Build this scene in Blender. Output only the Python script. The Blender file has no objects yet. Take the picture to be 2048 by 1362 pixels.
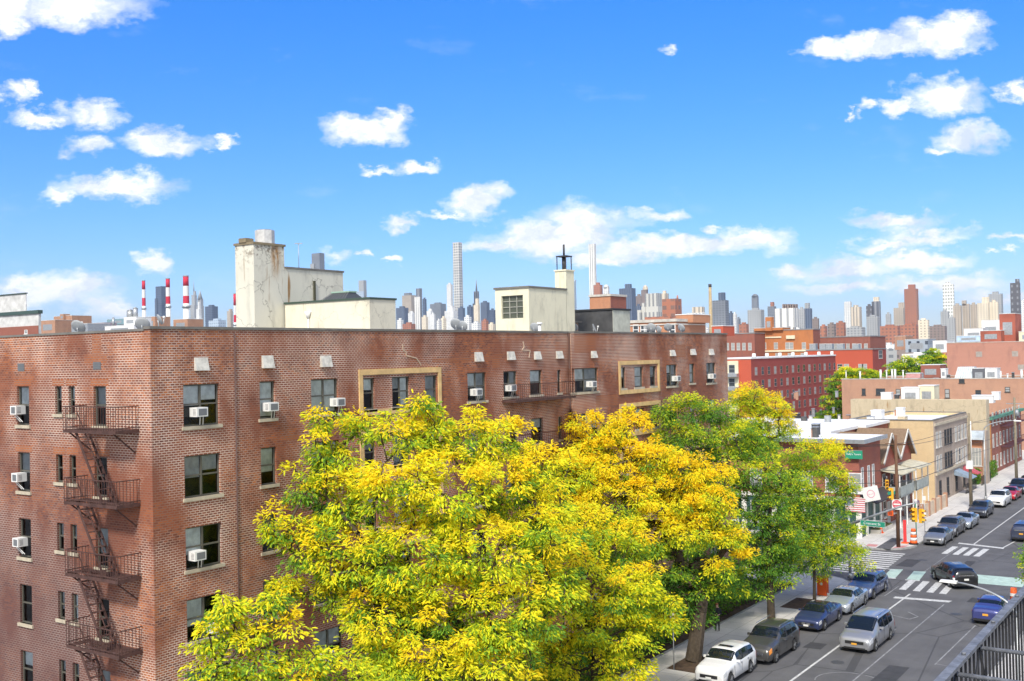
import bpy, math, random
import numpy as np
from mathutils import Vector, Matrix
random.seed(7); rng = np.random.default_rng(7)
SC = bpy.context.scene
COL = SC.collection
PI = math.pi
# ------------------------------------------------------------------ camera
F = 2155.; CX, CY = 1024., 681.; H = 18.
ROLL = math.radians(1.2); PITCH = math.atan(30*math.cos(ROLL)/F); YAW = math.radians(34.6)
RM = Matrix.Rotation(YAW, 3, 'Z') @ Matrix.Rotation(PI/2+PITCH, 3, 'X') @ Matrix.Rotation(-ROLL, 3, 'Z')
cam = bpy.data.cameras.new('camera'); camo = bpy.data.objects.new('camera', cam); COL.objects.link(camo)
camo.matrix_world = Matrix.Translation((0, 0, H)) @ RM.to_4x4()
cam.sensor_width = 36; cam.lens = F/2048*36; cam.clip_start = .05; cam.clip_end = 30000
SC.camera = camo
def ray(x, y):
    return RM @ Vector(((x-CX)/F, -(y-CY)/F, -1.))
def pl(x, y, ax, val):            # survey helper: where the sight line meets the plane axis = val
    d = ray(x, y); o = Vector((0, 0, H)); return o + d*((val-o[ax])/d[ax])
def at(x, y, dist):               # survey helper: point at a known depth
    return Vector((0, 0, H)) + ray(x, y)*dist
# ------------------------------------------------------------------ materials
def nodes(m):
    m.use_nodes = True; nt = m.node_tree; nt.nodes.clear(); return nt
class NT:
    def __init__(s, nt): s.nt = nt
    def n(s, t, ins=None, **kw):
        nd = s.nt.nodes.new(t)
        for k, v in kw.items(): setattr(nd, k, v)
        for k, v in (ins or {}).items():
            sk = nd.inputs[k]
            if isinstance(v, bpy.types.NodeSocket): s.nt.links.new(v, sk)
            else: sk.default_value = v
        return nd
    def m(s, op, a, b=None, c=None, clamp=False):
        nd = s.n('ShaderNodeMath', operation=op, use_clamp=clamp)
        for i, v in enumerate((a, b, c)):
            if v is None: continue
            if isinstance(v, bpy.types.NodeSocket): s.nt.links.new(v, nd.inputs[i])
            else: nd.inputs[i].default_value = v
        return nd.outputs[0]
    def mix(s, f, a, b, bt='MIX'):
        nd = s.n('ShaderNodeMix', data_type='RGBA', blend_type=bt)
        for i, v in ((0, f), (6, a), (7, b)):
            if isinstance(v, bpy.types.NodeSocket): s.nt.links.new(v, nd.inputs[i])
            else: nd.inputs[i].default_value = v if i == 0 else (*v[:3], 1)
        return nd.outputs[2]
    def noise(s, vec, scale, detail=4, rough=.55, dist=0):
        nd = s.n('ShaderNodeTexNoise', {'Scale': scale, 'Detail': detail, 'Roughness': rough, 'Distortion': dist})
        if vec is not None: s.nt.links.new(vec, nd.inputs['Vector'])
        return nd.outputs['Fac']
    def ramp(s, f, a, b):        # linear remap a..b -> 0..1
        nd = s.n('ShaderNodeMapRange', {0: f, 1: a, 2: b, 3: 0., 4: 1.}, clamp=True); return nd.outputs[0]
    def scale(s, vec, v):
        return s.n('ShaderNodeVectorMath', {0: vec, 1: v}, operation='MULTIPLY').outputs[0]
    def out(s, sh): 
        o = s.n('ShaderNodeOutputMaterial'); s.nt.links.new(sh, o.inputs[0])
    def bsdf(s, col, rough=.8, metal=0., bump=None, bs=.3, spec=.4, bd=.02, coat=0.):
        b = s.n('ShaderNodeBsdfPrincipled', {'Base Color': col if isinstance(col, bpy.types.NodeSocket) else (*col[:3], 1), 'Roughness': rough, 'Metallic': metal, 'Specular IOR Level': spec, 'Coat Weight': coat})
        if bump is not None:
            bp = s.n('ShaderNodeBump', {'Strength': bs, 'Distance': bd, 'Height': bump}); s.nt.links.new(bp.outputs[0], b.inputs['Normal'])
        return b.outputs[0]
MC = {}
def mat(name, col, rough=.8, metal=0., var=.25, vs=1.5, bump=.0, spec=.4, coat=0., fine=0.):
    if name in MC: return MC[name]
    m = bpy.data.materials.new(name); t = NT(nodes(m)); MC[name] = m
    geo = t.n('ShaderNodeNewGeometry').outputs['Position']
    nz = t.noise(geo, vs, 5); f = t.ramp(nz, .3, .7)
    d = [c*(1-var) for c in col]; l = [min(1, c*(1+var*.6)) for c in col]
    c = t.mix(f, d, l)
    if fine:
        c = t.mix(t.ramp(t.noise(geo, vs*18, 3), .35, .7), c, t.mix(fine, c, [x*.5 for x in col]))
    sh = t.bsdf(c, rough, metal, nz if bump else None, bump, spec, coat=coat); t.out(sh); return m
def plain(name, col, rough=.5, metal=0., spec=.5, coat=0.):
    if name in MC: return MC[name]
    m = bpy.data.materials.new(name); t = NT(nodes(m)); MC[name] = m
    t.out(t.bsdf(col, rough, metal, spec=spec, coat=coat)); return m
def uvn(t): return t.n('ShaderNodeUVMap').outputs[0]
def brickm(name, c1, c2, mortar, mlight, bw=.23, bh=.083, ms=.016, stain=(.35, .13, .07), pale=.5, smoke=.5, ps=.14, soot=False):
    m = bpy.data.materials.new(name); t = NT(nodes(m)); MC[name] = m
    uv = uvn(t); geo = t.n('ShaderNodeNewGeometry').outputs['Position']
    wide = t.scale(geo, (.6, .6, 1.6))
    a = t.noise(wide, ps*2.2, 6, .6); b = t.noise(t.scale(geo, (1, 1, .7)), ps*2.2, 5, .6); e = t.noise(t.scale(geo, (.5, .5, 2.2)), .55, 5, .65)
    mcol = t.mix(t.m('MULTIPLY', t.ramp(b, .42, .64), pale), mortar, mlight)
    base1 = t.mix(t.ramp(a, .42, .62), c1, stain); base2 = t.mix(t.ramp(e, .4, .62), c2, c1)
    br = t.n('ShaderNodeTexBrick', {'Vector': uv, 'Color1': base1, 'Color2': base2, 'Mortar': mcol, 'Scale': 1., 'Mortar Size': ms, 'Mortar Smooth': .2, 'Bias': .1, 'Brick Width': bw, 'Row Height': bh}, offset=.5)
    col = br.outputs['Color']
    col = t.mix(t.m('MULTIPLY', t.ramp(t.noise(t.scale(geo, (1.2, 1.2, .4)), .5, 6, .65), .5, .74), smoke), col, t.mix(.6, col, (.10, .07, .075)))
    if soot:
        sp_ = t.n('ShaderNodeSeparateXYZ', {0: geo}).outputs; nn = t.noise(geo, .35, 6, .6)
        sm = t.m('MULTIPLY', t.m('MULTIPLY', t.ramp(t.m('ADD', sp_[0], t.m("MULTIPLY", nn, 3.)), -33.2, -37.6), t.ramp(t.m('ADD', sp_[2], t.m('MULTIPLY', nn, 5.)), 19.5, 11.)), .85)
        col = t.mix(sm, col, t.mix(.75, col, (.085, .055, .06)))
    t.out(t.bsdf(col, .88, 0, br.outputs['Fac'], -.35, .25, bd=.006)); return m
def facade(name, wall, glass, pu=3.2, pv=3.2, wu=.55, wv=.55, off=(0, 0), rib=None, var=.12, gr=.25, lit=.25, band=0):
    if name in MC: return MC[name]
    m = bpy.data.materials.new(name); t = NT(nodes(m)); MC[name] = m
    uv = uvn(t); sx = t.n('ShaderNodeSeparateXYZ', {0: uv}); u = t.m('ADD', sx.outputs[0], off[0]); v = t.m('ADD', sx.outputs[1], off[1])
    fu = t.m('FRACT', t.m('DIVIDE', u, pu)); fv = t.m('FRACT', t.m('DIVIDE', v, pv))
    mu = t.m('LESS_THAN', t.m('ABSOLUTE', t.m('SUBTRACT', fu, .5)), wu/2); mv = t.m('LESS_THAN', t.m('ABSOLUTE', t.m('SUBTRACT', fv, .5)), wv/2)
    w = t.m('MULTIPLY', mu, mv)
    cell = t.n('ShaderNodeCombineXYZ', {0: t.m('FLOOR', t.m('DIVIDE', u, pu)), 1: t.m('FLOOR', t.m('DIVIDE', v, pv))}).outputs[0]
    wn = t.n('ShaderNodeTexWhiteNoise', {'Vector': cell}, noise_dimensions='2D').outputs[0]
    geo = t.n('ShaderNodeNewGeometry').outputs['Position']
    wl = t.mix(t.ramp(t.noise(geo, .02, 4), .3, .7), [c*(1-var) for c in wall], [min(1, c*(1+var)) for c in wall])
    gl = t.mix(t.m('MULTIPLY', wn, lit*2, clamp=True), glass, [.6*a+.4*b for a, b in zip(glass, wall)])
    nz = t.n('ShaderNodeNewGeometry').outputs['Normal']; nzz = t.m('LESS_THAN', t.m('ABSOLUTE', t.n('ShaderNodeSeparateXYZ', {0: nz}).outputs[2]), .5)
    w = t.m('MULTIPLY', w, nzz)
    t.out(t.bsdf(t.mix(w, wl, gl), t.m('SUBTRACT', .8, t.m('MULTIPLY', w, .8-gr)), 0)); return m
def glassm(name, tint=(.75, .8, .82), rough=.04):
    m = bpy.data.materials.new(name); t = NT(nodes(m)); MC[name] = m
    tr = t.n('ShaderNodeBsdfTransparent', {0: (*tint, 1)}); gl = t.n('ShaderNodeBsdfGlossy', {0: (.9, .93, .97, 1), 'Roughness': rough})
    fr = t.n('ShaderNodeFresnel', {0: 1.45}); mx = t.n('ShaderNodeMixShader', {0: fr.outputs[0], 1: tr.outputs[0], 2: gl.outputs[0]}); t.out(mx.outputs[0]); return m
# ------------------------------------------------------------------ mesh builder
class MB:
    def __init__(s): s.v = []; s.f = []; s.m = []; s.sm = []
    def poly(s, pts, mi=0, sm=False):
        b = len(s.v); s.v += [tuple(p) for p in pts]; s.f.append(tuple(range(b, b+len(pts)))); s.m.append(mi); s.sm.append(sm)
    def hexa(s, c, mi=0):         # c: 8 corners, bottom 4 then top 4
        c = [Vector(p) for p in c]; ce = sum(c, Vector())/8
        for q in ((0, 1, 2, 3), (4, 5, 6, 7), (0, 1, 5, 4), (1, 2, 6, 5), (2, 3, 7, 6), (3, 0, 4, 7)):
            p = [c[i] for i in q]; n = (p[1]-p[0]).cross(p[2]-p[0]); fc = sum(p, Vector())/4
            if n.dot(fc-ce) < 0: p.reverse()
            s.poly(p, mi)
        return s
    def box(s, x0, x1, y0, y1, z0, z1, mi=0, top=None):
        s.hexa([(x0, y0, z0), (x1, y0, z0), (x1, y1, z0), (x0, y1, z0), (x0, y0, z1), (x1, y0, z1), (x1, y1, z1), (x0, y1, z1)], mi)
        if top is not None: s.m[-5] = top
        return s
    def cyl(s, x, y, z0, z1, r0, r1=None, n=14, mi=0, cap=True, sm=True):
        r1 = r0 if r1 is None else r1
        a = [(x+r0*math.cos(2*PI*i/n), y+r0*math.sin(2*PI*i/n), z0) for i in range(n)]; b = [(x+r1*math.cos(2*PI*i/n), y+r1*math.sin(2*PI*i/n), z1) for i in range(n)]
        for i in range(n): s.poly([a[i], a[(i+1) % n], b[(i+1) % n], b[i]], mi, sm)
        if cap: s.poly(b, mi); s.poly(a[::-1], mi)
        return s
    def tube(s, pts, r, n=8, mi=0, r1=None, cap=True):
        pts = [Vector(p) for p in pts]; k = len(pts); rings = []
        for i, p in enumerate(pts):
            d = (pts[min(i+1, k-1)]-pts[max(i-1, 0)]).normalized(); up = Vector((0, 0, 1)) if abs(d.z) < .95 else Vector((1, 0, 0))
            a = d.cross(up).normalized(); b = a.cross(d); rr = r if r1 is None else r+(r1-r)*i/(k-1)
            if isinstance(r, (list, tuple)): rr = r[i]
            rings.append([p+a*rr*math.cos(2*PI*j/n)+b*rr*math.sin(2*PI*j/n) for j in range(n)])
        for i in range(k-1):
            for j in range(n): s.poly([rings[i][j], rings[i][(j+1) % n], rings[i+1][(j+1) % n], rings[i+1][j]], mi, True)
        if cap: s.poly(rings[0][::-1], mi); s.poly(rings[-1], mi)
        return s
    def bar(s, p, q, w, h=None, mi=0):   # rectangular bar between two points
        p, q = Vector(p), Vector(q); h = h or w; d = (q-p).normalized(); up = Vector((0, 0, 1)) if abs(d.z) < .95 else Vector((1, 0, 0))
        a = d.cross(up).normalized()*w/2; b = a.cross(d).normalized()*h/2
        return s.hexa([p-a-b, p+a-b, q+a-b, q-a-b, p-a+b, p+a+b, q+a+b, q-a+b], mi)
    def build(s, name, mats, parent=None, loc=None, bevel=0, weld=True):
        me = bpy.data.meshes.new(name)
        V = np.array(s.v, dtype=np.float64).reshape(-1, 3)
        if loc is not None: V = V-np.array(loc)
        me.from_pydata([tuple(p) for p in V], [], s.f)
        if not isinstance(mats, (list, tuple)): mats = [mats]
        for m in mats: me.materials.append(m)
        me.polygons.foreach_set('material_index', s.m); me.polygons.foreach_set('use_smooth', s.sm)
        uv = me.uv_layers.new(name='UVMap'); n = len(me.loops)
        vi = np.zeros(n, dtype=np.int32); me.loops.foreach_get('vertex_index', vi)
        nr = np.zeros(len(me.polygons)*3); me.polygons.foreach_get('normal', nr); nr = nr.reshape(-1, 3)
        tot = np.zeros(len(me.polygons), dtype=np.int32); me.polygons.foreach_get('loop_total', tot)
        ln = np.repeat(np.abs(nr), tot, axis=0); P = np.array(s.v).reshape(-1, 3)[vi]
        U = np.where(ln[:, 0] > ln[:, 1], P[:, 1], P[:, 0]); Vv = P[:, 2].copy(); top = ln[:, 2] > .8
        U[top] = P[top, 0]; Vv[top] = P[top, 1]
        uv.data.foreach_set('uv', np.stack([U, Vv], 1).ravel())
        if weld and any(s.sm):
            import bmesh
            bm = bmesh.new(); bm.from_mesh(me); bmesh.ops.remove_doubles(bm, verts=bm.verts, dist=1e-4); bm.to_mesh(me); bm.free()
            for e in me.edges: pass
        me.update(); o = bpy.data.objects.new(name, me); COL.objects.link(o)
        if loc is not None and parent is None: o.location = loc
        if parent is not None: o.parent = parent
        if bevel:
            md = o.modifiers.new('bevel', 'BEVEL'); md.width = bevel; md.segments = 2; md.limit_method = 'ANGLE'
        return o
def tag(o, label=None, cat=None, group=None, kind=None):
    if label: o['label'] = label
    if cat: o['category'] = cat
    if group: o['group'] = group
    if kind: o['kind'] = kind
    return o
def empty(name, label, cat, group=None, loc=(0, 0, 0), rz=0, kind=None):
    o = bpy.data.objects.new(name, None); COL.objects.link(o); o.location = loc; o.rotation_euler = (0, 0, rz); return tag(o, label, cat, group, kind)
def kids(o): return [c for c in bpy.data.objects if c.parent == o]
def copy_tree(o, parent=None):
    c = o.copy(); COL.objects.link(c); c.parent = parent
    for ch in kids(o): copy_tree(ch, c)
    return c
def text(s, size, m, parent, M, name='lettering', ext=.004):
    cu = bpy.data.curves.new(name, 'FONT'); cu.body = s; cu.size = size; cu.align_x = 'CENTER'; cu.align_y = 'CENTER'; cu.extrude = ext; cu.materials.append(m)
    o = bpy.data.objects.new(name, cu); COL.objects.link(o); dg = bpy.context.evaluated_depsgraph_get(); me = bpy.data.meshes.new_from_object(o.evaluated_get(dg)); bpy.data.objects.remove(o)
    me.name = name; o = bpy.data.objects.new(name, me); COL.objects.link(o); o.parent = parent; o.matrix_basis = M; return o
def facing(px, py, pz, nrm):      # matrix for lettering lying in a wall with outward normal nrm (2D)
    n = Vector((nrm[0], nrm[1], 0)).normalized(); u = Vector((-n.y, n.x, 0)); M = Matrix.Identity(4)
    for i, c in enumerate((u, Vector((0, 0, 1)), n)):
        for r in range(3): M[r][i] = c[r]
    M.translation = (px, py, pz); return M
def struct(name, mb, m, **k): return tag(mb.build(name, m, **k), kind='structure')
# common materials
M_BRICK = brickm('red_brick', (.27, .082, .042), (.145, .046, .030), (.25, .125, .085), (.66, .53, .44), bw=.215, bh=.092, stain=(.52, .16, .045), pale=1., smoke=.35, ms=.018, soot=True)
M_COPE = mat('coping_concrete', (.20, .19, .17), .85, fine=.4)
M_STONE = mat('limestone', (.55, .48, .36), .85, vs=3, fine=.3)
M_SAND = mat('sandstone_surround', (.76, .52, .24), .85, vs=2, fine=.3)
M_FRAME = mat('bronze_frame', (.11, .105, .085), .5, var=.1)
M_GLASS = glassm('window_glass', (.82, .86, .87))
M_BLIND = mat('white_blind', (.78, .79, .77), .9, vs=4)
M_BLIND2 = mat('grey_blind', (.42, .43, .43), .9, vs=4)
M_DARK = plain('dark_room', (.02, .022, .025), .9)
M_WHITE = mat('white_enamel', (.78, .78, .75), .45, var=.06)
M_GRILLE = plain('grey_grille', (.16, .17, .18), .6)
M_RUST = mat('rusty_iron', (.095, .048, .04), .85, vs=4, var=.4, fine=.4)
M_CREAM = mat('cream_stucco', (.74, .69, .50), .9, vs=.5, var=.12, bump=.2)
M_TAR = mat('black_tar', (.075, .075, .075), .7, vs=1.2, var=.45)
M_ROOF = mat('grey_roofing', (.28, .28, .28), .9, vs=.3)
M_WROOF = mat('white_roof_coating', (.78, .78, .77), .7, vs=.25, var=.12)
M_GALV = mat('galvanised_steel', (.42, .44, .45), .45, .5, vs=3)
M_DISH = mat('dish_grey', (.36, .38, .39), .6, var=.1)
# ------------------------------------------------------------------ lights and sky
el = math.radians(46); az = math.radians(163)         # azimuth from +Y clockwise
sd = Vector((math.sin(az)*math.cos(el), math.cos(az)*math.cos(el), math.sin(el)))
SUN = bpy.data.lights.new('sun', 'SUN'); so = bpy.data.objects.new('sun', SUN); COL.objects.link(so)
SUN.energy = 3.0; SUN.angle = math.radians(9); SUN.color = (1, .94, .84)
so.rotation_euler = sd.to_track_quat('Z', 'Y').to_euler()
W = bpy.data.worlds.new('World'); SC.world = W; W.use_nodes = True
t = NT(W.node_tree); W.node_tree.nodes.clear()
gen = t.n('ShaderNodeTexCoord').outputs['Generated']
sky = t.n('ShaderNodeTexSky', sky_type='NISHITA', sun_disc=False, sun_elevation=el, sun_rotation=az, altitude=50, air_density=1.0, dust_density=.4, ozone_density=2.5)
hs = t.n('ShaderNodeHueSaturation', {'Hue': .5, 'Saturation': SKY_SAT if 'SKY_SAT' in globals() else 1.25, 'Value': 1., 'Color': sky.outputs[0]})
dz0 = t.n('ShaderNodeSeparateXYZ', {0: gen}).outputs[2]; tone = t.mix(t.ramp(dz0, .03, .32), (.70, .81, 1.2), (.36, .92, 1.5)); skyc = t.mix(1., hs.outputs[0], tone, 'MULTIPLY')
fw = Vector((-math.sin(YAW), math.cos(YAW), 0)); rt = Vector((math.cos(YAW), math.sin(YAW), 0))
def dot(v, c): return t.n('ShaderNodeVectorMath', {0: v, 1: tuple(c)}, operation='DOT_PRODUCT').outputs['Value']
df = dot(gen, fw); dr = dot(gen, rt); dz = dot(gen, (0, 0, 1)); dfc = t.m('MAXIMUM', df, .05)
cu = t.m('DIVIDE', dr, dfc); cv = t.m('DIVIDE', dz, dfc)
P0 = t.n('ShaderNodeCombineXYZ', {0: cu, 1: cv}).outputs[0]
Ps = t.scale(P0, (1, 1.7, 1))
w1 = t.n('ShaderNodeTexNoise', {'Vector': Ps, 'Scale': 16., 'Detail': 3., 'Roughness': .55}).outputs['Color']
w2 = t.n('ShaderNodeTexNoise', {'Vector': Ps, 'Scale': 52., 'Detail': 8., 'Roughness': .66}).outputs['Color']
wa = t.n('ShaderNodeVectorMath', {0: w1, 1: (.5, .5, .5)}, operation='SUBTRACT').outputs[0]
wb = t.n('ShaderNodeVectorMath', {0: w2, 1: (.5, .5, .5)}, operation='SUBTRACT').outputs[0]
P1 = t.n('ShaderNodeVectorMath', {0: wa, 1: (.075, .035, 0), 2: P0}, operation='MULTIPLY_ADD').outputs[0]
P1 = t.n('ShaderNodeVectorMath', {0: wb, 1: (.042, .030, 0), 2: P1}, operation='MULTIPLY_ADD').outputs[0]
CL = [  # photo-surveyed clouds: centre x, y, half width, half height, weight
 (90, 15, 210, 36, 1), (20, 55, 50, 32, 1), (30, 190, 40, 22, .8), (60, 180, 20, 14, .8), (75, 238, 55, 18, .75), (190, 232, 75, 24, .9), (165, 292, 52, 19, .9), (325, 286, 82, 25, 1), (435, 287, 22, 11, .8),
 (240, 374, 120, 24, .95), (140, 390, 60, 14, .8), (735, 262, 85, 28, 1.1), (780, 240, 36, 26, 1), (825, 328, 46, 12, .9), (752, 337, 34, 9, .8), (955, 402, 62, 28, 1.05), (815, 438, 32, 14, .8), (893, 424, 40, 8, .7),
 (1170, 450, 100, 44, 1), (1080, 478, 130, 34, 1), (980, 488, 60, 18, .85), (1310, 426, 56, 15, .8), (1350, 492, 215, 24, 1.05), (1490, 475, 90, 24, 1), (1200, 512, 110, 14, .9), (1420, 445, 24, 8, .7), (298, 516, 38, 22, 1), (722, 500, 20, 7, .7), (784, 517, 20, 8, .9), (668, 506, 26, 12, .5),
 (100, 590, 130, 40, .95), (40, 570, 70, 22, .8), (170, 570, 60, 24, .9), (220, 615, 50, 22, .8), (1320, 120, 0.1, 0.1, 0),
 (1880, 75, 100, 34, 1.1), (1760, 92, 115, 24, 1.05), (1655, 98, 50, 20, .9), (1930, 50, 46, 30, 1), (1900, 196, 92, 36, 1.1), (1800, 212, 42, 18, .95), (1735, 212, 26, 14, .85), (1698, 228, 12, 6, .8), (2046, 192, 30, 24, 1), (1930, 276, 66, 24, .95), (1880, 302, 34, 9, .7), (1342, 103, 18, 8, .6),
 (1790, 446, 92, 18, 1), (1740, 440, 50, 14, .8), (1850, 472, 110, 14, .9), (1780, 490, 70, 12, .9), (1850, 516, 110, 20, 1), (1700, 532, 120, 22, .95), (1585, 541, 44, 16, .9), (1700, 570, 130, 14, .85), (1880, 565, 130, 20, .9), (2020, 475, 30, 8, .7), (2010, 505, 16, 5, .6), (1990, 590, 90, 14, .7)]
dmin = None
for (x, y, a, b, wt) in CL:
    if wt == 0: continue
    d = ray(x, y); k = d.dot(fw); u0, v0 = d.dot(rt)/k, d.z/k; a = a/F*1.10; b = b/F*1.20
    q = t.n('ShaderNodeVectorMath', {0: P1, 1: (1/a, 1/b, 0), 2: (-u0/a, -v0/b, 0)}, operation='MULTIPLY_ADD').outputs[0]
    l = t.n('ShaderNodeVectorMath', {0: q}, operation='LENGTH').outputs['Value']
    l = t.m('MULTIPLY_ADD', l, -wt, wt)
    dmin = l if dmin is None else t.m('MAXIMUM', dmin, l)
den = t.m('POWER', t.ramp(dmin, -.10, .55), 1.15)
wis = t.noise(t.scale(P0, (1, 2.6, 1)), 9, 7, .6)
den = t.m('MAXIMUM', den, t.m('MULTIPLY', t.ramp(wis, .60, .85), .22))
back = t.ramp(df, .3, -.1)       # outside the framed part: unseen broken cloud, added to soften and whiten the light
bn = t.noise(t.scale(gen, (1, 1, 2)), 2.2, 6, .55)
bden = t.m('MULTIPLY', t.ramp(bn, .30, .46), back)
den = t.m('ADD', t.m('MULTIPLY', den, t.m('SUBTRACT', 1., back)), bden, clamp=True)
shade = t.ramp(t.noise(t.n('ShaderNodeVectorMath', {0: P1, 1: (0, -.012, 0)}, operation='ADD').outputs[0], 24, 6, .6), .36, .56)
ccol = t.mix(shade, (5.3, 6.0, 7.5), (9.0, 9.0, 9.1))
hz = t.ramp(dz, .16, .0)
ccol = t.mix(t.m('MULTIPLY', hz, .4), ccol, (6.4, 7.0, 8.2))
WS = .1
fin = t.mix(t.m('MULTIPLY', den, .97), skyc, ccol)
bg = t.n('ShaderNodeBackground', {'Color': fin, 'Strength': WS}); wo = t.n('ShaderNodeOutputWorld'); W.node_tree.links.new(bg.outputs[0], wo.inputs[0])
SC.view_settings.view_transform = 'Standard'; SC.view_settings.look = 'None'; SC.view_settings.exposure = .55; SC.view_settings.gamma = 1
SC.cycles.max_bounces = 6; SC.cycles.transparent_max_bounces = 12; SC.cycles.use_adaptive_sampling = True; SC.cycles.adaptive_threshold = .02
SC.cycles.volume_bounces = 0; SC.cycles.use_denoising = True
exec_parts = True
# ------------------------------------------------------------------ ground, roads, pavements
def asphalt():
    m = bpy.data.materials.new('asphalt'); t = NT(nodes(m)); g = t.n('ShaderNodeNewGeometry').outputs['Position']
    a = t.noise(g, .35, 6, .6); b = t.noise(t.scale(g, (1.6, .12, 1)), .8, 4); c = t.noise(g, 30, 2)
    col = t.mix(t.ramp(a, .35, .68), (.088, .086, .088), (.13, .128, .130)); col = t.mix(t.m('MULTIPLY', t.ramp(b, .5, .68), .5), col, (.135, .133, .135))
    v = t.n('ShaderNodeTexVoronoi', {'Vector': t.scale(g, (.16, .1, 1)), 'Scale': 1.}, feature='DISTANCE_TO_EDGE').outputs['Distance']
    col = t.mix(t.m('MULTIPLY', t.m('LESS_THAN', v, .006), .6), col, (.03, .03, .032))
    col = t.mix(t.m('MULTIPLY', t.ramp(c, .4, .7), .3), col, (.16, .16, .16))
    t.out(t.bsdf(col, .82, 0, c, .3, .3)); return m
def concrete(name, c0, c1, sz=1.55):
    m = bpy.data.materials.new(name); t = NT(nodes(m)); g = t.n('ShaderNodeNewGeometry').outputs['Position']
    br = t.n('ShaderNodeTexBrick', {'Vector': g, 'Color1': (*c0, 1), 'Color2': (*c1, 1), 'Mortar': (*[x*.55 for x in c0], 1), 'Scale': 1., 'Mortar Size': .018, 'Brick Width': sz, 'Row Height': sz}, offset=0.)
    col = t.mix(t.m('MULTIPLY', t.ramp(t.noise(g, .9, 6, .65), .45, .7), .35), br.outputs[0], [x*.68 for x in c0])
    t.out(t.bsdf(col, .9, 0, t.noise(g, 25, 2), .1)); return m
M_ASPH = asphalt(); M_WALK = concrete('sidewalk_concrete', (.56, .54, .51), (.61, .59, .56)); M_KERB = mat('kerb_stone', (.34, .34, .33), .85, fine=.3)
M_PAINT = mat('road_paint', (.64, .64, .62), .75, vs=5, var=.4, fine=.5); M_FAINT = mat('worn_paint', (.27, .27, .275), .8, vs=2, var=.45)
M_GREEN = mat('green_lane_paint', (.42, .55, .48), .8, vs=2, var=.2)
M_SOIL = mat('bare_soil', (.085, .055, .035), .95, vs=3, var=.5)
M_CITY = mat('city_ground', (.19, .185, .18), .95, vs=.02, var=.3)
g = MB(); g.poly([(-9000, -3000, 0), (4000, -3000, 0), (4000, 12000, 0), (-9000, 12000, 0)]); struct('ground', g, M_CITY)
KL, KR = -25.6, -12.4; C0, C1 = 84.3, 97.4          # kerb lines of avenue and cross street
r = MB(); r.poly([(KL, -10, .004), (KR, -10, .004), (KR, C0-3.2, .004), (KL, C0-3.2, .004)]); r.poly([(KL, C1+3, .004), (KR, C1+3, .004), (KR, 420, .004), (KL, 420, .004)])
struct('avenue_road', r, M_ASPH)
r = MB(); r.poly([(-200, C0-3.2, .004), (120, C0-3.2, .004), (120, C1+3, .004), (-200, C1+3, .004)]); struct('cross_street_road', r, M_ASPH)
def slab(name, x0, x1, y0, y1, cor):
    """pavement slab with one rounded corner facing the junction; cor = (sx, sy)"""
    sx, sy = cor; R_ = 3.2; h = .15
    X = x1 if sx > 0 else x0; Y = y1 if sy > 0 else y0; xo = x0 if sx > 0 else x1; yo = y0 if sy > 0 else y1
    arc = [(X-sx*R_+sx*R_*math.cos(a), Y-sy*R_+sy*R_*math.sin(a)) for a in [PI/2*i/10 for i in range(11)]]
    pts = [(xo, yo), (X, yo)]+arc+[(xo, Y)]
    if sx*sy < 0: pts = pts[::-1]
    m = MB(); m.poly([(*p, h) for p in pts]); struct(name, m, M_WALK)
    k = MB(); kp = [(X, yo)]+arc+[(xo, Y)]
    for a, b in zip(kp, kp[1:]):
        a = Vector((*a, 0)); b = Vector((*b, 0)); d = (b-a).normalized(); n = Vector((d.y, -d.x, 0)); 
        if n.dot(Vector((sx, sy, 0))) < 0: n = -n
        k.hexa([a+n*.001, b+n*.001, b+n*.16, a+n*.16, a+n*.001+Vector((0, 0, .155)), b+n*.001+Vector((0, 0, .155)), b+n*.15+Vector((0, 0, .15)), a+n*.15+Vector((0, 0, .15))])
    struct(name.replace('pavement', 'kerb'), k, M_KERB)
slab('pavement_near_left', -29.4, KL-.15, -10, C0-.15, (1, 1)); slab('pavement_far_left', -60, KL-.15, C1+.15, 420, (1, -1))
slab('pavement_near_right', KR+.15, -6.5, -10, C0-.15, (-1, 1)); slab('pavement_far_right', KR+.15, 40, C1+.15, 420, (-1, -1))
s = MB(); s.box(-29.4, -29.25, 10, 80, 0, .2); s.box(-34, -29.25, 79.9, 80.05, 0, .2); struct('garden_kerb', s, M_KERB)
s = MB(); s.poly([(-34, 10, .06), (-29.4, 10, .06), (-29.4, 80, .06), (-34, 80, .06)]); struct('garden_soil', s, M_SOIL)
s = MB(); s.poly([(-60, 80.05, .148), (-29.4, 80.05, .148), (-29.4, C0-.15, .148), (-60, C0-.15, .148)]); struct('side_street_pavement', s, M_WALK)
for i, (x, y) in enumerate([(-26.6, 57.2), (-26.4, 74.3), (-26.6, 46), (-26.6, 33)]):
    s = MB(); s.poly([(x-1.25, y-2.2, .154), (x+.7, y-2.2, .154), (x+.7, y+1.2, .154), (x-1.25, y+1.2, .154)]); struct('tree_pit', s, M_SOIL)
s = MB(); s.poly([(-6.5, -10, .1), (-1, -10, .1), (-1, 84, .1), (-6.5, 84, .1)]); struct('lawn_strip', s, mat('lawn', (.07, .13, .035), .95, vs=3))
def line(mb, pts, w=.12, z=.009):
    pts = [Vector((p[0], p[1], z)) for p in pts]
    for i, (a, b) in enumerate(zip(pts, pts[1:])):
        d = (b-a).normalized(); n = Vector((-d.y, d.x, 0))*w/2; mb.poly([a-n, b-n, b+n, a+n])
mk = MB(); line(mk, [(-21.35, -5), (-21.2, 81.2)], .14); line(mk, [(-21.5, 104), (-21.4, 330)], .12); line(mk, [(-18.95, 103.4), (-18.2, 112)], .13)
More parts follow.
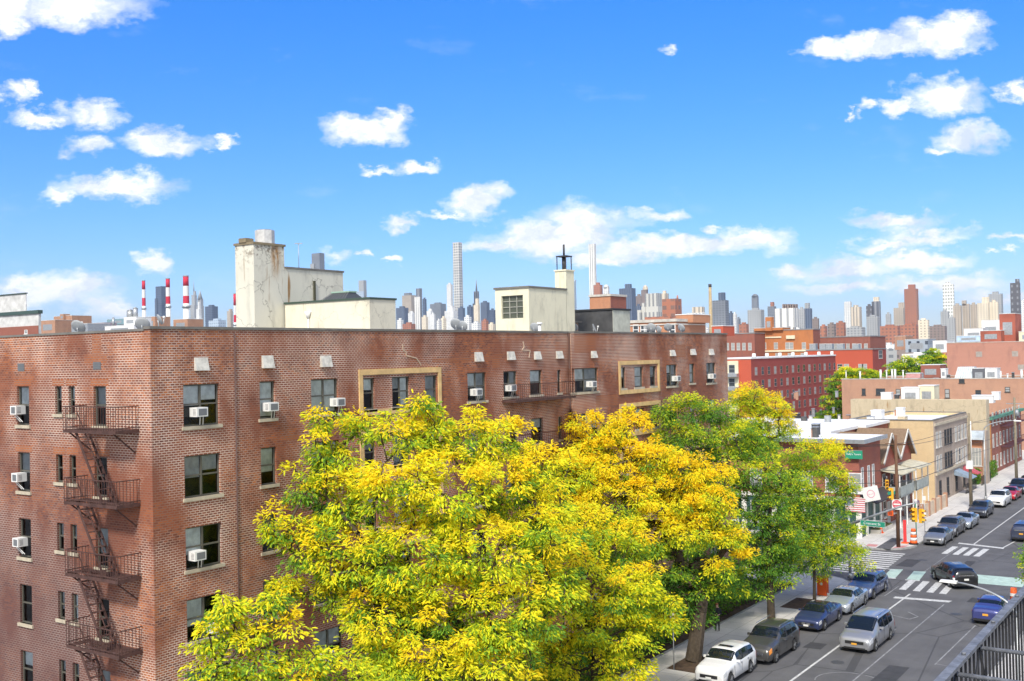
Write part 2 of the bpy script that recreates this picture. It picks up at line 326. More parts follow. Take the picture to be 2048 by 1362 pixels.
struct('lane_lines', mk, M_PAINT)
mk = MB(); line(mk, [(-18.5, -5), (-18.35, 79)], .09); line(mk, [(-15.4, 63.8), (-15.3, 74)], .08); line(mk, [(-15.4, 64), (-13.6, 63.6)], .07); line(mk, [(-15.4, 20), (-15.4, 55)], .08)
def arc(cx, cy, r, a0, a1, n=14, sy=1): return [(cx+r*math.cos(math.radians(a0+(a1-a0)*i/n)), cy+sy*r*math.sin(math.radians(a0+(a1-a0)*i/n))) for i in range(n+1)]
line(mk, arc(-18.6, 58.2, 1.7, 40, 200), .07, .010); line(mk, [(-23.2, 79.4), (-22.6, 79.6), (-22.6, 83.4)], .08); line(mk, [(-23.0, 79.3), (-24.6, 78.2)], .08)
line(mk, [(-20.6, 74.2), (-19.3, 73.6), (-19, 74.6), (-19.9, 75.6)], .1); line(mk, [(-20.9, 70.2), (-19.4, 70.6), (-19.5, 68.9), (-20.7, 69.1)], .09, .010)
line(mk, [(-22.3, 85), (-22.3, 103)], .05); line(mk, [(-14, 99.8), (-25, 100.6)], .05, .011)
struct('worn_lines', mk, M_FAINT)
mk = MB(); mk.poly([(-21.9, 79.2, .013), (-18.2, 79.75, .013), (-18.1, 80.35, .013), (-21.9, 79.8, .013)]); mk.poly([(-22.8, 103.9, .013), (-18.8, 103.0, .013), (-18.8, 103.6, .013), (-22.8, 104.5, .013)])
struct('stop_lines', mk, M_PAINT)
mk = MB()
for x in (-22.05, -21.05, -20.1, -19.2): mk.poly([(x-.25, 82.3, .012), (x+.25, 82.3, .012), (x+.05, 86.1, .012), (x-.45, 86.1, .012)])
for x in (-22.7, -21.8, -20.95, -20.1): mk.poly([(x-.25, 98.3, .012), (x+.25, 98.3, .012), (x+.3, 102.3, .012), (x-.2, 102.3, .012)])
for i in range(12):
    y = 86.6+i*.88; mk.poly([(-29.3+i*.03, y, .012), (-25.0-.05*i, y, .012), (-25.0-.05*i, y+.45, .012), (-29.3+i*.03, y+.45, .012)])
mk.poly([(-28.2, 90.6, .016), (-24.4, 89.1, .016), (-24.5, 89.35, .016), (-28.2, 90.9, .016)])
struct('crosswalk_markings', mk, M_PAINT)
mk = MB()
for x in (-24.35, -22.55): mk.poly([(x-.2, 86.2, .014), (x+.75, 86.2, .014), (x+.4, 89.8, .014), (x-.5, 89.6, .014)])
mk.poly([(-18.3, 87.2, .014), (30, 88.6, .014), (30, 92.4, .014), (-19.3, 90.5, .014)]); struct('green_bike_lane', mk, M_GREEN)
mk = MB()
for x in (-24.5, -22.7): mk.poly([(x-.05, 85.75, .017), (x+1, 85.9, .017), (x+.95, 86.2, .017), (x-.1, 86.05, .017)])
struct('bike_lane_edges', mk, M_PAINT)
mk = MB(); mk.poly([(-28.35, 97.6, .157), (-27.1, 97.6, .157), (-27.5, 103.4, .157), (-28.5, 103.4, .157)]); struct('pavement_patch', mk, mat('asphalt_patch', (.10, .10, .105), .9))
mk = MB(); mk.poly([(-27.1, 98, .158), (-26.3, 98.9, .158), (-26.1, 100.1, .158), (-26.9, 99.6, .158)]); mk.poly([(-29.4, 98.1, .158), (-28.5, 98.1, .158), (-28.6, 99.3, .158), (-29.5, 99.3, .158)]); struct('tactile_paving', mk, mat('pink_tactile', (.55, .26, .25), .9, fine=.3))
mh = MB()
for x, y in ((-20.2, 61.5), (-17.0, 76.5), (-23.6, 94.6)): mh.cyl(x, y, .005, .013, .38, n=20)
_pm = mat('dark_road_patch', (.055, .055, .058), .85, vs=2)
for x0, x1, y0, y1 in ((-21.1, -19.4, 69.6, 71.2), (-17.6, -16.4, 58, 62.5), (-24.9, -23.6, 91, 94.5), (-20.4, -19.6, 92, 96), (-17.2, -16, 80.5, 82.2), (-23, -21.9, 63.5, 65)):
    pq = MB(); pq.poly([(x0, y0, .0105), (x1, y0+.1, .0105), (x1-.05, y1, .0105), (x0+.05, y1-.08, .0105)]); struct('road_patch', pq, _pm)
struct('manhole_covers', mh, plain('manhole_iron', (.10, .10, .10), .6, .4))

# ------------------------------------------------------------------ main brick apartment building
XF, YL = -34., 25.47; ZP = 19.27; FH = 2.76; YE = 78.04; YS = 55.3
PF = lambda u, z, d: Vector((XF+d, u, z)); PL = lambda u, z, d: Vector((u, YL-d, z)); PS = lambda u, z, d: Vector((XF+.35+d, u, z))
HEAD = [17.14-FH*k for k in range(6)]
def fu(x, y=760): return pl(x, y, 0, XF).y
def su(x, y=745): return pl(x, y, 0, XF+.35).y
def lu(x, y=800): return pl(x, y, 1, YL).x
def pbox(mb, P, u0, u1, z0, z1, d0, d1, mi=0):
    mb.hexa([P(u0, z0, d0), P(u1, z0, d0), P(u1, z0, d1), P(u0, z0, d1), P(u0, z1, d0), P(u1, z1, d0), P(u1, z1, d1), P(u0, z1, d1)], mi)
def wall_holes(mb, P, u0, u1, z0, z1, rects, depth=.2, mi=0):
    """sheet with real openings and reveals; split per column band to keep the grid light"""
    us = sorted({u0, u1, *[r[0] for r in rects], *[r[1] for r in rects]})
    def q(pts):
        p = [Vector(a) for a in pts]; n = (p[1]-p[0]).cross(p[2]-p[0]); o = P(0, 0, 1)-P(0, 0, 0)
        if n.dot(o) < 0: p.reverse()
        mb.poly(p, mi)
    for a, b in zip(us, us[1:]):
        rs = sorted((r[2], r[3]) for r in rects if r[0] <= a+1e-6 and r[1] >= b-1e-6); z = z0
        for (c, d) in rs:
            if c > z: q([P(a, z, 0), P(b, z, 0), P(b, c, 0), P(a, c, 0)])
            z = max(z, d)
        if z < z1: q([P(a, z, 0), P(b, z, 0), P(b, z1, 0), P(a, z1, 0)])
    for (a, b, c, d) in rects:
        mb.poly([P(a, c, 0), P(a, c, -depth), P(a, d, -depth), P(a, d, 0)], mi); mb.poly([P(b, c, 0), P(b, c, -depth), P(b, d, -depth), P(b, d, 0)], mi)
        mb.poly([P(a, c, 0), P(b, c, 0), P(b, c, -depth), P(a, c, -depth)], mi); mb.poly([P(a, d, 0), P(b, d, 0), P(b, d, -depth), P(a, d, -depth)], mi)
apt = empty('brick_apartment_building', 'long six-storey red brick apartment block with flat roof behind the street trees', 'building', loc=(0, 0, 0))
wins = []          # (P, u0, u1, z0, z1, panes, blind)
colsF = [(366, 438, 0, 1.62, 2), (519, 550, 0, 1.55, 1), (622, 676, 0, 1.55, 2), (727, 749, .05, 1.45, 1), (784, 819, .05, 1.45, 2), (850, 874, .05, 1.45, 1),
         (935, 972, 0, 1.5, 2), (1007, 1034, 0, 1.42, 2), (1060, 1084, 0, 1.42, 1), (1115, 1122, .05, 1.35, 1)]
colsS = [(1144, 1196, 0, 1.45, 2), (1241, 1251, .05, 1.35, 1), (1269, 1286, .05, 1.35, 1), (1300, 1312, .05, 1.35, 1), (1333, 1354, 0, 1.5, 2), (1379, 1389, 0, 1.4, 1), (1413, 1431, 0, 1.5, 2)]
colsL = [(34, 58, 0, 1.62, 1), (110, 123.5, 0, 1.12, 1), (137, 150, 0, 1.12, 1), (187, 212, 0, 1.55, 1)]
rF, rS, rL = [], [], []
for k in range(6):
    h = HEAD[k]
    for (a, b, dz_, hh, n) in colsF: rF.append((fu(a), fu(b), h-dz_-hh, h-dz_)); wins.append((PF, *rF[-1], n, k))
    for (a, b, dz_, hh, n) in colsS: rS.append((su(a), su(b), h-dz_-hh, h-dz_)); wins.append((PS, *rS[-1], n, k))
    for (a, b, dz_, hh, n) in colsL: rL.append((lu(a), lu(b), h-dz_-hh, h-dz_)); wins.append((PL, *rL[-1], n, k))
ZR = 18.45
w = MB(); wall_holes(w, PF, YL, YS, 0, ZP, rF); wall_holes(w, PS, YS, YE, 0, ZP, rS); wall_holes(w, PL, -58, XF, 0, ZP, rL)
w.poly([(XF, YS, 0), (XF+.35, YS, 0), (XF+.35, YS, ZP), (XF, YS, ZP)])
w.poly([(XF+.35, YE, 0), (-58, YE, 0), (-58, YE, ZP), (XF+.35, YE, ZP)]); w.poly([(-58, YE, 0), (-58, YL, 0), (-58, YL, ZP), (-58, YE, ZP)])
# inner faces of the parapet
w.poly([(XF-.3, YL+.3, ZR), (XF-.3, YE-.3, ZR), (XF-.3, YE-.3, ZP), (XF-.3, YL+.3, ZP)]); w.poly([(-57.7, YL+.3, ZR), (XF-.3, YL+.3, ZR), (XF-.3, YL+.3, ZP), (-57.7, YL+.3, ZP)])
w.build('wall', M_BRICK, apt)
c = MB(); cz = ZP+.004
c.box(XF-.34, XF+.05, YL-.05, YS-.05, cz, cz+.11); c.box(XF-.34, XF+.40, YS-.05, YE+.05, cz, cz+.11); c.box(-58, XF-.345, YL-.03, YL+.33, cz-.06, cz+.03); c.box(-58, XF-.345, YE-.33, YE+.05, cz, cz+.1)
c.build('coping', M_COPE, apt)
c = MB(); c.poly([(-57.9, YL+.2, ZR), (XF-.2, YL+.2, ZR), (XF-.2, YE-.2, ZR), (-57.9, YE-.2, ZR)]); c.build('roof', M_ROOF, apt)
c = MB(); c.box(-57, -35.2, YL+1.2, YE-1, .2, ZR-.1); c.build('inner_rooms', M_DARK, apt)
def make_window(P, u0, u1, z0, z1, n, parent, k=0, fr=M_FRAME, blind=None, sill=True, sillm=M_STONE, inset=.12):
    fw_ = .055; mb = MB(); dd0, dd1 = -inset-.05, -inset+.02
    for (a, b, c_, d_) in ((u0, u0+fw_, z0, z1), (u1-fw_, u1, z0, z1), (u0+fw_, u1-fw_, z0, z0+fw_), (u0+fw_, u1-fw_, z1-fw_, z1)): pbox(mb, P, a, b, c_, d_, dd0, dd1)
    zm = z0+(z1-z0)*.52
    seg = (u1-u0-2*fw_)/n
    for i in range(n):
        a = u0+fw_+i*seg; pbox(mb, P, a+(.04 if i else 0), a+seg, zm-.03, zm+.03, dd0+.005, dd1-.005)
        if i: pbox(mb, P, a-.04, a+.04, z0+fw_, z1-fw_, dd0+.002, dd1+.004)
    f = mb.build('window', fr, parent)
    g_ = MB(); g_.poly([P(u0+.02, z0+.02, -inset-.03), P(u1-.02, z0+.02, -inset-.03), P(u1-.02, z1-.02, -inset-.03), P(u0+.02, z1-.02, -inset-.03)]); g_.build('pane', M_GLASS, f)
    for i in range(n):
        rr = random.random() if blind is None else blind
        if rr < .8:
            a = u0+fw_+i*seg+.03; hgt = random.choice([.35, .48, .5, .62, .9]) if blind is None else .5
            b_ = MB(); top = z1-fw_; b_.hexa([P(a, top-(z1-z0)*hgt, -inset-.046), P(a+seg-.06, top-(z1-z0)*hgt, -inset-.046), P(a+seg-.06, top-(z1-z0)*hgt, -inset-.058), P(a, top-(z1-z0)*hgt, -inset-.058), P(a, top, -inset-.046), P(a+seg-.06, top, -inset-.046), P(a+seg-.06, top, -inset-.058), P(a, top, -inset-.058)])
            b_.build('blind', M_BLIND if rr < .4 else M_BLIND2, f)
    if sill:
        s_ = MB(); pbox(s_, P, u0-.1, u1+.1, z0-.13, z0, -.1, .07); s_.build('sill', sillm, f)
    return f
for (P, u0, u1, z0, z1, n, k) in wins:
    if k == 5 and P is not PL and random.random() < .3: continue
    make_window(P, u0, u1, z0, z1, n, apt, k)
# sandstone picture frames round the grouped windows
for k in range(6):
    h = HEAD[k]
    for P, f_, a, b in ((PF, fu, 717, 881), (PS, su, 1237, 1318)):
        m = MB(); u0, u1 = f_(a), f_(b); t_ = .26
        pbox(m, P, u0, u1, h+.1, h+.1+t_, -.05, .07); pbox(m, P, u0, u1, h-1.5-t_-.03, h-1.53, -.05, .07)
        pbox(m, P, u0, u0+t_*.9, h-1.53, h+.1, -.05, .066); pbox(m, P, u1-t_*.9, u1, h-1.53, h+.1, -.05, .066)
        m.build('window_surround', M_SAND, apt)
for P, f_, lst in ((PF, fu, [(388, 414, 715, 741), (523, 545, 711, 736), (640, 661, 711, 734), (949, 964, 704, 723), (1014, 1028, 703, 720), (1068, 1080, 703, 719), (1112, 1124, 702, 717)]), (PS, su, [(1182, 1192, 702, 716), (1340, 1349, 700, 712), (1381, 1390, 698, 710), (1418, 1426, 698, 710)])):
    for (a, b, y0, y1) in lst:
        X = P(0, 0, 0).x; z1 = pl((a+b)/2, y0, 0, X).z; z0 = pl((a+b)/2, y1, 0, X).z; u0, u1 = f_(a, 720), f_(b, 720); v = MB()
        v.hexa([P(u0, z0, 0), P(u1, z0, 0), P(u1, z0, .16), P(u0, z0, .16), P(u0, z1, 0), P(u1, z1, 0), P(u1, z1, .04), P(u0, z1, .04)]); v.build('vent_hood', mat('chalky_vent_paint', (.60, .58, .52), .8, vs=5, var=.3), apt)
for (a, b, y0, y1) in ((37, 50, 727, 742), (188, 203, 724, 739)):
    z1 = pl(a, y0, 1, YL).z; z0 = pl(a, y1, 1, YL).z; v = MB(); pbox(v, PL, lu(a), lu(b), z0, z1, -.02, .02)
    for i in range(4): pbox(v, PL, lu(a)+.02, lu(b)-.02, z0+.05+i*.07, z0+.07+i*.07, .02, .035)
    v.build('vent_grille', M_GRILLE, apt)
v = MB(); v.tube([PF(fu(469), .3, .04), PF(fu(469), ZP-.1, .04)], .03, 6); v.build('downpipe', plain('pipe_brown', (.10, .05, .04), .6), apt); v = MB(); v.tube([PF(YS-.08, .3, .06), PF(YS-.08, ZP, .06)], .05, 6); v.build('downpipe', plain('pipe_brown', (.10, .05, .04), .6), apt)
M_LINT = brickm('orange_repair_brick', (.40, .13, .05), (.28, .085, .04), (.24, .12, .08), (.5, .36, .28), bw=.215, bh=.098, ms=.021, stain=(.40, .13, .045), pale=.6, smoke=.4)
for k in (0, 1):
    for (a, b, dz_, hh, n) in colsL: v = MB(); pbox(v, PL, lu(a)-.18, lu(b)+.18, HEAD[k]+.03, HEAD[k]+.28, -.02, .004); v.build('repaired_lintel', M_LINT, apt)
for (P, a, b, z0, z1) in ((PL, lu(170), lu(215), HEAD[0]+.9, HEAD[0]+1.25), (PL, lu(186), lu(204), HEAD[0]+1.26, ZP-.1), (PF, fu(865), fu(982), HEAD[0]+.62, HEAD[0]+.8), (PF, fu(985), fu(1000), HEAD[0]+.2, HEAD[0]+.7), (PF, fu(560), fu(640), HEAD[1]+.22, HEAD[1]+.42), (PS, YS+.05, YS+2.6, HEAD[0]+.95, ZP-.1), (PS, su(1352), su(1372), HEAD[0]+.5, HEAD[0]+1.4), (PS, su(1190), su(1235), HEAD[1]+.3, HEAD[1]+1.0)):
    v = MB(); pbox(v, P, a, b, z0, z1, -.02, .005); v.build('brick_repair', M_LINT, apt)
M_CAULK = mat('pale_mortar_repair', (.60, .46, .34), .9, vs=4)
zc_ = [(805, 688), (806, 700), (812, 704), (812, 711), (824, 714), (832, 716), (838, 724), (842, 731)]
v = MB()
for (a, b) in zip(zc_, zc_[1:]): v.bar(pl(a[0], a[1], 0, XF+.006), pl(b[0], b[1], 0, XF+.006), .05, .05)
v.build('crack_repair', M_CAULK, apt)
v = MB(); zc_ = [(1046, 683), (1048, 694), (1044, 700), (1060, 701), (1058, 715)]
for (a, b) in zip(zc_, zc_[1:]): v.bar(pl(a[0], a[1], 0, XF+.006), pl(b[0], b[1], 0, XF+.006), .06, .05)
v.build('crack_repair', M_CAULK, apt)
# window air conditioners -----------------------------------------------------
def make_ac(P, uc, z0, w_=.54, h_=.36, dep=.3, label='', brace=True):
    base = P(uc, z0, 0); e = empty('air_conditioner', label, 'air conditioner', 'window air conditioners', loc=base)
    Q = lambda u, z, d: P(uc+u, z0+z, d)-base
    m = MB(); pbox(m, Q, -w_/2, w_/2, 0, h_, -.14, dep); m.build('casing', M_WHITE, e, bevel=.015)
    m = MB(); pbox(m, Q, -w_/2+.09, w_/2-.06, .05, h_-.05, dep+.001, dep+.012); m.build('grille', M_GRILLE, e)
    for s_ in (-1, 1):
        m = MB(); pbox(m, Q, s_*w_/2-.003, s_*w_/2+.003, .07, .3, .08, dep-.06, 1)
        for i in range(5): pbox(m, Q, s_*w_/2-.006, s_*w_/2+.006, .07+i*.05, .09+i*.05, .08, dep-.06)
        m.build('side_louvre', [M_GRILLE, M_WHITE], e)
    if brace:
        [MB().bar(Q(a_, -.02, dep-.08), Q(a_+.14, -.32, .02), .033).build('bracket', M_WHITE, e) for a_ in (-.05, .1)]
    return e
def ac_px(P, X, x0, x1, yb, label, ax=0, w_=None, **k):
    c_ = pl((x0+x1)/2, yb, ax, X); u = c_.y if ax == 0 else c_.x
    return make_ac(P, u, c_.z, label=label, **({'w_': w_} if w_ else {}), **k)
acs = [(PF, XF-.1, 375, 408, 833, 'large white air conditioner in the top-floor double window nearest the brick corner'),
 (PF, XF-.1, 521, 549, 822, 'white air conditioner in the top-floor single window right of the brick corner'),
 (PF, XF-.1, 655, 684, 812, 'white air conditioner at the top-floor window just left of the yellow stone surround'),
 (PF, XF-.1, 938, 956, 791, 'white air conditioner on braces in the window right of the larger yellow surround'),
 (PF, XF-.1, 1008, 1024, 782, 'white air conditioner beside the long dark balcony on the street front'),
 (PS, XF+.25, 1169, 1187, 774, 'white air conditioner in the wide window just right of the recessed bay'),
 (PS, XF+.25, 1341, 1355, 762, 'white air conditioner in the window right of the smaller yellow surround'),
 (PS, XF+.25, 1413, 1426, 757, 'small white air conditioner in the last top-floor window at the far end'),
 (PF, XF-.1, 374, 402, 1119, 'white box air conditioner in the third-row double window near the brick corner'),
 (PF, XF-.1, 410, 438, 1262, 'white air conditioner half hidden by yellow leaves in the fourth-row corner window'),
 (PF, XF-.1, 634, 664, 1318, 'grey-white air conditioner low on the front wall among the leaves of the big tree')]
for (P, X, a, b, yb, lab) in acs: ac_px(P, X, a, b, yb, lab)
for (a, b, yb, lab) in [(30, 58, 828, 'white air conditioner in the top-floor window at the left edge of the picture'), (35, 58, 962, 'white air conditioner in the left-edge window one floor below the top'), (37, 60, 1091, 'white air conditioner in the left-edge window two floors below the top')]:
    ac_px(PL, YL+.1, a, b, yb, lab, 1, .42)
# fire escape on the left wall -------------------------------------------------
fe = empty('fire_escape', 'rusty iron fire escape with five landings zigzagging down the brick side wall', 'fire escape', loc=(lu(200), YL, 0))
FO = Vector((lu(200), YL, 0)); Q = lambda u, z, d: PL(u, z, d)-FO
a0, a1 = lu(174, 850), lu(279, 850); zpl = [pl(279, y, 1, YL).z for y in (858,)][0]
for k in range(6):
    z = zpl-FH*k-.05; D = 1.05
    m = MB()
    for (u0, u1, d0, d1) in ((a0, a1, .02, .08), (a0, a1, D-.06, D), (a0, a0+.06, .08, D-.06), (a1-.06, a1, .08, D-.06)): pbox(m, Q, u0, u1, z-.09, z+.03, d0, d1)
    us = a0+.5
    for i in range(11):
        d = .1+i*.088
        if d > .32: pbox(m, Q, a0+1.35, a1-.06, z-.01, z+.012, d, d+.055); pbox(m, Q, a0+.06, a0+.3, z-.01, z+.012, d, d+.055)
        else: pbox(m, Q, a0+.06, a1-.06, z-.01, z+.012, d, d+.055)
    m.build('landing', M_RUST, fe)
    m = MB(); hr = .92
    for zz in (z+hr, z+.12):
        m.bar(Q(a0, zz, D-.02), Q(a1, zz, D-.02), .035); m.bar(Q(a0+.01, zz, .02), Q(a0+.01, zz, D), .035); m.bar(Q(a1-.01, zz, .02), Q(a1-.01, zz, D), .035)
    n = 22
    for i in range(n+1): m.bar(Q(a0+(a1-a0)*i/n, z, D-.02), Q(a0+(a1-a0)*i/n, z+hr, D-.02), .017)
    for i in range(1, 7):
        for u in (a0+.01, a1-.01): m.bar(Q(u, z, i*D/7), Q(u, z+hr, i*D/7), .017)
    m.build('railing', M_RUST, fe)
    for u in (a0+.3, a1-.25): MB().bar(Q(u, z-.09, D-.1), Q(u, z-.85, .03), .05).build('bracket', M_RUST, fe)
    if k < 5:
        m = MB(); s0, s1 = lu(192), lu(241); z1_ = z-FH
        for d in (.38, .92): m.bar(Q(s0, z, d), Q(s1+.15, z1_, d), .035, .11)
        for i in range(1, 10):
            f_ = i/10; u = s0+(s1+.15-s0)*f_; zz = z+(z1_-z)*f_; pbox(m, Q, u-.08, u+.08, zz-.01, zz+.015, .38, .92)
        m.bar(Q(s0+.1, z+.75, .92), Q(s1+.25, z1_+.8, .92), .03)
        m.build('stair', M_RUST, fe)
# balcony on the street front
bo = Vector((XF, fu(1060), HEAD[0]-1.62)); bal = empty('iron_balcony', 'long dark iron balcony under the top-floor windows on the street front', 'balcony', loc=bo)
u0, u1 = fu(1003), fu(1124); zb = pl(1003, 801, 0, XF).z; Q = lambda u, z, d: PF(u, z, d)-bo
for k in range(2):
    z = zb-FH*k; m = MB(); pbox(m, Q, u0, u1, z-.12, z, .02, .95); m.build('deck', M_RUST, bal); m = MB()
    for a, b in (((u0, .95), (u1, .95)), ((u0, .02), (u0, .95)), ((u1, .02), (u1, .95))):
        for zz in (z+.1, z+.85): m.bar(Q(a[0], zz, a[1]), Q(b[0], zz, b[1]), .03)
    for i in range(31): m.bar(Q(u0+(u1-u0)*i/30, z, .95), Q(u0+(u1-u0)*i/30, z+.85, .95), .016)
    m.build('railing', M_RUST, bal)
# ------------------------------------------------------------------ roof structures of the main building
def stuc(name, c, patch):
    m = bpy.data.materials.new(name); t = NT(nodes(m)); g = t.n('ShaderNodeNewGeometry').outputs['Position']
    col = t.mix(t.ramp(t.noise(g, .5, 6, .6), .35, .65), c, [x*1.08 for x in c])
    col = t.mix(t.m('MULTIPLY', t.ramp(t.noise(t.scale(g, (1, 1, .3)), 1.3, 6, .65), .52, .7), .6), col, [x*.62 for x in c])
    v = t.n('ShaderNodeTexVoronoi', {'Vector': t.n('ShaderNodeVectorMath', {0: t.n('ShaderNodeTexNoise', {'Vector': g, 'Scale': 2.}).outputs['Color'], 1: (.7, .7, .7), 2: g}, operation='MULTIPLY_ADD').outputs[0], 'Scale': .45}, feature='DISTANCE_TO_EDGE').outputs['Distance']
    col = t.mix(t.m('MULTIPLY', t.m('LESS_THAN', v, .006), .5*patch), col, (.16, .14, .11))
    col = t.mix(t.m('MULTIPLY', t.ramp(t.noise(t.scale(g, (1, 1, .12)), 2.1, 4, .5), .63, .72), patch), col, (.30, .16, .05))
    sp_ = t.n('ShaderNodeSeparateXYZ', {0: g}).outputs; z = sp_[2]
    st_ = t.m('MULTIPLY', t.m('MULTIPLY', t.ramp(t.m('ABSOLUTE', t.m('SUBTRACT', sp_[1], 40.45)), .42, .12), t.ramp(z, 22.2, 23.6)), t.ramp(t.noise(t.scale(g, (3, 3, .5)), 2.5, 5), .3, .55)); col = t.mix(t.m('MULTIPLY', st_, patch), col, (.36, .17, .035))
    col = t.mix(t.m('MULTIPLY', t.m('MULTIPLY', t.ramp(t.noise(g, 3.2, 5, .7), .5, .62), t.ramp(z, 22.6, 24)), patch*.9), col, (.16, .12, .08))
    t.out(t.bsdf(col, .9, 0, t.noise(g, 6, 5), .25)); return m
M_ST1 = stuc('weathered_cream_render', (.63, .61, .51), 1.); M_ST2 = stuc('cream_render', (.70, .66, .52), .5); M_ST3 = stuc('cream_painted_brick', (.74, .70, .52), .3)
M_GREENMET = plain('verdigris_edge', (.05, .08, .06), .6)
tw = empty('elevator_tower', 'tall weathered cream roof tower with a long lower wing and rust stain', 'roof tower', loc=(-44, 40, ZR))
o = Vector((-44, 40, ZR)); L = lambda m, n, mt, par=tw, oo=o: (m.v.__setitem__(slice(None), [tuple(Vector(p)-oo) for p in m.v]), m.build(n, mt, par))[1]
m = MB(); m.box(-44.66, -43.22, 38.91, 41.08, ZR, 24.15); L(m, 'tower_wall', M_ST1)
m = MB(); m.box(-44.72, -43.16, 38.85, 41.14, 24.15, 24.27); m.box(-44.25, -43.7, 38.8, 39.35, 24.27, 24.5); L(m, 'coping', mat('dirty_coping', (.26, .21, .13), .9, vs=3))
m = MB(); m.cyl(-43.7, 40.15, 24.27, 25.0, .52, n=8, sm=False); m.cyl(-43.7, 40.15, 25.0, 25.03, .4, n=12, mi=1); L(m, 'roof_vent', [mat('pale_zinc', (.58, .58, .57), .8, vs=4), M_TAR])
m = MB(); m.box(-46.5, -43.225, 41.085, 45.63, ZR, 22.98); L(m, 'wing_wall', M_ST1)
m = MB(); m.box(-46.55, -43.17, 41.15, 45.68, 22.98, 23.08); L(m, 'wing_coping', M_COPE)
m = MB(); m.tube([(-44.5, 43.4, 23.05), (-44.5, 43.4, 24.6)], .02, 6); m.bar((-44.7, 43.3, 24.6), (-44.3, 43.5, 24.6), .05); L(m, 'antenna', M_GALV)
m = MB(); m.box(-43.2, -43.12, 43.2, 43.32, ZR+2, 22.4); L(m, 'stain_pipe', plain('mossy_pipe', (.07, .07, .04), .9))
lb = empty('cream_bulkhead', 'low smooth cream stair bulkhead with dark metal edge beside the tall roof tower', 'roof bulkhead', loc=(-40, 41, ZR)); o2 = Vector((-40, 41, ZR))
m = MB(); m.box(-43.1, -37, 40.96, 42.97, ZR, 21.02); L(m, 'wall', M_ST2, lb, o2)
m = MB(); m.box(-43.15, -36.95, 40.9, 43.02, 21.02, 21.12); L(m, 'edge_trim', M_GREENMET, lb, o2)
m = MB()
pc = [(-40.6, 41.2), (-38.9, 41.2), (-38.9, 42.7), (-40.6, 42.7)]; pt = [(-40.3, 41.7), (-39.1, 41.7), (-39.1, 42.2), (-40.3, 42.2)]
for i in range(4): m.poly([(*pc[i], 21.12), (*pc[(i+1) % 4], 21.12), (*pt[(i+1) % 4], 21.5), (*pt[i], 21.5)])
m.box(-40.35, -39.05, 41.65, 42.25, 21.5, 21.58, 1)
for i in range(9): m.bar((-40.6+i*.21, 41.18, 21.14), (-40.3+i*.15, 41.68, 21.52), .02, .02, 2)
L(m, 'skylight', [plain('skylight_glass', (.07, .075, .08), .5), mat('verdigris', (.34, .50, .40), .7), plain('lead_bar', (.16, .17, .17), .7)], lb, o2)
m = MB(); m.tube([(-41.3, 40.9, ZR), (-41.3, 40.9, 20.2)], .05, 8); m.cyl(-41.3, 40.86, 20.2, 20.55, .06, .2, n=8); L(m, 'leader_head', M_WHITE, lb, o2)
cb = empty('stairhouse', 'cream roof stairhouse with a multi-pane green steel window', 'roof stairhouse', loc=(-39, 59, ZR)); o3 = Vector((-39, 59, ZR))
Yc = 57.06; PW = lambda u, z, d: Vector((u, Yc-d, z)); wu0, wu1 = pl(1003, 610, 1, Yc).x, pl(1046, 610, 1, Yc).x; wz1, wz0 = pl(1024, 591, 1, Yc).z, pl(1024, 637, 1, Yc).z
m = MB(); wall_holes(m, PW, -40.62, -38, ZR, 22.3, [(wu0, wu1, wz0, wz1)], .25)
m.poly([(-38, Yc, ZR), (-38, 61.6, ZR), (-38, 61.6, 22.3), (-38, Yc, 22.3)]); m.poly([(-38, 61.6, ZR), (-40.62, 61.6, ZR), (-40.62, 61.6, 22.3), (-38, 61.6, 22.3)]); m.poly([(-40.62, Yc, ZR), (-40.62, 61.6, ZR), (-40.62, 61.6, 22.3), (-40.62, Yc, 22.3)]); L(m, 'wall', M_ST3, cb, o3)
m = MB(); m.box(-40.7, -37.93, Yc-.08, 61.65, 22.3, 22.42); L(m, 'coping', M_COPE, cb, o3)
fo = MB(); M_GRN = plain('green_steel', (.17, .21, .15), .6)
for i in range(4): u = wu0+(wu1-wu0)*i/3; fo.hexa([PW(u-.03, wz0, -.12), PW(u+.03, wz0, -.12), PW(u+.03, wz0, -.16), PW(u-.03, wz0, -.16), PW(u-.03, wz1, -.12), PW(u+.03, wz1, -.12), PW(u+.03, wz1, -.16), PW(u-.03, wz1, -.16)])
for i in range(5): z = wz0+(wz1-wz0)*i/4; fo.hexa([PW(wu0, z-.025, -.115), PW(wu1, z-.025, -.115), PW(wu1, z-.025, -.155), PW(wu0, z-.025, -.155), PW(wu0, z+.025, -.115), PW(wu1, z+.025, -.115), PW(wu1, z+.025, -.155), PW(wu0, z+.025, -.155)])
fr = L(fo, 'window', mat('old_window_steel', (.34, .34, .29), .7, vs=4), cb, o3)
pn = MB(); pn.poly([PW(wu0, wz0, -.17)-o3, PW(wu1, wz0, -.17)-o3, PW(wu1, wz1, -.17)-o3, PW(wu0, wz1, -.17)-o3]); pn.build('pane', plain('dirty_green_glass', (.09, .10, .075), .25), fr)
ch = empty('roof_chimney', 'square cream chimney carrying a caged metal flue and spike behind the stairhouse', 'chimney', loc=(-38.4, 61.5, ZR)); o4 = Vector((-38.45, 62.2, ZR))
ch.location = o4
m = MB(); m.box(-38.9, -38.02, 61.66, 62.7, ZR, 23.62); m.box(-38.95, -37.97, 61.6, 62.76, 23.62, 23.72); L(m, 'shaft', M_ST3, ch, o4)
m = MB()
for x in (-38.8, -38.1):
    for y in (61.8, 62.5): m.bar((x, y, 23.72), (x, y, 24.62), .05)
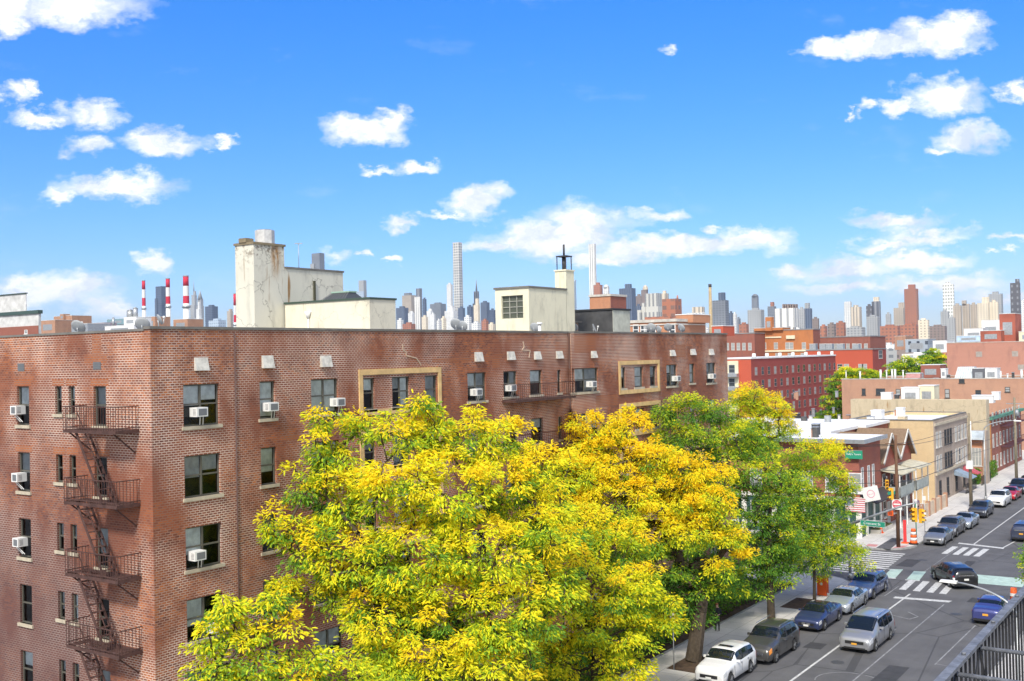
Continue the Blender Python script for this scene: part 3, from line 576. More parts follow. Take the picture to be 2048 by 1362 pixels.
m.box(-38.85, -38.05, 61.75, 62.55, 24.6, 24.68); m.tube([(-38.45, 62.15, 23.72), (-38.45, 62.15, 24.6)], .14, 8); L(m, 'flue_cage', plain('black_steel', (.045, .045, .05), .6), ch, o4)
m = MB(); m.tube([(-38.45, 62.15, 24.68), (-38.45, 62.15, 25.45)], .07, 8); L(m, 'spike', MC['black_steel'], ch, o4)
bb = empty('tarred_bulkhead', 'black tarred roof bulkhead with pale grey-green end wall beside the stairhouse', 'roof bulkhead', loc=(-40, 67, ZR)); o5 = Vector((-40, 67, ZR))
m = MB(); m.box(-42.7, -37.003, 66.11, 68.6, ZR, 21.05); L(m, 'tarred_wall', M_TAR, bb, o5)
m = MB(); m.box(-37.003, -36.97, 66.11, 68.6, ZR, 21.03); L(m, 'end_wall', mat('pale_render', (.55, .56, .47), .9), bb, o5)
m = MB(); m.box(-42.75, -36.9, 66.03, 68.7, 21.05, 21.17); L(m, 'edge_trim', plain('black_edge', (.03, .03, .03), .6), bb, o5)
c0 = pl(1141, 665, 1, 64.5); sm_ch = empty('brick_flue', 'short stained brick flue with flat cap in front of the black tarred wall', 'chimney', loc=(c0.x, 64.5, ZR))
m = MB(); m.box(-.42, .42, -.35, .35, 0, 1.75); m.build('shaft', mat('stained_brick', (.38, .27, .20), .9, vs=3, var=.4), sm_ch); m = MB(); m.box(-.62, .62, -.5, .5, 1.75, 1.86); m.build('cap', M_COPE, sm_ch)
def pipe(x, yb, yt, Y, lab, r=.07):
    p = pl(x, yt, 1, Y); m = MB(); m.tube([(0, 0, 0), (0, 0, p.z-ZR)], r, 8); m.cyl(0, 0, p.z-ZR-.02, p.z-ZR+.1, r*1.9, r*1.6, 8); oo = m.build('vent_pipe', M_WHITE); oo.location = (p.x, Y, ZR); tag(oo, lab, 'vent pipe')
pipe(1102, 665, 631, 60, 'thin white vent pipe with cap in front of the black tarred wall', .05); pipe(1079, 668, 648, 56, 'stubby thick white vent pipe right of the stairhouse', .1)
def dish(x, yc, X, Y, face, tilt, r, lab, m_=None):
    r *= .72
    p = pl(x, yc, 0, X) if Y is None else pl(x, yc, 1, Y)
    e = empty('satellite_dish', lab, 'satellite dish', 'satellite dishes on the brick roof', loc=(p.x, p.y, ZR)); hz_ = p.z-ZR
    R_ = Matrix.Rotation(math.radians(face), 4, 'Z') @ Matrix.Rotation(math.radians(90-tilt), 4, 'X'); m = MB(); n = 18; rings = []
    for j in range(5):
        q = r*j/4; rings.append([R_ @ Vector((q*math.cos(2*PI*i/n), q*math.sin(2*PI*i/n), .22*q*q/r)) for i in range(n)])
    for j in range(4):
        for i in range(n):
            a, b = rings[j], rings[j+1]; m.poly([a[i]+Vector((0, 0, hz_)), a[(i+1) % n]+Vector((0, 0, hz_)), b[(i+1) % n]+Vector((0, 0, hz_)), b[i]+Vector((0, 0, hz_))], 0, True)
    oo = m.build('reflector', m_ or M_DISH, e, weld=True); sd_ = oo.modifiers.new('thickness', 'SOLIDIFY'); sd_.thickness = .02
    tip = R_ @ Vector((0, 0, r*1.05))+Vector((0, 0, hz_)); m = MB(); m.tube([R_ @ Vector((0, -r*.9, .15))+Vector((0, 0, hz_)), tip], .025, 6); m.cyl(tip.x, tip.y, tip.z-.05, tip.z+.07, .06, n=8); m.build('feed_arm', M_WHITE, e)
    m = MB(); m.tube([(0, 0, 0), (0, 0, hz_*.9), tuple(R_ @ Vector((0, 0, -.03))+Vector((0, 0, hz_)))], .035, 6); m.build('mast', M_GALV, e)
DL = [(155, 655, None, 31, 200, 35, .52, 'grey satellite dish lying back near the left end of the roof parapet'), (284, 650, None, 31, 215, 30, .5, 'large pale dish turned left just behind the brick corner'), (317, 640, None, 33, 160, 25, .38, 'oval dish standing upright right of the brick corner'),
 (912, 650, None, 50, 190, 30, .55, 'pair-left grey dish on the parapet below the tallest skyscraper'), (925, 652, None, 49, 175, 20, .42, 'darker round dish overlapping the grey one below the tallest skyscraper'),
 (1068, 655, None, 57, 185, 20, .42, 'grey dish against the cream stairhouse wall'), (1122, 657, None, 63, 110, 20, .42, 'white dish seen edge-on left of the short brick flue'), (1148, 655, None, 63.4, 190, 25, .4, 'pale dish fixed to the short brick flue'), (1187, 657, None, 65, 110, 20, .45, 'white edge-on dish before the black tarred wall'),
 (1302, 656, None, 72, 195, 20, .5, 'leftmost dish in front of the far orange brick flats'), (1316, 659, None, 72, 160, 15, .4, 'narrow tilted dish second of the row before the orange brick flats'), (1336, 655, None, 73, 200, 25, .45, 'round blue-grey dish third of the row before the orange brick flats'), (1362, 657, None, 74, 170, 25, .45, 'rightmost pale dish before the orange brick flats')]
for d in DL: dish(*d)
# ------------------------------------------------------------------ neighbourhood blocks
WCACHE = {}
def small_window(kind, w_, h_, fm, gm):
    key = (kind, round(w_, 2), round(h_, 2), fm.name, gm.name)
    if key not in WCACHE:
        P = (lambda u, z, d: Vector((u, -d, z))) if kind == 'S' else (lambda u, z, d: Vector((d, u, z)))
        m = MB(); t_ = min(.09, w_*.12)
        for (a, b, c, d) in ((-w_/2, -w_/2+t_, 0, h_), (w_/2-t_, w_/2, 0, h_), (-w_/2+t_, w_/2-t_, 0, t_), (-w_/2+t_, w_/2-t_, h_-t_, h_), (-w_/2+t_, w_/2-t_, h_*.5-t_/2, h_*.5+t_/2)): pbox(m, P, a, b, c, d, -.02, .05)
        pbox(m, P, -w_/2+t_*.5, w_/2-t_*.5, t_*.5, h_-t_*.5, -.02, .025, 1); pbox(m, P, -w_/2-.08, w_/2+.08, -.12, 0, -.02, .1)
        me = m.build('window', [fm, gm]); WCACHE[key] = me.data; bpy.data.objects.remove(me)
    return WCACHE[key]
def put_window(parent, kind, plane, u, z, w_, h_, fm, gm):
    o = bpy.data.objects.new('window', small_window(kind, w_, h_, fm, gm)); COL.objects.link(o); o.parent = parent
    o.location = (u, plane, z) if kind == 'S' else (plane, u, z); return o
M_WF = mat('white_window_frame', (.62, .60, .55), .7); M_WG = plain('dark_pane', (.05, .06, .07), .12); M_WG2 = plain('pale_pane', (.34, .35, .34), .3); M_DF = plain('dark_window_frame', (.06, .055, .05), .6)
def wins_grid(parent, kind, plane, u0, u1, nu, z0, dz, nz, w_, h_, fm=None, gm=None, skip=0):
    for j in range(nz):
        for i in range(nu):
            if random.random() < skip: continue
            put_window(parent, kind, plane, u0+(u1-u0)*(i+.5)/nu, z0+j*dz, w_, h_, fm or M_WF, (gm or (M_WG if random.random() < .6 else M_WG2)))
def block(name, label, cat, y0, pl_, pr, pe, yt, wallm, roofm=None, z0=0, depth=None, side=None, cope=None, par=.35):
    """box whose south face spans photo columns pl_..pr at Y=y0 and whose east face recedes to column pe"""
    c = pl(pr, yt, 1, y0); X1 = c.x; Z = c.z; X0 = pl(pl_, yt, 1, y0).x; Y1 = pl(pe, yt, 0, X1).y if pe else y0+(depth or 12)
    e = empty(name, label, cat)
    roofm = roofm or M_ROOF
    m = MB(); m.box(X0, X1, y0, Y1, z0, Z-par, 0)
    t_ = .25
    m.box(X0, X1, y0, y0+t_, Z-par+.002, Z); m.box(X0, X1, Y1-t_, Y1, Z-par+.002, Z); m.box(X0, X0+t_, y0+t_, Y1-t_, Z-par+.002, Z); m.box(X1-t_, X1, y0+t_, Y1-t_, Z-par+.002, Z)
    if side:
        pass
    m.build('wall', wallm, e)
    r_ = MB(); r_.poly([(X0+t_, y0+t_, Z-par+.01), (X1-t_, y0+t_, Z-par+.01), (X1-t_, Y1-t_, Z-par+.01), (X0+t_, Y1-t_, Z-par+.01)]); r_.build('roof', roofm, e)
    if cope:
        k = MB(); b_ = .06
        k.box(X0-b_, X1+b_, y0-b_, y0+t_+.02, Z+.003, Z+.12); k.box(X0-b_, X1+b_, Y1-t_, Y1+b_, Z+.003, Z+.12); k.box(X1-t_-.02, X1+b_, y0+t_+.025, Y1-t_-.005, Z+.003, Z+.12); k.box(X0-b_, X0+t_, y0+t_+.025, Y1-t_-.005, Z+.003, Z+.12); k.build('coping', cope, e)
    return e, X0, X1, y0, Y1, Z
def bm_(name, c1, c2, mo, **k): return brickm(name, c1, c2, mo, mo, pale=.3, smoke=.6, **k)
B_TAN = bm_('tan_brick', (.66, .48, .25), (.58, .42, .22), (.62, .50, .33), stain=(.52, .36, .18)); B_TAUPE = bm_('taupe_brick', (.40, .32, .26), (.34, .27, .22), (.42, .36, .30), stain=(.34, .26, .2))
B_RED2 = bm_('dark_red_brick', (.30, .085, .06), (.24, .07, .05), (.32, .16, .12), stain=(.26, .08, .06)); B_OR = bm_('orange_brick', (.50, .20, .09), (.42, .16, .07), (.5, .3, .2), stain=(.40, .15, .07))
B_BROWN = bm_('brown_common_brick', (.44, .23, .14), (.38, .19, .12), (.46, .30, .22), stain=(.36, .17, .10)); B_SALM = bm_('salmon_brick', (.46, .21, .15), (.42, .19, .13), (.46, .26, .2), stain=(.42, .19, .14), ps=.03)
B_WEATH = bm_('weathered_grey_brick', (.42, .35, .24), (.38, .30, .2), (.42, .36, .28), stain=(.27, .17, .09), ps=.3)
B_WEATH = stuc('mottled_render_wall', (.50, .42, .29), .9)
M_COPEP = mat('pale_coping', (.55, .52, .46), .85)
# corner tavern -----------------------------------------------------------
tv = empty('corner_tavern', 'two-storey red brick corner tavern with flat pale roof and white and green shopfront', 'tavern')
TX, TY, TZ = -31., 102., 9.1
m = MB(); m.box(-52, TX, TY, 109, 3.7, TZ); m.build('wall', bm_('tavern_brick', (.36, .10, .07), (.30, .085, .06), (.34, .15, .11), stain=(.42, .16, .07)), tv)
m = MB(); m.box(-52.3, TX+.7, TY-.6, 109.0, TZ+.002, TZ+.28); m.build('roof', M_WROOF, tv)
m = MB(); m.box(-52.3, TX+.74, TY-.66, TY-.6, TZ-.05, TZ+.34); m.box(TX+.7, TX+.76, TY-.6, 109, TZ-.05, TZ+.34); m.build('gutter', M_GALV, tv)
m = MB(); m.box(-52, TX+.01, TY-.01, 109, .15, 3.7); m.build('shopfront', plain('dark_green_panel', (.035, .085, .075), .5), tv)
m = MB(); 
for x in (-31.1, -33.6, -36.4, -39.4, -42.5, -45.5): m.box(x-.25, x+.25, TY-.14, TY-.012, .15, 3.6)
for y in (103.9, 106.2, 108.4): m.box(TX+.012, TX+.12, y-.25, y+.25, .15, 3.6)
m.box(-52, TX+.15, TY-.2, TY-.012, 3.6, 3.95); m.box(TX+.012, TX+.15, TY-.01, 109, 3.6, 3.95); m.build('pilaster', mat('cream_paint', (.80, .78, .70), .7), tv)
for x in (-34.9, -37.8, -41, -44): put_window(tv, 'S', TY-.02, x, 1.0, 1.7, 2.1, M_WF, M_WG)
for (x, w_) in ((-31.4, 1.25), (-33.6, 1.3), (-36.1, 1.3), (-38.6, 1.3), (-41.2, 1.3), (-44, 1.3)):
    put_window(tv, 'S', TY, x, 4.4, w_, 1.85, mat('bright_white_frame', (.82, .82, .8), .6), M_WG2)
for y in (102.9, 104.9, 106.4): put_window(tv, 'E', TX, y, 4.6, .7, 2.1, MC['bright_white_frame'], M_WG2)
m = MB(); 
for (a, b) in (((TX, 102.2), (TX, 112.6)),): m.hexa([(TX, 102.2, 3.95), (TX+1.5, 102.2, 3.4), (TX+1.5, 112.6, 3.4), (TX, 112.6, 3.95), (TX, 102.2, 4.15), (TX+1.5, 102.2, 3.5), (TX+1.5, 112.6, 3.5), (TX, 112.6, 4.15)])
m.build('awning', plain('dark_awning', (.055, .045, .045), .7), tv)
fl = empty('flag', 'faded stars and stripes flag hung below the white double window of the tavern', 'flag', loc=(-31.3, 101.75, 3.2))
m = MB()
for i in range(13): m.box(-1.0, .85, -.02, 0, -.6+i*.1, -.5+i*.1, 0 if i % 2 == 0 else 1)
m.box(-1.0, -.2, -.03, -.021, .0, .7, 2); m.build('cloth', [plain('flag_red', (.55, .13, .14), .8), plain('flag_white', (.75, .74, .76), .8), plain('flag_blue', (.16, .17, .33), .8)], fl)
m = MB()
for j in range(5):
    for i in range(6): m.box(-.93+i*.13, -.90+i*.13, -.034, -.031, .06+j*.13, .09+j*.13)
m.build('stars', plain('star_white', (.85, .85, .85), .8), fl); m = MB(); m.bar((-1.03, 0, .72), (.9, 0, .72), .04); m.build('pole', M_WHITE, fl)
sg = empty('hanging_sign', 'square white sign with faint pink ring logo leaning beside the dark awning', 'sign', loc=(-29.9, 101.9, 4.3))
m = MB(); m.box(-.75, .75, -.05, .03, -.6, .75); ob = m.build('board', M_WHITE, sg); ob.rotation_euler = (0, math.radians(-14), 0)
m = MB()
for i in range(24):
    a, b = 2*PI*i/24, 2*PI*(i+1)/24
    m.poly([(.3*math.cos(a), -.056, .08+.3*math.sin(a)), (.38*math.cos(a), -.056, .08+.38*math.sin(a)), (.38*math.cos(b), -.056, .08+.38*math.sin(b)), (.3*math.cos(b), -.056, .08+.3*math.sin(b))])
ob = m.build('ring_emblem', plain('pink_print', (.66, .34, .42), .7), sg); ob.rotation_euler = (0, math.radians(-14), 0)
text('KELLY\'S', .2, MC['pink_print'], sg, Matrix.Rotation(math.radians(-14), 4, 'Y') @ facing(0, -.06, .05, (0, -1)))
# gabled houses --------------------------------------------------------------
def house(lab, y0, y1, zr, gable):
    e = empty('row_house', lab, 'row house', 'gabled brick row houses')
    X1 = -31.2; m = MB(); m.box(-36, X1, y0+.03, y1-.02, .15, 6.6); m.build('wall', B_RED2, e)
    yc = (y0+y1)/2; zt = 9.2; r_ = MB()
    for (a, b) in ((y0, yc), (y1, yc)):
        p = [(-36, a, 6.4), (X1+.5, a, 6.4), (X1+.5, b, zt), (-36, b, zt)]
        if a > b: p.reverse()
        q = [(x, y, z+.14) for x, y, z in p]; r_.hexa([*p, *q])
    r_.build('roof', mat('brown_shingle', (.25, .17, .11), .95, vs=6, fine=.5), e)
    g_ = MB(); g_.poly([(X1+.01, y0+.2, 6.6), (X1+.01, y1-.2, 6.6), (X1+.01, yc, zt-.05)]); g_.build('gable', mat('red_gable_paint', (.36, .10, .07), .8), e)
    t_ = MB(); t_.bar((X1+.55, y0, 6.42), (X1+.55, yc, zt+.02), .09, .28); t_.bar((X1+.55, y1, 6.42), (X1+.55, yc, zt+.02), .09, .28); t_.build('bargeboard', M_WF, e)
    pr_ = MB(); pr_.hexa([(X1, y0+.5, 5.7), (X1+2.2, y0+.5, 5.35), (X1+2.2, y1-.5, 5.35), (X1, y1-.5, 5.7), (X1, y0+.5, 5.85), (X1+2.2, y0+.5, 5.45), (X1+2.2, y1-.5, 5.45), (X1, y1-.5, 5.85)]); pr_.build('porch_roof', mat('pale_awning', (.55, .52, .40), .8), e)
    b_ = MB(); b_.box(X1+.01, X1+1.9, y0+.6, y1-.6, 3.1, 3.25); b_.box(X1+1.85, X1+1.93, y0+.6, y1-.6, 3.25, 4.15); b_.box(X1+.01, X1+1.84, y0+.6, y0+.66, 3.25, 4.15); b_.build('balcony', mat('grey_panel', (.38, .41, .38), .7), e)
    k = MB()
    for y in (y0+.65, (y0+y1)/2, y1-.65): k.box(X1+1.8, X1+1.9, y-.05, y+.05, .15, 5.4)
    k.build('post', MC['bright_white_frame'], e)
    for y in (y0+1.7, y1-1.7): put_window(e, 'E', X1, y, 3.5, 1.0, 1.8, M_WF, M_WG); put_window(e, 'E', X1, y, .9, 1.1, 1.7, M_WF, M_WG)
    put_window(e, 'E', X1, yc, .15, 1.0, 2.2, M_WF, M_WG2)
    return e
house('brown-roofed red brick row house with porch balcony, next to the tavern', 109, 115.2, 9, 1); house('brown-roofed red brick row house against the blank tan brick wall', 115.2, 121.4, 9, 1)
for nm, x0, x1, y0, y1, z, lab in (('flat_roofed_house', -56, -36.2, 109.15, 118.4, 9.25, 'brick house with broad white flat roof behind the brown gables, nearer half'), ('flat_roofed_house', -56, -35.4, 118.5, 127.85, 9.3, 'brick house with broad white flat roof beside the tan corner house')):
    e = empty(nm, lab, 'house', 'white flat-roofed houses'); MB().box(x0, x1, y0, y1, .1, z).build('wall', B_RED2, e); MB().box(x0+.05, x1+.25, y0-.02, y1-.05, z+.002, z+.3).build('roof', M_WROOF, e)
    for i_ in range(4): MB().box(x1-3.3*i_-2.2, x1-3.3*i_-1.6, y0+2+i_%3*1.5, y0+2.6+i_%3*1.5, z+.3, z+.8+.25*(i_%2)).build('roof_vent', [M_WHITE, M_GALV, M_TAR][i_%3], e)
# tan three-storey and its neighbours ----------------------------------------------
e, X0, X1, y0, Y1, Z = block('tan_apartment_house', 'three-storey tan brick corner house with white roof coating and blank side wall', 'apartment house', 128, 1700, 1866, 1932, 842, B_TAN, M_WROOF, cope=M_COPE)
tanX, tanZ, tanY = X1, Z, Y1
m = MB(); m.box(X1+.002, X1+.12, 128.02, Y1, .15, Z-.02); m.build('street_front', B_TAUPE, e)
for zz in (.9+2.9*1, .9+2.9*2-.2):
    for i, (f_, fm, gm) in enumerate(((.06, M_WF, M_WG2), (.15, M_WF, M_WG2), (.30, M_DF, M_DARK), (.38, M_DF, M_DARK), (.46, M_DF, M_DARK), (.62, M_WF, M_WG2), (.72, M_WF, M_WG), (.82, M_WF, M_WG2), (.93, M_WF, M_WG2))):
        put_window(e, 'E', X1+.12, 128+(Y1-128)*f_, zz, .95, 1.75, fm, gm)
for f_ in (.12, .34, .6, .85): put_window(e, 'E', X1+.12, 128+(Y1-128)*f_, .6, 1.1, 2.0, M_DF, M_DARK)
m = MB(); m.box(X1+.12, X1+.3, 128.02, Y1, 3.35, 3.6); m.box(X1+.12, X1+.24, 128.02, Y1, Z-.6, Z-.3); m.build('string_course', M_STONE, e)
m = MB(); m.hexa([(X1+.1, 137, 2.5), (X1+2.2, 137, 2.1), (X1+2.2, 139.6, 2.1), (X1+.1, 139.6, 2.5), (X1+.1, 137, 3.1), (X1+2.2, 137, 2.2), (X1+2.2, 139.6, 2.2), (X1+.1, 139.6, 3.1)]); m.build('awning', mat('blue_grey_awning', (.25, .32, .40), .7), e)
m = MB(); m.hexa([(X1+.1, 142, 2.5), (X1+1.8, 142, 2.1), (X1+1.8, 144, 2.1), (X1+.1, 144, 2.5), (X1+.1, 142, 3.1), (X1+1.8, 142, 2.2), (X1+1.8, 144, 2.2), (X1+.1, 144, 3.1)]); m.build('awning', mat('red_awning', (.50, .10, .12), .7), e)
def rbox(x0, x1, yt, yb, Y, d, lab, m_, name='rooftop_unit', cat='rooftop unit'):
    a = pl(x0, yb, 1, Y); b = pl(x1, yt, 1, Y); m = MB(); w_ = (b.x-a.x)/2; h_ = max(.3, b.z-a.z)
    m.box(-w_, w_, 0, d, 0, h_); m.box(-w_-.06, w_+.06, -.06, d+.06, h_+.002, h_+.1, 1); m.box(-w_*.6, w_*.6, -.02, -.002, h_*.25, h_*.7, 2) if h_ > 1.2 else None
    o = m.build(name, [m_, M_WHITE, M_GALV]); o.location = ((a.x+b.x)/2, Y, a.z); return tag(o, lab, cat)
e2, X0, X1, y0, Y1, Z = block('weathered_row_building', 'long building with mottled grey-brown brick side wall and white roof with sheds', 'row building', 156, 1701, 1972, 1978, 800, B_WEATH, M_WROOF)
wZ = Z
rbox(1803, 1838, 776, 806, 158.5, 2.5, 'white roof shed left of the cream roof shed', M_WROOF, 'roof_shed', 'roof shed'); rbox(1838, 1868, 772, 808, 159, 3, 'cream roof shed with pale roof slab and grey side', M_CREAM, 'roof_shed', 'roof shed')
rbox(1762, 1782, 786, 800, 157.5, 1.2, 'small white box unit at the left end of the mottled brick roof', M_WROOF); rbox(1944, 1985, 792, 806, 160, 2, 'low white parapet box at the right end of the white roofs', M_WROOF); rbox(1984, 1998, 785, 800, 161, 1.2, 'white cube chimney on the right-hand white roof', M_WROOF)
rbox(1793, 1806, 817, 836, 134, 1, 'white chimney block on the tan house roof', M_WROOF, 'roof_chimney', 'chimney'); rbox(1742, 1762, 822, 838, 133, 1.5, 'white box on the left part of the tan house roof', M_WROOF)
rbox(1795, 1810, 833, 842, 131, 1.2, 'brown tarpaulin-covered heap on the tan house roof', B_WEATH, 'covered_heap', 'roof heap')
e3, X0, X1, y0, Y1, Z = block('set_back_house', 'narrow set-back house with orange brick bay between tan and dark red houses', 'row house', 149.5, 1926, 1972, 1977, 862, B_TAUPE, M_WROOF)
q0 = pl(1943, 880, 1, 149); q1 = pl(1965, 960, 1, 149); m = MB(); m.box(q0.x, q1.x, 149, 149.49, q1.z, q0.z, 1); m.box(q0.x, q1.x, 149.1, 149.49, .15, q1.z-.002); m.build('bay', [mat('peach_stucco', (.58, .42, .30), .9), B_OR], e3)
for f_ in (.18, .5, .82): put_window(e3, 'S', 149, q0.x+(q1.x-q0.x)*f_, q0.z-3.3, .38, 2.3, M_WF, M_WG2); put_window(e3, 'S', 149.1, q0.x+(q1.x-q0.x)*f_, 1.0, .38, 1.5, M_WF, M_WG)
m = MB(); m.hexa([(q0.x-.2, 148.2, q0.z+.1), (q1.x+.3, 148.2, q0.z+.1), (q1.x+.3, 149.4, q0.z+.1), (q0.x-.2, 149.4, q0.z+.1), (q0.x-.2, 148.3, q0.z+.35), (q1.x+.3, 148.3, q0.z+.35), (q1.x+.3, 149.4, q0.z+1.2), (q0.x-.2, 149.4, q0.z+1.2)]); m.build('bay_roof', mat('blue_grey_metal', (.42, .47, .50), .5), e3)
e4, X0, X1, y0, Y1, Z = block('green_cornice_house', 'dark red brick house with green cornice, orange corner pier and hanging balconies', 'row house', 158.5, 1955, 1977, 2042, 836, B_RED2, M_WROOF)
gX, gY0, gY1, gZ = X1, y0, Y1, Z
m = MB(); m.box(gX+.002, gX+.5, gY0, gY1, gZ-.3, gZ+.1); m.build('cornice', mat('green_cornice', (.10, .26, .18), .7), e4); m = MB(); m.box(gX-.4, gX+.12, gY0-.12, gY0+.9, .15, gZ-.32); m.build('corner_pier', mat('orange_pier', (.62, .25, .06), .8), e4)
wins_grid(e4, 'E', gX, gY0+1.5, gY1-.5, 9, .9, 3.0, 3, .9, 1.8)
for z in (3.4, 6.4):
    m = MB(); m.box(gX, gX+1.0, gY0+8, gY1-2, z, z+.12)
    for i in range(24): m.bar((gX+.97, gY0+8+i*(gY1-10-gY0)/23, z+.12), (gX+.97, gY0+8+i*(gY1-10-gY0)/23, z+1.0), .03)
    m.bar((gX+.97, gY0+8, z+1), (gX+.97, gY1-2, z+1), .05); m.build('balcony', mat('maroon_iron', (.10, .04, .05), .7), e4)
e5, X0, X1, y0, Y1, Z = block('brown_warehouse', 'wide brown brick building with rooftop pipes and a sloped skylight', 'warehouse', 200, 1683, 2085, None, 757, B_BROWN, M_ROOF, depth=20, cope=M_COPEP)
bZ = Z
for (a, b, yt, yb) in ((1724, 1731, 777, 790), (1752, 1770, 777, 790), (1792, 1801, 778, 790), (1830, 1845, 776, 788), (1890, 1899, 778, 796), (1918, 1929, 758, 766), (1951, 1962, 780, 790), (2010, 2020, 774, 784)):
    A_ = pl(a, yb, 1, 200); B_ = pl(b, yt, 1, 200); put_window(e5, 'S', 200, (A_.x+B_.x)/2, A_.z, max(.7, B_.x-A_.x), B_.z-A_.z, M_DF, random.choice([M_WG, M_WG2]))
for i, (x, yt) in enumerate([(1692, 742), (1720, 743), (1761, 740), (1773, 741), (1784, 739), (1790, 739), (1806, 741), (2001, 743), (2043, 740), (2015, 748)]):
    p = pl(x, yt, 1, 203); m = MB(); m.tube([(0, 0, 0), (0, 0, p.z-bZ+.35)], .12+.04*(i % 3), 8); m.cyl(0, 0, p.z-bZ+.3, p.z-bZ+.42, .24, .2, 8)
    o = m.build('vent_pipe', M_WHITE); o.location = (p.x, 203, bZ-.35); tag(o, 'white vent pipe standing along the parapet of the wide brown brick building', 'vent pipe', 'white vent pipes on the brown brick roof')
a = pl(1909, 760, 1, 206); b = pl(1945, 738, 1, 206); sk = empty('sloped_skylight', 'large sloped factory skylight with dark glass on the brown brick building', 'skylight', loc=(a.x, 206, bZ-.3)); wd = b.x-a.x; hh = b.z-a.z+.3
m = MB(); m.hexa([(0, 0, 0), (wd, 0, 0), (wd, 4, 0), (0, 4, 0), (.4, 1.4, hh), (wd-.1, 1.4, hh), (wd-.1, 4, hh), (.4, 4, hh)]); m.build('glazing', mat('pale_glass', (.48, .54, .56), .3), sk)
m = MB(); [m.bar((wd*i/8, -.03, .02), (.4+(wd-.5)*i/8, 1.37, hh), .07) for i in range(9)]; m.build('glazing_bars', M_WHITE, sk)
rbox(1945, 1970, 737, 762, 206, 3, 'dark grey sloped hood right of the factory skylight', plain('slate_hood', (.12, .125, .14), .7), 'roof_hood', 'roof hood'); rbox(1970, 1994, 737, 760, 206, 3, 'white louvred roof box right of the dark hood', M_WHITE)
rbox(1812, 1840, 747, 756, 206, 2, 'long low pink and white roof unit on the brown brick building', mat('pink_panel', (.6, .32, .3), .8)); rbox(1882, 1891, 738, 756, 204, 2, 'white upright roof box left of the factory skylight', M_WHITE); rbox(1842, 1880, 730, 756, 214, 5, 'small red brick penthouse behind the brown brick roof', B_RED2, 'penthouse', 'penthouse')
e6, X0, X1, y0, Y1, Z = block('salmon_factory', 'huge plain salmon brick factory wall with three blocked square openings', 'factory', 262, 1893, 2095, None, 682, B_SALM, M_ROOF, depth=30, cope=M_COPEP)
for (x, y) in ((1958, 709), (2030, 708), (2042, 735)):
    A_ = pl(x-6, y+5, 1, 262); B_ = pl(x+6, y-6, 1, 262); m = MB(); m.box(A_.x, B_.x, 261.97, 262.01, A_.z, B_.z); m.build('blocked_opening', mat('cement_infill', (.36, .32, .28), .9), e6)
sZ = Z
rbox(2000, 2030, 627, 684, 272, 8, 'tall plain red brick stair tower on the salmon factory roof', mat('flat_red_brick', (.40, .12, .08), .9, vs=.3), 'stair_tower', 'stair tower'); rbox(1961, 2002, 661, 684, 268, 6, 'low red brick penthouse with door on the salmon factory', MC['flat_red_brick'], 'penthouse', 'penthouse')
rbox(1913, 1961, 671, 684, 268, 6, 'pale blue roof enclosure on the salmon factory', mat('pale_blue_panel', (.48, .62, .78), .7), 'roof_enclosure', 'roof enclosure'); rbox(1928, 1966, 657, 684, 280, 6, 'white flat roof enclosure behind the pale blue one', M_WROOF, 'roof_enclosure', 'roof enclosure'); rbox(1964, 1999, 640, 684, 290, 6, 'white water-tank house with dark gear on top', M_WROOF, 'tank_house', 'tank house'); rbox(2038, 2070, 663, 684, 270, 6, 'cream roof box at the right picture edge', M_CREAM)
# red school-like complex -----------------------------------------------------------
B_VR = mat('vivid_red_paint', (.50, .10, .055), .85, vs=.1, var=.1); B_VR_SHADE = mat('vivid_red_shaded', (.33, .07, .055), .85, vs=.1, var=.12)  # same red walls; the darker copy paints shade onto the east faces
def block2(name, label, cat, y0, pl_, pr, pe, yt, mS, mE, roofm=M_ROOF, depth=None, z0=0):
    c = pl(pr, yt, 1, y0); X1 = c.x; Z = c.z; X0 = pl(pl_, yt, 1, y0).x; Y1 = pl(pe, yt, 0, X1).y if pe else y0+(depth or 14)
    e = empty(name, label, cat); m = MB(); m.box(X0, X1-.02, y0, Y1, z0, Z); m.box(X1-.02+.001, X1, y0+.001, Y1, z0, Z-.001, 1); m.build('wall', [mS, mE], e)
    m = MB(); m.box(X0-.1, X1+.15, y0-.15, Y1+.1, Z+.003, Z+.35); m.build('roof', roofm, e); return e, X0, X1, y0, Y1, Z
e7, X0, X1, y0, Y1, Z = block2('red_apartment_building', 'vivid red five-storey building with long shade-toned maroon window front, beyond the brick block', 'apartment building', 235, 1420, 1502, 1671, 718, B_VR, B_VR_SHADE, M_WROOF)
rows = 5; n = 15
for j in range(rows):
    zt = Z-1.9-j*3.0
    for i in range(n): put_window(e7, 'E', X1, y0+(Y1-y0)*(i+.7)/n, zt-1.9, 1.7, 1.9, mat('maroon_frame', (.40, .20, .16), .8), M_WG if (i+j) % 3 else M_WG2)
c1 = pl(1449, 722, 1, 234.9); c2 = pl(1478, 770, 1, 234.9); m = MB(); m.box(c1.x, c2.x, 234.6, 234.99, c2.z-12, c1.z); m.build('cream_bay', M_CREAM, e7)
for yy in (737, 764): 
    q = pl(1464, yy+9, 1, 234.6); put_window(e7, 'S', 234.6, q.x, q.z, 1.5, 1.9, M_GALV, M_WG); m = MB(); m.box(q.x-1.5, q.x+1.7, 233.2, 234.59, q.z-.9, q.z-.1); m.build('balcony', M_GALV, e7)
for i, x in enumerate(range(1508, 1665, 26)):
    p = pl(x, 714, 0, X1-1); m = MB(); m.cyl(0, 0, 0, .9, .5, .4, 10); o = m.build('roof_ventilator', M_WHITE); o.location = (p.x, p.y, Z+.35); tag(o, 'round white ventilator in the line along the maroon building roof edge', 'ventilator', 'ventilators on the maroon roof edge')
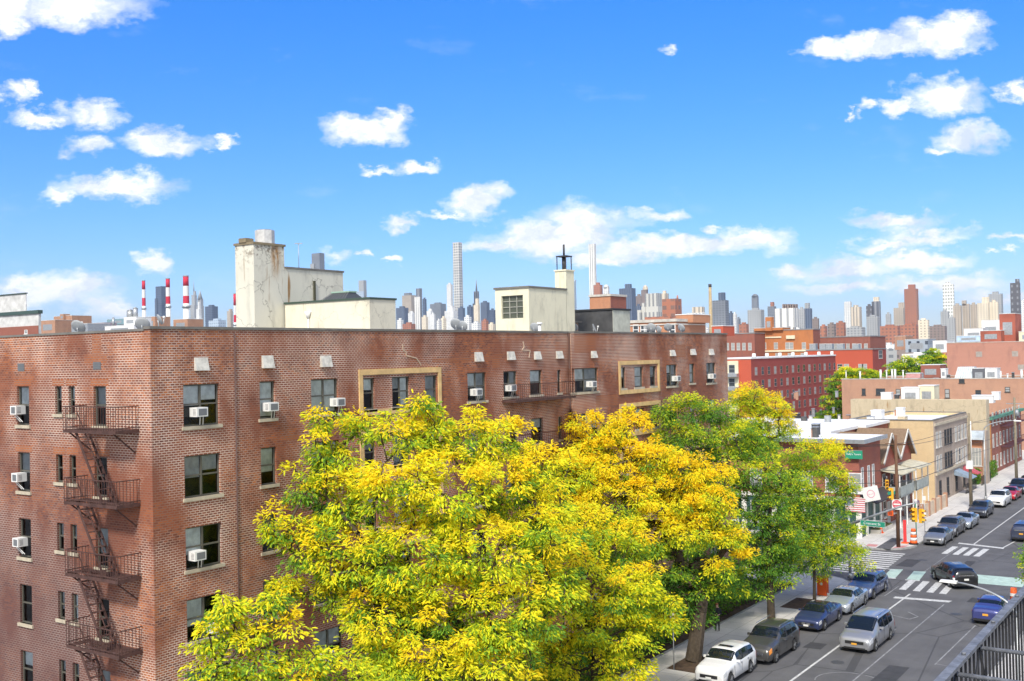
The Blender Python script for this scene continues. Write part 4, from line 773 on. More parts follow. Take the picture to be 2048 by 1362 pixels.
e8, X0, X1, y0, Y1, Z = block2('red_corner_block', 'vivid red block with two windows and shade-toned maroon end, right of the long maroon front', 'apartment building', 330, 1612, 1745, 1772, 699, B_VR, B_VR_SHADE, M_ROOF)
for (x) in (1680, 1693, 1722, 1729): q = pl(x, 739, 1, 330); put_window(e8, 'S', 330, q.x, q.z, 1.6, 1.7, M_WF, M_WG if x == 1680 else M_WG2)
q = pl(1761, 710, 0, X1); put_window(e8, 'E', X1, q.y, q.z-1, 4, 2.5, M_WF, M_WG)
B_TERR = bm_('terracotta_brick', (.50, .18, .06), (.45, .15, .05), (.5, .22, .1), stain=(.45, .15, .05), ps=.02)
e9, X0, X1, y0, Y1, Z = block2('terracotta_school', 'stepped terracotta brick school with cream trim and arched windows', 'school', 380, 1508, 1626, 1640, 659, B_TERR, B_RED2, M_ROOF, depth=20)
scX0, scX1, scZ = X0, X1, Z
m = MB(); q = pl(1570, 655, 1, 380); m.box(pl(1571, 660, 1, 379).x, pl(1588, 660, 1, 379).x, 379.4, 379.99, pl(1571, 678, 1, 379).z, pl(1571, 671, 1, 379).z); a = pl(1507, 703, 1, 380); m.box(X0, X1, 379.7, 379.98, a.z-.3, a.z+.3)
a = pl(1531, 675, 1, 380); m.box(a.x, pl(1563, 675, 1, 380).x, 379.7, 379.98, a.z-.25, a.z+.25); m.build('cream_trim', M_CREAM, e9)
for x in (1516, 1524, 1529, 1552, 1575, 1583, 1608): q = pl(x, 698, 1, 380); put_window(e9, 'S', 380, q.x, q.z, 1.5, 2.4, M_WF, M_WG2)
for x in (1512, 1530, 1555, 1580, 1606): q = pl(x, 715, 1, 380); put_window(e9, 'S', 380, q.x, q.z, 1.6, 1.6, M_WF, M_WG2)
for (a_, b_, yt, lab) in ((1531, 1543, 634, 'tall terracotta brick chimney rising from the school roof'),): rbox(a_, b_, yt, 662, 378.5, 2.2, lab, B_TERR, 'chimney', 'chimney')
rbox(1508, 1565, 655, 662, 379, 8, 'stepped terracotta brick parapet block behind the tall school chimney', B_TERR, 'stepped_parapet', 'parapet block')
e10, *_ = block2('brown_school_wing', 'darker brown school wing left of the terracotta school, with tall narrow windows', 'school wing', 370, 1440, 1509, None, 667, B_RED2, B_RED2, M_ROOF, depth=20)
for x in (1455, 1466, 1477, 1488, 1500): q = pl(x, 700, 1, 370); put_window(e10, 'S', 370, q.x, q.z, 1.3, 2.6, M_WF, M_WG2)
e11, *_ = block2('brown_rear_wing', 'long low brown brick wing right of the terracotta school behind silver ducts', 'school wing', 400, 1638, 1740, None, 673, B_RED2, B_RED2, M_ROOF, depth=20)
for x in range(1648, 1735, 12): q = pl(x, 700, 1, 400); put_window(e11, 'S', 400, q.x, q.z, 1.3, 2.4, M_WF, M_WG2)
for i, x in enumerate((1625, 1645, 1658, 1680, 1711)): rbox(x-6, x+6, 688, 700, 334, 2, ['leftmost', 'second', 'middle', 'fourth', 'rightmost'][i]+' silver duct box on the vivid red corner block roof', M_GALV, 'duct_box', 'roof duct')
e12, X0, X1, y0, Y1, Z = block2('orange_brick_flats', 'orange brick flats with white bands showing over the brick parapet', 'apartment building', 118, 1255, 1352, 1411, 643, B_OR, bm_('orange_brick_shade', (.38, .15, .07), (.33, .13, .06), (.4, .25, .18), stain=(.34, .13, .06)), M_COPEP)
for x in (1272, 1287, 1294, 1306, 1345): q = pl(x, 662, 1, 118); put_window(e12, 'S', 118, q.x, q.z-.5, .8, 1.3, MC['bright_white_frame'], M_WG)
m = MB(); q = pl(1300, 650, 1, 118); m.box(X0, X1+.1, 117.9, 117.99, q.z-.06, q.z+.08); m.box(X1+.002, X1+.08, 118, Y1, q.z-.06, q.z+.08); m.build('white_band', M_WF, e12)
rbox(1352, 1386, 629, 646, 121, 5, 'orange brick stair bulkhead on the far orange flats', B_OR, 'roof_bulkhead', 'roof bulkhead')
e13, *_ = block2('brick_penthouse_block', 'orange-brown brick roof block with pale rim behind the black tarred bulkhead', 'apartment building', 150, 1179, 1221, 1252, 592, B_OR, B_RED2, M_COPEP)
e14, X0, X1, y0, Y1, Z = block2('white_cornice_building', 'white and grey stepped building with dark green cornice at the left edge', 'apartment building', 62, -120, 77, 82, 627, mat('pale_grey_panel', (.62, .62, .60), .8), mat('pale_grey_panel', (.62, .62, .6), .8), plain('dark_green_cornice', (.05, .09, .08), .6), depth=10)
q = pl(20, 592, 1, 63); m = MB(); m.box(X0, pl(52, 600, 1, 62.1).x, 62.1, Y1-.1, Z+.36, q.z); m.box(X0, pl(52, 600, 1, 62.1).x+.06, 62.0, Y1, q.z+.002, q.z+.1, 1); m.build('upper_storey', [MC['pale_grey_panel'], MC['dark_green_cornice']], e14)
m = MB(); q = pl(40, 653, 1, 62); m.box(X0, X1-.02, 61.93, 61.998, q.z-6, q.z); m.build('brick_band', B_RED2, e14); q = pl(52, 668, 1, 61.9); put_window(e14, 'S', 61.93, q.x, q.z, .5, .42, MC['bright_white_frame'], M_WG)
rbox(80, 110, 640, 668, 240, 8, 'low brown brick building right of the green-corniced white one', B_BROWN, 'brick_building', 'building'); rbox(108, 144, 631, 668, 260, 9, 'taller brown brick block with small bulkhead left of the skyline', B_BROWN, 'brick_building', 'building'); rbox(120, 127, 628, 640, 259, 3, 'little brick bulkhead on the taller brown block', B_BROWN, 'roof_bulkhead', 'roof bulkhead'); rbox(143, 175, 647, 668, 200, 8, 'grey-green low building behind the leftmost dish', M_GALV, 'low_building', 'building')
rbox(183, 209, 645, 668, 420, 9, 'mauve low building with peaked parapet', mat('mauve_render', (.36, .30, .34), .9), 'low_building', 'building'); rbox(214, 250, 637, 650, 520, 12, 'teal glass low building', mat('teal_glass', (.20, .33, .37), .4), 'low_building', 'building'); rbox(210, 268, 650, 668, 180, 6, 'white low rooftop structure behind the brick corner', M_WROOF, 'rooftop_structure', 'rooftop structure'); rbox(248, 272, 634, 652, 185, 5, 'white raised box on the rooftop structure behind the brick corner', M_WROOF, 'rooftop_structure', 'rooftop structure')
for (x, yt, yb, r_, lab) in ((261, 622, 636, 1.0, 'round grey water tank left of the striped chimneys'), (271, 617, 636, .7, 'thin grey tank stack left of the striped chimneys'), (227, 636, 655, .35, 'white pipe on the rooftop structure behind the brick corner')):
    p = pl(x, yb, 1, 186); p2 = pl(x, yt, 1, 186); m = MB(); m.cyl(0, 0, 0, p2.z-p.z, r_, n=12); m.cyl(0, 0, p2.z-p.z, p2.z-p.z+r_*.6, r_*1.05, .1, n=12); o = m.build('water_tank', M_GALV); o.location = p; tag(o, lab, 'tank')
rbox(290, 310, 633, 662, 300, 8, 'small brown brick bulkhead between the first two striped chimneys', B_BROWN, 'brick_building', 'building'); rbox(347, 375, 638, 662, 290, 8, 'small orange-brown brick block before the third striped chimney', B_BROWN, 'brick_building', 'building')
rbox(1424, 1446, 652, 672, 140, 4, 'small bright red roof box beside the thin tan chimney', B_VR, 'roof_box', 'roof box')
rbox(1811, 1855, 678, 705, 470, 14, 'grey-blue four-storey building with dark windows right of the trees', facade('blue_grey_flats', (.36, .41, .46), (.05, .06, .08), 3.4, 3.3, .35, .45, off=(1, 1)), 'grey_building', 'building'); rbox(1866, 1893, 681, 705, 400, 12, 'plain white building beside the salmon factory', M_WROOF, 'white_building', 'building')
rbox(1790, 1811, 672, 700, 480, 12, 'brown brick building left of the grey-blue four-storey one', B_BROWN, 'brick_building', 'building')
rg = random.Random(11)
for (bx0, bx1, by0, by1, bz_, nm) in ((scX0+2, scX1-2, 382, 395, scZ+.3, 'terracotta school'), (-56, -38, 130, 146, tanZ-.35, 'tan house'), (-60, -40, 160, 172, wZ-.35, 'mottled wall building'), (-52, -35, 103.5, 108, TZ+.28, 'tavern'), (-58, -24, 201.5, 216, bZ-.35, 'wide brown brick building')):
    for i_ in range(9):
        x_, y_ = rg.uniform(bx0, bx1), rg.uniform(by0, by1); h_ = rg.uniform(.4, 1.3); w_ = rg.uniform(.2, .8); o = MB().box(-w_/2, w_/2, -w_/2, w_/2, 0, h_).box(-w_/2-.05, w_/2+.05, -w_/2-.05, w_/2+.05, h_+.002, h_+.08, 1).build('roof_vent', [rg.choice([M_WHITE, M_GALV, M_TAR, B_BROWN]), M_GALV]); o.location = (x_, y_, bz_)
        tag(o, 'small capped vent scattered on the roof of the '+nm, 'roof vent', 'small vents on the '+nm+' roof')
# ------------------------------------------------------------------ power-station stacks
M_SR = plain('stack_red', (.55, .02, .05), .8); M_SW = plain('stack_white', (.72, .71, .68), .8)
for i, (x, w_, yt, bands, yb, lab) in enumerate([(287, 6.5, 562, [579, 596, 612], 662, 'slimmest red and white striped power station stack, leftmost'), (335.5, 8, 558, [575, 593, 608], 662, 'middle-sized red and white striped stack in front of the dark slab tower'), (371.5, 11, 553, [572, 592, 607], 662, 'stoutest red and white striped stack beside the spired tower'), (469.5, 5.5, 588, [611, 630, 645], 662, 'red and white striped stack half hidden by the cream roof tower')]):
    D = [1900, 1750, 1500, 1950][i]; top = at(x, yt, D); zs = [at(x, y, D).z for y in [yt]+bands]; r_ = w_/F*D/2; e = empty('striped_stack', lab, 'power station stack', 'red and white power station stacks', loc=(top.x, top.y, 0))
    for k in range(3):
        m = MB(); m.cyl(0, 0, zs[k+1], zs[k]-.01, r_*(1+.04*(k+1)), r_*(1+.04*k), n=18, cap=(k == 0)); m.build('band', [M_SR, M_SW, M_SR][k], e)
    m = MB(); m.cyl(0, 0, 0, zs[3]-.01, r_*1.3, r_*1.12, n=18); m.build('shaft', M_SW, e); m = MB(); m.cyl(0, 0, zs[3]-6, zs[3]-3, r_*1.5, n=18); m.cyl(0, 0, zs[0], zs[0]+1.5, r_*1.12, n=18, cap=False); m.build('gallery', M_GALV, e)
# ------------------------------------------------------------------ skyline towers
def fc(n, w, g, **k): return facade(n, w, g, **k)
FM = dict(

 park=fc('concrete_grid', (.60, .59, .55), (.16, .18, .20), pu=9.4, pv=9.4, wu=.6, wv=.6),
 white=fc('white_tower', (.72, .72, .69), (.32, .36, .40), pu=5, pv=3.8, wu=.5, wv=.4), whitev=fc('white_ribbed', (.78, .77, .71), (.30, .31, .32), pu=9, pv=900, wu=.35, wv=.97),
 blue=fc('dark_blue_glass', (.10, .13, .19), (.06, .09, .14), pu=8, pv=7, wu=.7, wv=.6), navy=fc('navy_slab', (.13, .16, .22), (.07, .10, .15), pu=6, pv=900, wu=.5, wv=.99), slate=fc('slate_tower', (.22, .24, .27), (.10, .12, .15), pu=5, pv=3.8, wu=.5, wv=.45),
 grey=fc('grey_tower', (.40, .41, .41), (.18, .20, .22), pu=5, pv=3.8, wu=.5, wv=.45), tan=fc('tan_tower', (.46, .40, .33), (.22, .20, .18), pu=5, pv=3.8, wu=.45, wv=.45), beige=fc('beige_tower', (.62, .54, .43), (.28, .26, .23), pu=7, pv=900, wu=.4, wv=.98), cream=fc('cream_tower', (.72, .64, .50), (.34, .30, .25), pu=5, pv=3.8, wu=.4, wv=.4),
 brick=fc('brick_tower', (.40, .17, .11), (.20, .14, .12), pu=5, pv=4.5, wu=.5, wv=.5, lit=.5), brown=fc('brown_tower', (.26, .21, .19), (.13, .12, .12), pu=5, pv=3.8, wu=.4, wv=.4), dark=fc('charcoal_tower', (.12, .12, .13), (.30, .31, .33), pu=10, pv=12, wu=.3, wv=.4), pale=fc('pale_blue_glass', (.42, .50, .58), (.30, .38, .47), pu=8, pv=8, wu=.7, wv=.6),
 strip=fc('white_strip_windows', (.82, .82, .76), (.30, .32, .30), pu=6, pv=8, wu=.6, wv=.5), zig=fc('zigzag_panels', (.58, .57, .52), (.22, .23, .24), pu=6, pv=26, wu=.45, wv=.7), slot=fc('rib_dark', (.30, .31, .33), (.10, .11, .13), pu=11, pv=900, wu=.55, wv=.99))
def tower(x0, x1, yt, D, st, lab, parts=(), name='skyscraper', cat='skyscraper', frac=.7, grp=None, base=0):
    """rectangular tower turned like the street grid; parts: (x0, x1, ytop, style, frac, name)"""
    c = at((x0+x1)/2, yt, D); e = None; th = -.18
    def one(a, b, y, s_, z0, f_=.7, mm=None):
        W_ = (b-a)/F*D; p = at((a+b)/2, y, D); pts = []
        wS = W_*.80; wE = W_*.42       # widths of the two visible faces once turned 34 degrees
        L_ = Vector((math.cos(YAW), math.sin(YAW), 0)); fx = math.cos(YAW); fy = math.sin(YAW)
        sx = W_*f_/fx; sy = W_*(1-f_)/fy; sy = max(sy, 8)
        cx = (p-L_*(W_/2)).x+sx/2; cy = (p-L_*(W_/2)).y; return cx-c.x, cy-c.y, sx, sy, p.z, z0
    m = MB(); cx, cy, sx, sy, z, _ = one(x0, x1, yt, st, 0, frac); m.box(cx-sx/2, cx+sx/2, cy, cy+sy, 0, z)
    if not parts:
        m.box(cx-sx*.25, cx+sx*.2, cy+sy*.3, cy+sy*.8, z, z+min(6, z*.04)); o = m.build(name, FM[st]); o.location = (c.x, c.y, 0); return tag(o, lab, cat, grp)
    e = empty(name, lab, cat, grp, loc=(c.x, c.y, 0)); m.build('main_body', FM[st], e); zb = z
    for (a, b, y, s_, nm) in parts:
        m = MB(); cx, cy, sx2, sy2, z, _ = one(a, b, y, s_, 0, frac); off = (sy-sy2)*.5 if sy2 < sy else -3
        if nm in ('spire', 'needle'):
            m.cyl(cx, cy+sy*.4, zb-1, z, sx2*.5, .3, n=8)
        elif nm in ('dome', 'cap_round'):
            for i in range(5): a0_, a1_ = i/5*PI/2, (i+1)/5*PI/2; m.cyl(cx, cy+sy*.4, zb+(z-zb)*math.sin(a0_), zb+(z-zb)*math.sin(a1_), sx2*.6*math.cos(a0_)+.5, sx2*.6*math.cos(a1_)+.1, n=12)
        elif nm in ('shoulder', 'base_block'): m.box(cx-sx2/2, cx+sx2/2, cy-4, cy-.5, 0, z)
        elif nm == 'slot': m.box(cx-sx2/2, cx+sx2/2, -1.2+cy, cy-.2, z*.3, z)
        else: m.box(cx-sx2/2, cx+sx2/2, cy+off, cy+off+sy2, zb+.01 if z > zb else 0, z)
        m.build(nm, FM[s_], e); 
        if z > zb and nm in ('upper_tier', 'crown'): zb = z
    return e
T = tower
T(311, 332, 573, 4200, 'blue', 'dark blue glass slab tower behind the striped stacks', [(311, 318, 597, 'navy', 'shoulder')])
T(380, 395, 610, 5200, 'grey', 'grey stepped tower ending in a long thin mast, tallest of the spired pair', [(382, 393, 590, 'grey', 'upper_tier'), (384.5, 390.5, 582, 'grey', 'crown'), (384, 387, 560, 'grey', 'spire')])
T(393, 408, 612, 4900, 'grey', 'grey tower with a tapering pointed crown right of the long-masted one', [(394, 406, 598, 'grey', 'upper_tier'), (394, 406, 580, 'grey', 'spire')])
T(389, 405, 637, 4000, 'white', 'white stepped tower in front of the pointed crown', [(391, 402, 618, 'white', 'upper_tier'), (394, 399, 604, 'white', 'crown')])
T(410, 436, 613, 4300, 'blue', 'square dark blue block right of the spired pair'); T(417, 452, 641, 3000, 'pale', 'low grey-green glass building beside the cream roof tower'); T(454, 466, 622, 3100, 'tan', 'narrow tan building just left of the cream roof tower', [(457, 463, 618, 'tan', 'crown')])
T(623, 649, 507, 3600, 'slate', 'tall blue-grey glass tower rising above the cream tower wing', [(622, 634, 528, 'grey', 'shoulder')]); T(717, 733, 561, 4200, 'grey', 'grey tower with dark middle band above the cream bulkhead', [(712, 738, 583, 'pale', 'base_block')])
T(804, 832, 591, 4300, 'tan', 'grey-brown tower with notched roof left of the twin-shaft tower', [(806, 822, 586, 'slate', 'crown')]); T(792, 817, 616, 3800, 'navy', 'navy block with red-lit roof next to the cream bulkhead'); T(832, 844, 577, 4000, 'slot', 'slim tower with dark ribbed top and pale shaft', [(830, 846, 594, 'whitev', 'shoulder')])
T(845, 853, 598, 4500, 'blue', 'thin dark blue tower right of the ribbed slim tower'); T(816, 829, 626, 3300, 'white', 'short white round-topped building left of the slim ribbed tower', [(818, 827, 622, 'white', 'dome')]); T(860, 892, 608, 4600, 'slate', 'broad slate office block left of the tallest skyscraper'); T(853, 866, 622, 3400, 'white', 'white building with domed roof below the broad slate block', [(856, 864, 617, 'white', 'dome')]); T(861, 871, 629, 3200, 'white', 'small plain white tower below the broad slate block'); T(843, 856, 634, 3000, 'cream', 'cream stubby building below the slim ribbed tower')
T(905, 924, 485, 3850, 'park', 'tallest skyscraper, thin pale concrete grid with dark band', [(905.5, 917, 569, 'slate', 'dark_band_block')], frac=.66)
T(893, 905.5, 569, 3700, 'white', 'white tower hugging the left side of the tallest skyscraper'); T(889, 915, 622, 3000, 'white', 'broad stepped white base below the tallest skyscraper', [(893, 908, 612, 'white', 'upper_tier')]); T(916, 930, 616, 3600, 'navy', 'navy tower at the right foot of the tallest skyscraper')
T(945, 959, 607, 4000, 'slot', 'dark glass tower narrowing to a slanted spike', [(947, 957.5, 583, 'slot', 'upper_tier'), (949, 954, 557, 'slot', 'spire')]); T(934, 946, 613, 4300, 'blue', 'dark tower left of the slanted spike'); T(947, 960, 610, 3400, 'cream', 'cream gothic tower in front of the slanted spike', [(950, 957, 597, 'cream', 'crown')]); T(961, 979, 605, 4200, 'navy', 'blue-grey office tower right of the slanted spike'); T(979, 991, 620, 4400, 'blue', 'low dark blue tower left of the cream stairhouse')
for i, (a, b, y, s_, lab) in enumerate([(873, 880, 641, 'white', 'tiny white tower among the low roofs left of the tallest skyscraper'), (882, 889, 636, 'cream', 'tiny cream tower left of the broad white base'), (928, 942, 634, 'white', 'low white tower with cupola left of the cream gothic tower'), (942, 962, 646, 'white', 'low white block at the foot of the cream gothic tower'), (963, 976, 641, 'brick', 'low pink-red block right of the cream gothic tower'), (976, 990, 648, 'cream', 'low cream block next to the cream stairhouse'), (805, 831, 648, 'brick', 'low orange brick roof right of the cream bulkhead'), (794, 806, 640, 'white', 'low white building touching the cream bulkhead')]): T(a, b, y, 1800+i*60, s_, lab, name='distant_building', cat='building')
T(1139, 1152, 563, 4100, 'pale', 'pale curved-top glass tower right of the roof chimney', [(1144, 1152, 560, 'pale', 'crown'), (1134, 1150, 602, 'navy', 'base_block')]); T(1177, 1191, 488, 4000, 'whitev', 'very slender bright white tower with dark vertical slot', [(1185.5, 1188, 507, 'slot', 'slot')], frac=.85)
T(1187, 1205, 570, 2600, 'brick', 'red building peeping over the brick roof block'); T(1206, 1219, 575, 2500, 'white', 'white domed tank above the brick roof block', [(1207, 1218, 569, 'white', 'dome')])
T(1238, 1271, 577, 3000, 'navy', 'wide blue-grey slab tower with square cap behind the black bulkhead', [(1247, 1261, 568, 'navy', 'crown')]); T(1282, 1296, 580, 3200, 'brown', 'brown tower with pale dome left of the zigzag facade', [(1285, 1296, 570, 'cream', 'dome')]); T(1271, 1285, 592, 3300, 'brown', 'purple-brown terraced tower left of the domed one'); T(1271, 1283, 612, 3100, 'navy', 'short navy tower below the terraced brown one')
T(1290, 1323, 587, 1500, 'zig', 'pale stepped apartment block with zigzag window pattern', [(1281, 1291, 606, 'zig', 'lower_step'), (1273, 1282, 620, 'zig', 'lowest_step')]); T(1321, 1336, 587, 1600, 'beige', 'plain beige tower behind the zigzag facade')
T(1324, 1358, 598, 600, 'brick', 'ornate orange-red brick tower with pointed corner turret', [(1347, 1354, 590, 'brick', 'spire'), (1296, 1362, 634, 'brick', 'base_block')]); T(1384, 1409, 614, 1500, 'beige', 'beige block with flat cap left of the thin tan chimney', [(1376, 1420, 626, 'white', 'base_block')])
p = at(1422, 660, 420); z1 = at(1422, 568, 420).z; cz_ = empty('thin_chimney', 'thin tall tan industrial chimney with dark top', 'chimney', loc=(p.x, p.y, 0)); m = MB(); m.cyl(0, 0, 0, z1-1.2, .95, .58, 12); m.build('shaft', mat('tan_chimney_brick', (.42, .33, .20), .9), cz_); m = MB(); m.cyl(0, 0, z1-1.2, z1, .62, .66, 12); m.build('dark_rim', M_TAR, cz_)
T(1424, 1457, 601, 1700, 'slate', 'broad dark grey-blue tower with square cap by the thin tan chimney', [(1435, 1448, 585, 'navy', 'crown')]); T(1457, 1466, 626, 2500, 'navy', 'small navy tower right of the square-capped grey tower'); T(1465, 1473, 628, 2500, 'white', 'small white tower right of the square-capped grey tower'); T(1473, 1480, 637, 2700, 'slate', 'smallest grey tower left of the round-topped one')
T(1503, 1517, 593, 3400, 'slate', 'grey tower with pointed rounded top', [(1504, 1516, 588, 'slate', 'dome')]); T(1495, 1528, 620, 2200, 'grey', 'wide grey block in front of the round-topped tower'); T(1535, 1552, 613, 2600, 'slate', 'dark tower with small red rooftop block', [(1540, 1547, 604, 'brick', 'crown')])
T(1549, 1597, 617, 1400, 'whitev', 'wide cream-white tower with a crown of posts', [(1562+i*5, 1564.5+i*5, 608, 'brown', 'post') for i in range(6)]); T(1597, 1610, 618, 2500, 'grey', 'grey tower touching the wide cream-white tower'); T(1608, 1624, 617, 2600, 'navy', 'blue-grey tower with light cap', [(1609, 1619, 606, 'grey', 'crown')]); T(1624, 1638, 637, 2400, 'brown', 'low brown tower with white band'); 
T(1688, 1703, 604, 2600, 'white', 'light grey slender tower with white cap', [(1690, 1701, 603, 'white', 'crown')]); T(1701, 1723, 614, 2500, 'beige', 'beige ribbed tower leaning on the light slender one'); T(1743, 1761, 603, 2700, 'slot', 'dark ribbed tower with cream crown', [(1746, 1758, 594, 'cream', 'crown')]); T(1732, 1745, 612, 2700, 'dark', 'charcoal tower left of the cream-crowned tower'); T(1733, 1758, 633, 2200, 'grey', 'low grey block before the cream-crowned tower'); T(1771, 1782, 628, 2800, 'grey', 'small isolated grey tower')
T(1787, 1809, 616, 2400, 'tan', 'tan stepped tower left of the red-brown tower', [(1796, 1809, 605, 'tan', 'upper_tier')]); T(1808, 1836, 578, 2500, 'brick', 'tall red-brown tower with stepped crown', [(1815, 1830, 569, 'brick', 'crown'), (1830, 1838, 616, 'brown', 'shoulder')])
T(1885, 1906, 569, 2600, 'strip', 'bright white tower with bands of strip windows', frac=.8); T(1881, 1898, 623, 2200, 'grey', 'grey-brown block at the foot of the white strip-window tower'); T(1896, 1910, 636, 2000, 'grey', 'low grey block right of the white strip-window tower foot')
T(1906, 1923, 611, 2100, 'tan', 'leftmost of the row of tan slabs right of the white tower'); T(1924, 1939, 608, 2100, 'tan', 'tan slab with small orange roof block', [(1924, 1933, 601, 'tan', 'crown')]); T(1940, 1954, 609, 2100, 'tan', 'rightmost narrow tan slab before the cream towers'); T(1954, 1978, 606, 2000, 'cream', 'cream broad tower, left half of the pair', [(1963, 1978, 594, 'cream', 'upper_tier')]); T(1979, 1997, 604, 2000, 'cream', 'cream broad tower, right half of the pair'); T(1977, 2005, 588, 2300, 'grey', 'taupe tower rising behind the cream pair')
T(2020, 2040, 566, 2200, 'dark', 'tall charcoal tower with light balconies near the right edge', [(2030, 2038, 558, 'dark', 'crown')]); T(2042, 2060, 600, 2100, 'white', 'white tower cut by the right picture edge')
for i, (a, b, y, s_, lab) in enumerate([(1640, 1652, 652, 'brick', 'reddish low block in the dip between tower groups'), (1655, 1670, 648, 'brown', 'brown low tower in the dip between tower groups'), (1672, 1690, 645, 'brick', 'reddish low tower left of the light slender tower'), (1478, 1496, 648, 'brick', 'pinkish low block left of the wide grey block'), (1760, 1800, 652, 'brick', 'long brick block below the red-brown tower'), (1800, 1836, 650, 'brick', 'brick block under the red-brown tower, right part'), (1836, 1858, 640, 'cream', 'cream low tower with small spire'), (1858, 1893, 652, 'brown', 'brown terraced building left of the tan slabs'), (1690, 1730, 655, 'grey', 'grey low block at the foot of the beige ribbed tower'), (1395, 1422, 655, 'white', 'white low block at the foot of the thin tan chimney')]): T(a, b, y, 1250+i*45, s_, lab, name='distant_building', cat='building')
# low-rise rows that fill the distance
rr = random.Random(5)
for i in range(240):
    px = rr.choice([rr.uniform(1460, 2060)]*3+[rr.uniform(70, 480)]+[rr.uniform(780, 1000), rr.uniform(1380, 1470)]); D = rr.uniform(480, 2300)
    p = at(px, 690, D); w_ = rr.choice([rr.uniform(6, 14), rr.uniform(10, 34)]); d_ = rr.uniform(9, 22); h_ = rr.uniform(9, 17)+(D-480)/2300*rr.uniform(8, 34)
    s_ = rr.choice(['brick', 'brown', 'tan', 'cream', 'white', 'grey', 'brick']); m = MB(); m.box(-w_/2, w_/2, 0, d_, 0, h_); m.box(-w_*.2, w_*.1, d_*.3, d_*.7, h_, h_+rr.uniform(1.5, 3.5)); o = m.build('low_rise_building', FM[s_]); o.location = (p.x, p.y, 0)
    tag(o, 'small low-rise building in the hazy rows of roofs below the skyline towers', 'building', 'low-rise rows below the skyline')
# ------------------------------------------------------------------ trees
def leafm():
    m = bpy.data.materials.new('leaf'); t = NT(nodes(m)); a = t.n('ShaderNodeVertexColor', layer_name='leaf_colour').outputs[0]
    d = t.n('ShaderNodeBsdfPrincipled', {'Base Color': a, 'Roughness': .6, 'Specular IOR Level': .1}); tr = t.n('ShaderNodeBsdfTranslucent', {0: a})
    mx = t.n('ShaderNodeMixShader', {0: .45, 1: d.outputs[0], 2: tr.outputs[0]}); t.out(mx.outputs[0]); return m
M_LEAF = leafm(); M_BARK = mat('bark', (.085, .065, .045), .95, vs=6, var=.45, bump=.5, fine=.5)
PAL = np.array([(.095, .24, .04), (.26, .45, .04), (.76, .80, .03), (1., .85, .03), (1., .70, .02)])
def norm(a): return a/np.maximum(np.linalg.norm(a, axis=1, keepdims=True), 1e-9)
def leaf_mesh(name, C, Dr, size, cols, parent, wid=.36):
    n = len(C); up = np.tile([.1, -.45, .9], (n, 1))+rng.normal(0, .42, (n, 3)); S = norm(np.cross(Dr, up)); N = np.cross(S, Dr)
    l = size[:, None]; wv = S*l*wid*.5; p0 = C; p1 = C+Dr*l*.5+N*l*.10; p2 = C+Dr*l-N*l*.06
    V = np.stack([p0-wv*.45, p0+wv*.45, p1+wv, p1-wv, p2+wv*.4, p2-wv*.4], 1).reshape(-1, 3)
    b = np.arange(n)*6; Fc = np.stack([b, b+1, b+2, b+3, b+3, b+2, b+4, b+5], 1).reshape(-1, 4)
    me = bpy.data.meshes.new(name); me.vertices.add(len(V)); me.vertices.foreach_set('co', V.ravel()); me.loops.add(len(Fc)*4); me.loops.foreach_set('vertex_index', Fc.ravel().astype(np.int32))
    me.polygons.add(len(Fc)); me.polygons.foreach_set('loop_start', (np.arange(len(Fc))*4).astype(np.int32)); me.update(calc_edges=True)
    ca = me.color_attributes.new('leaf_colour', 'FLOAT_COLOR', 'POINT'); cc = np.ones((n, 6, 4)); cc[:, :, :3] = cols[:, None, :]; ca.data.foreach_set('color', cc.ravel())
    me.materials.append(M_LEAF); o = bpy.data.objects.new(name, me); COL.objects.link(o); o.parent = parent; return o
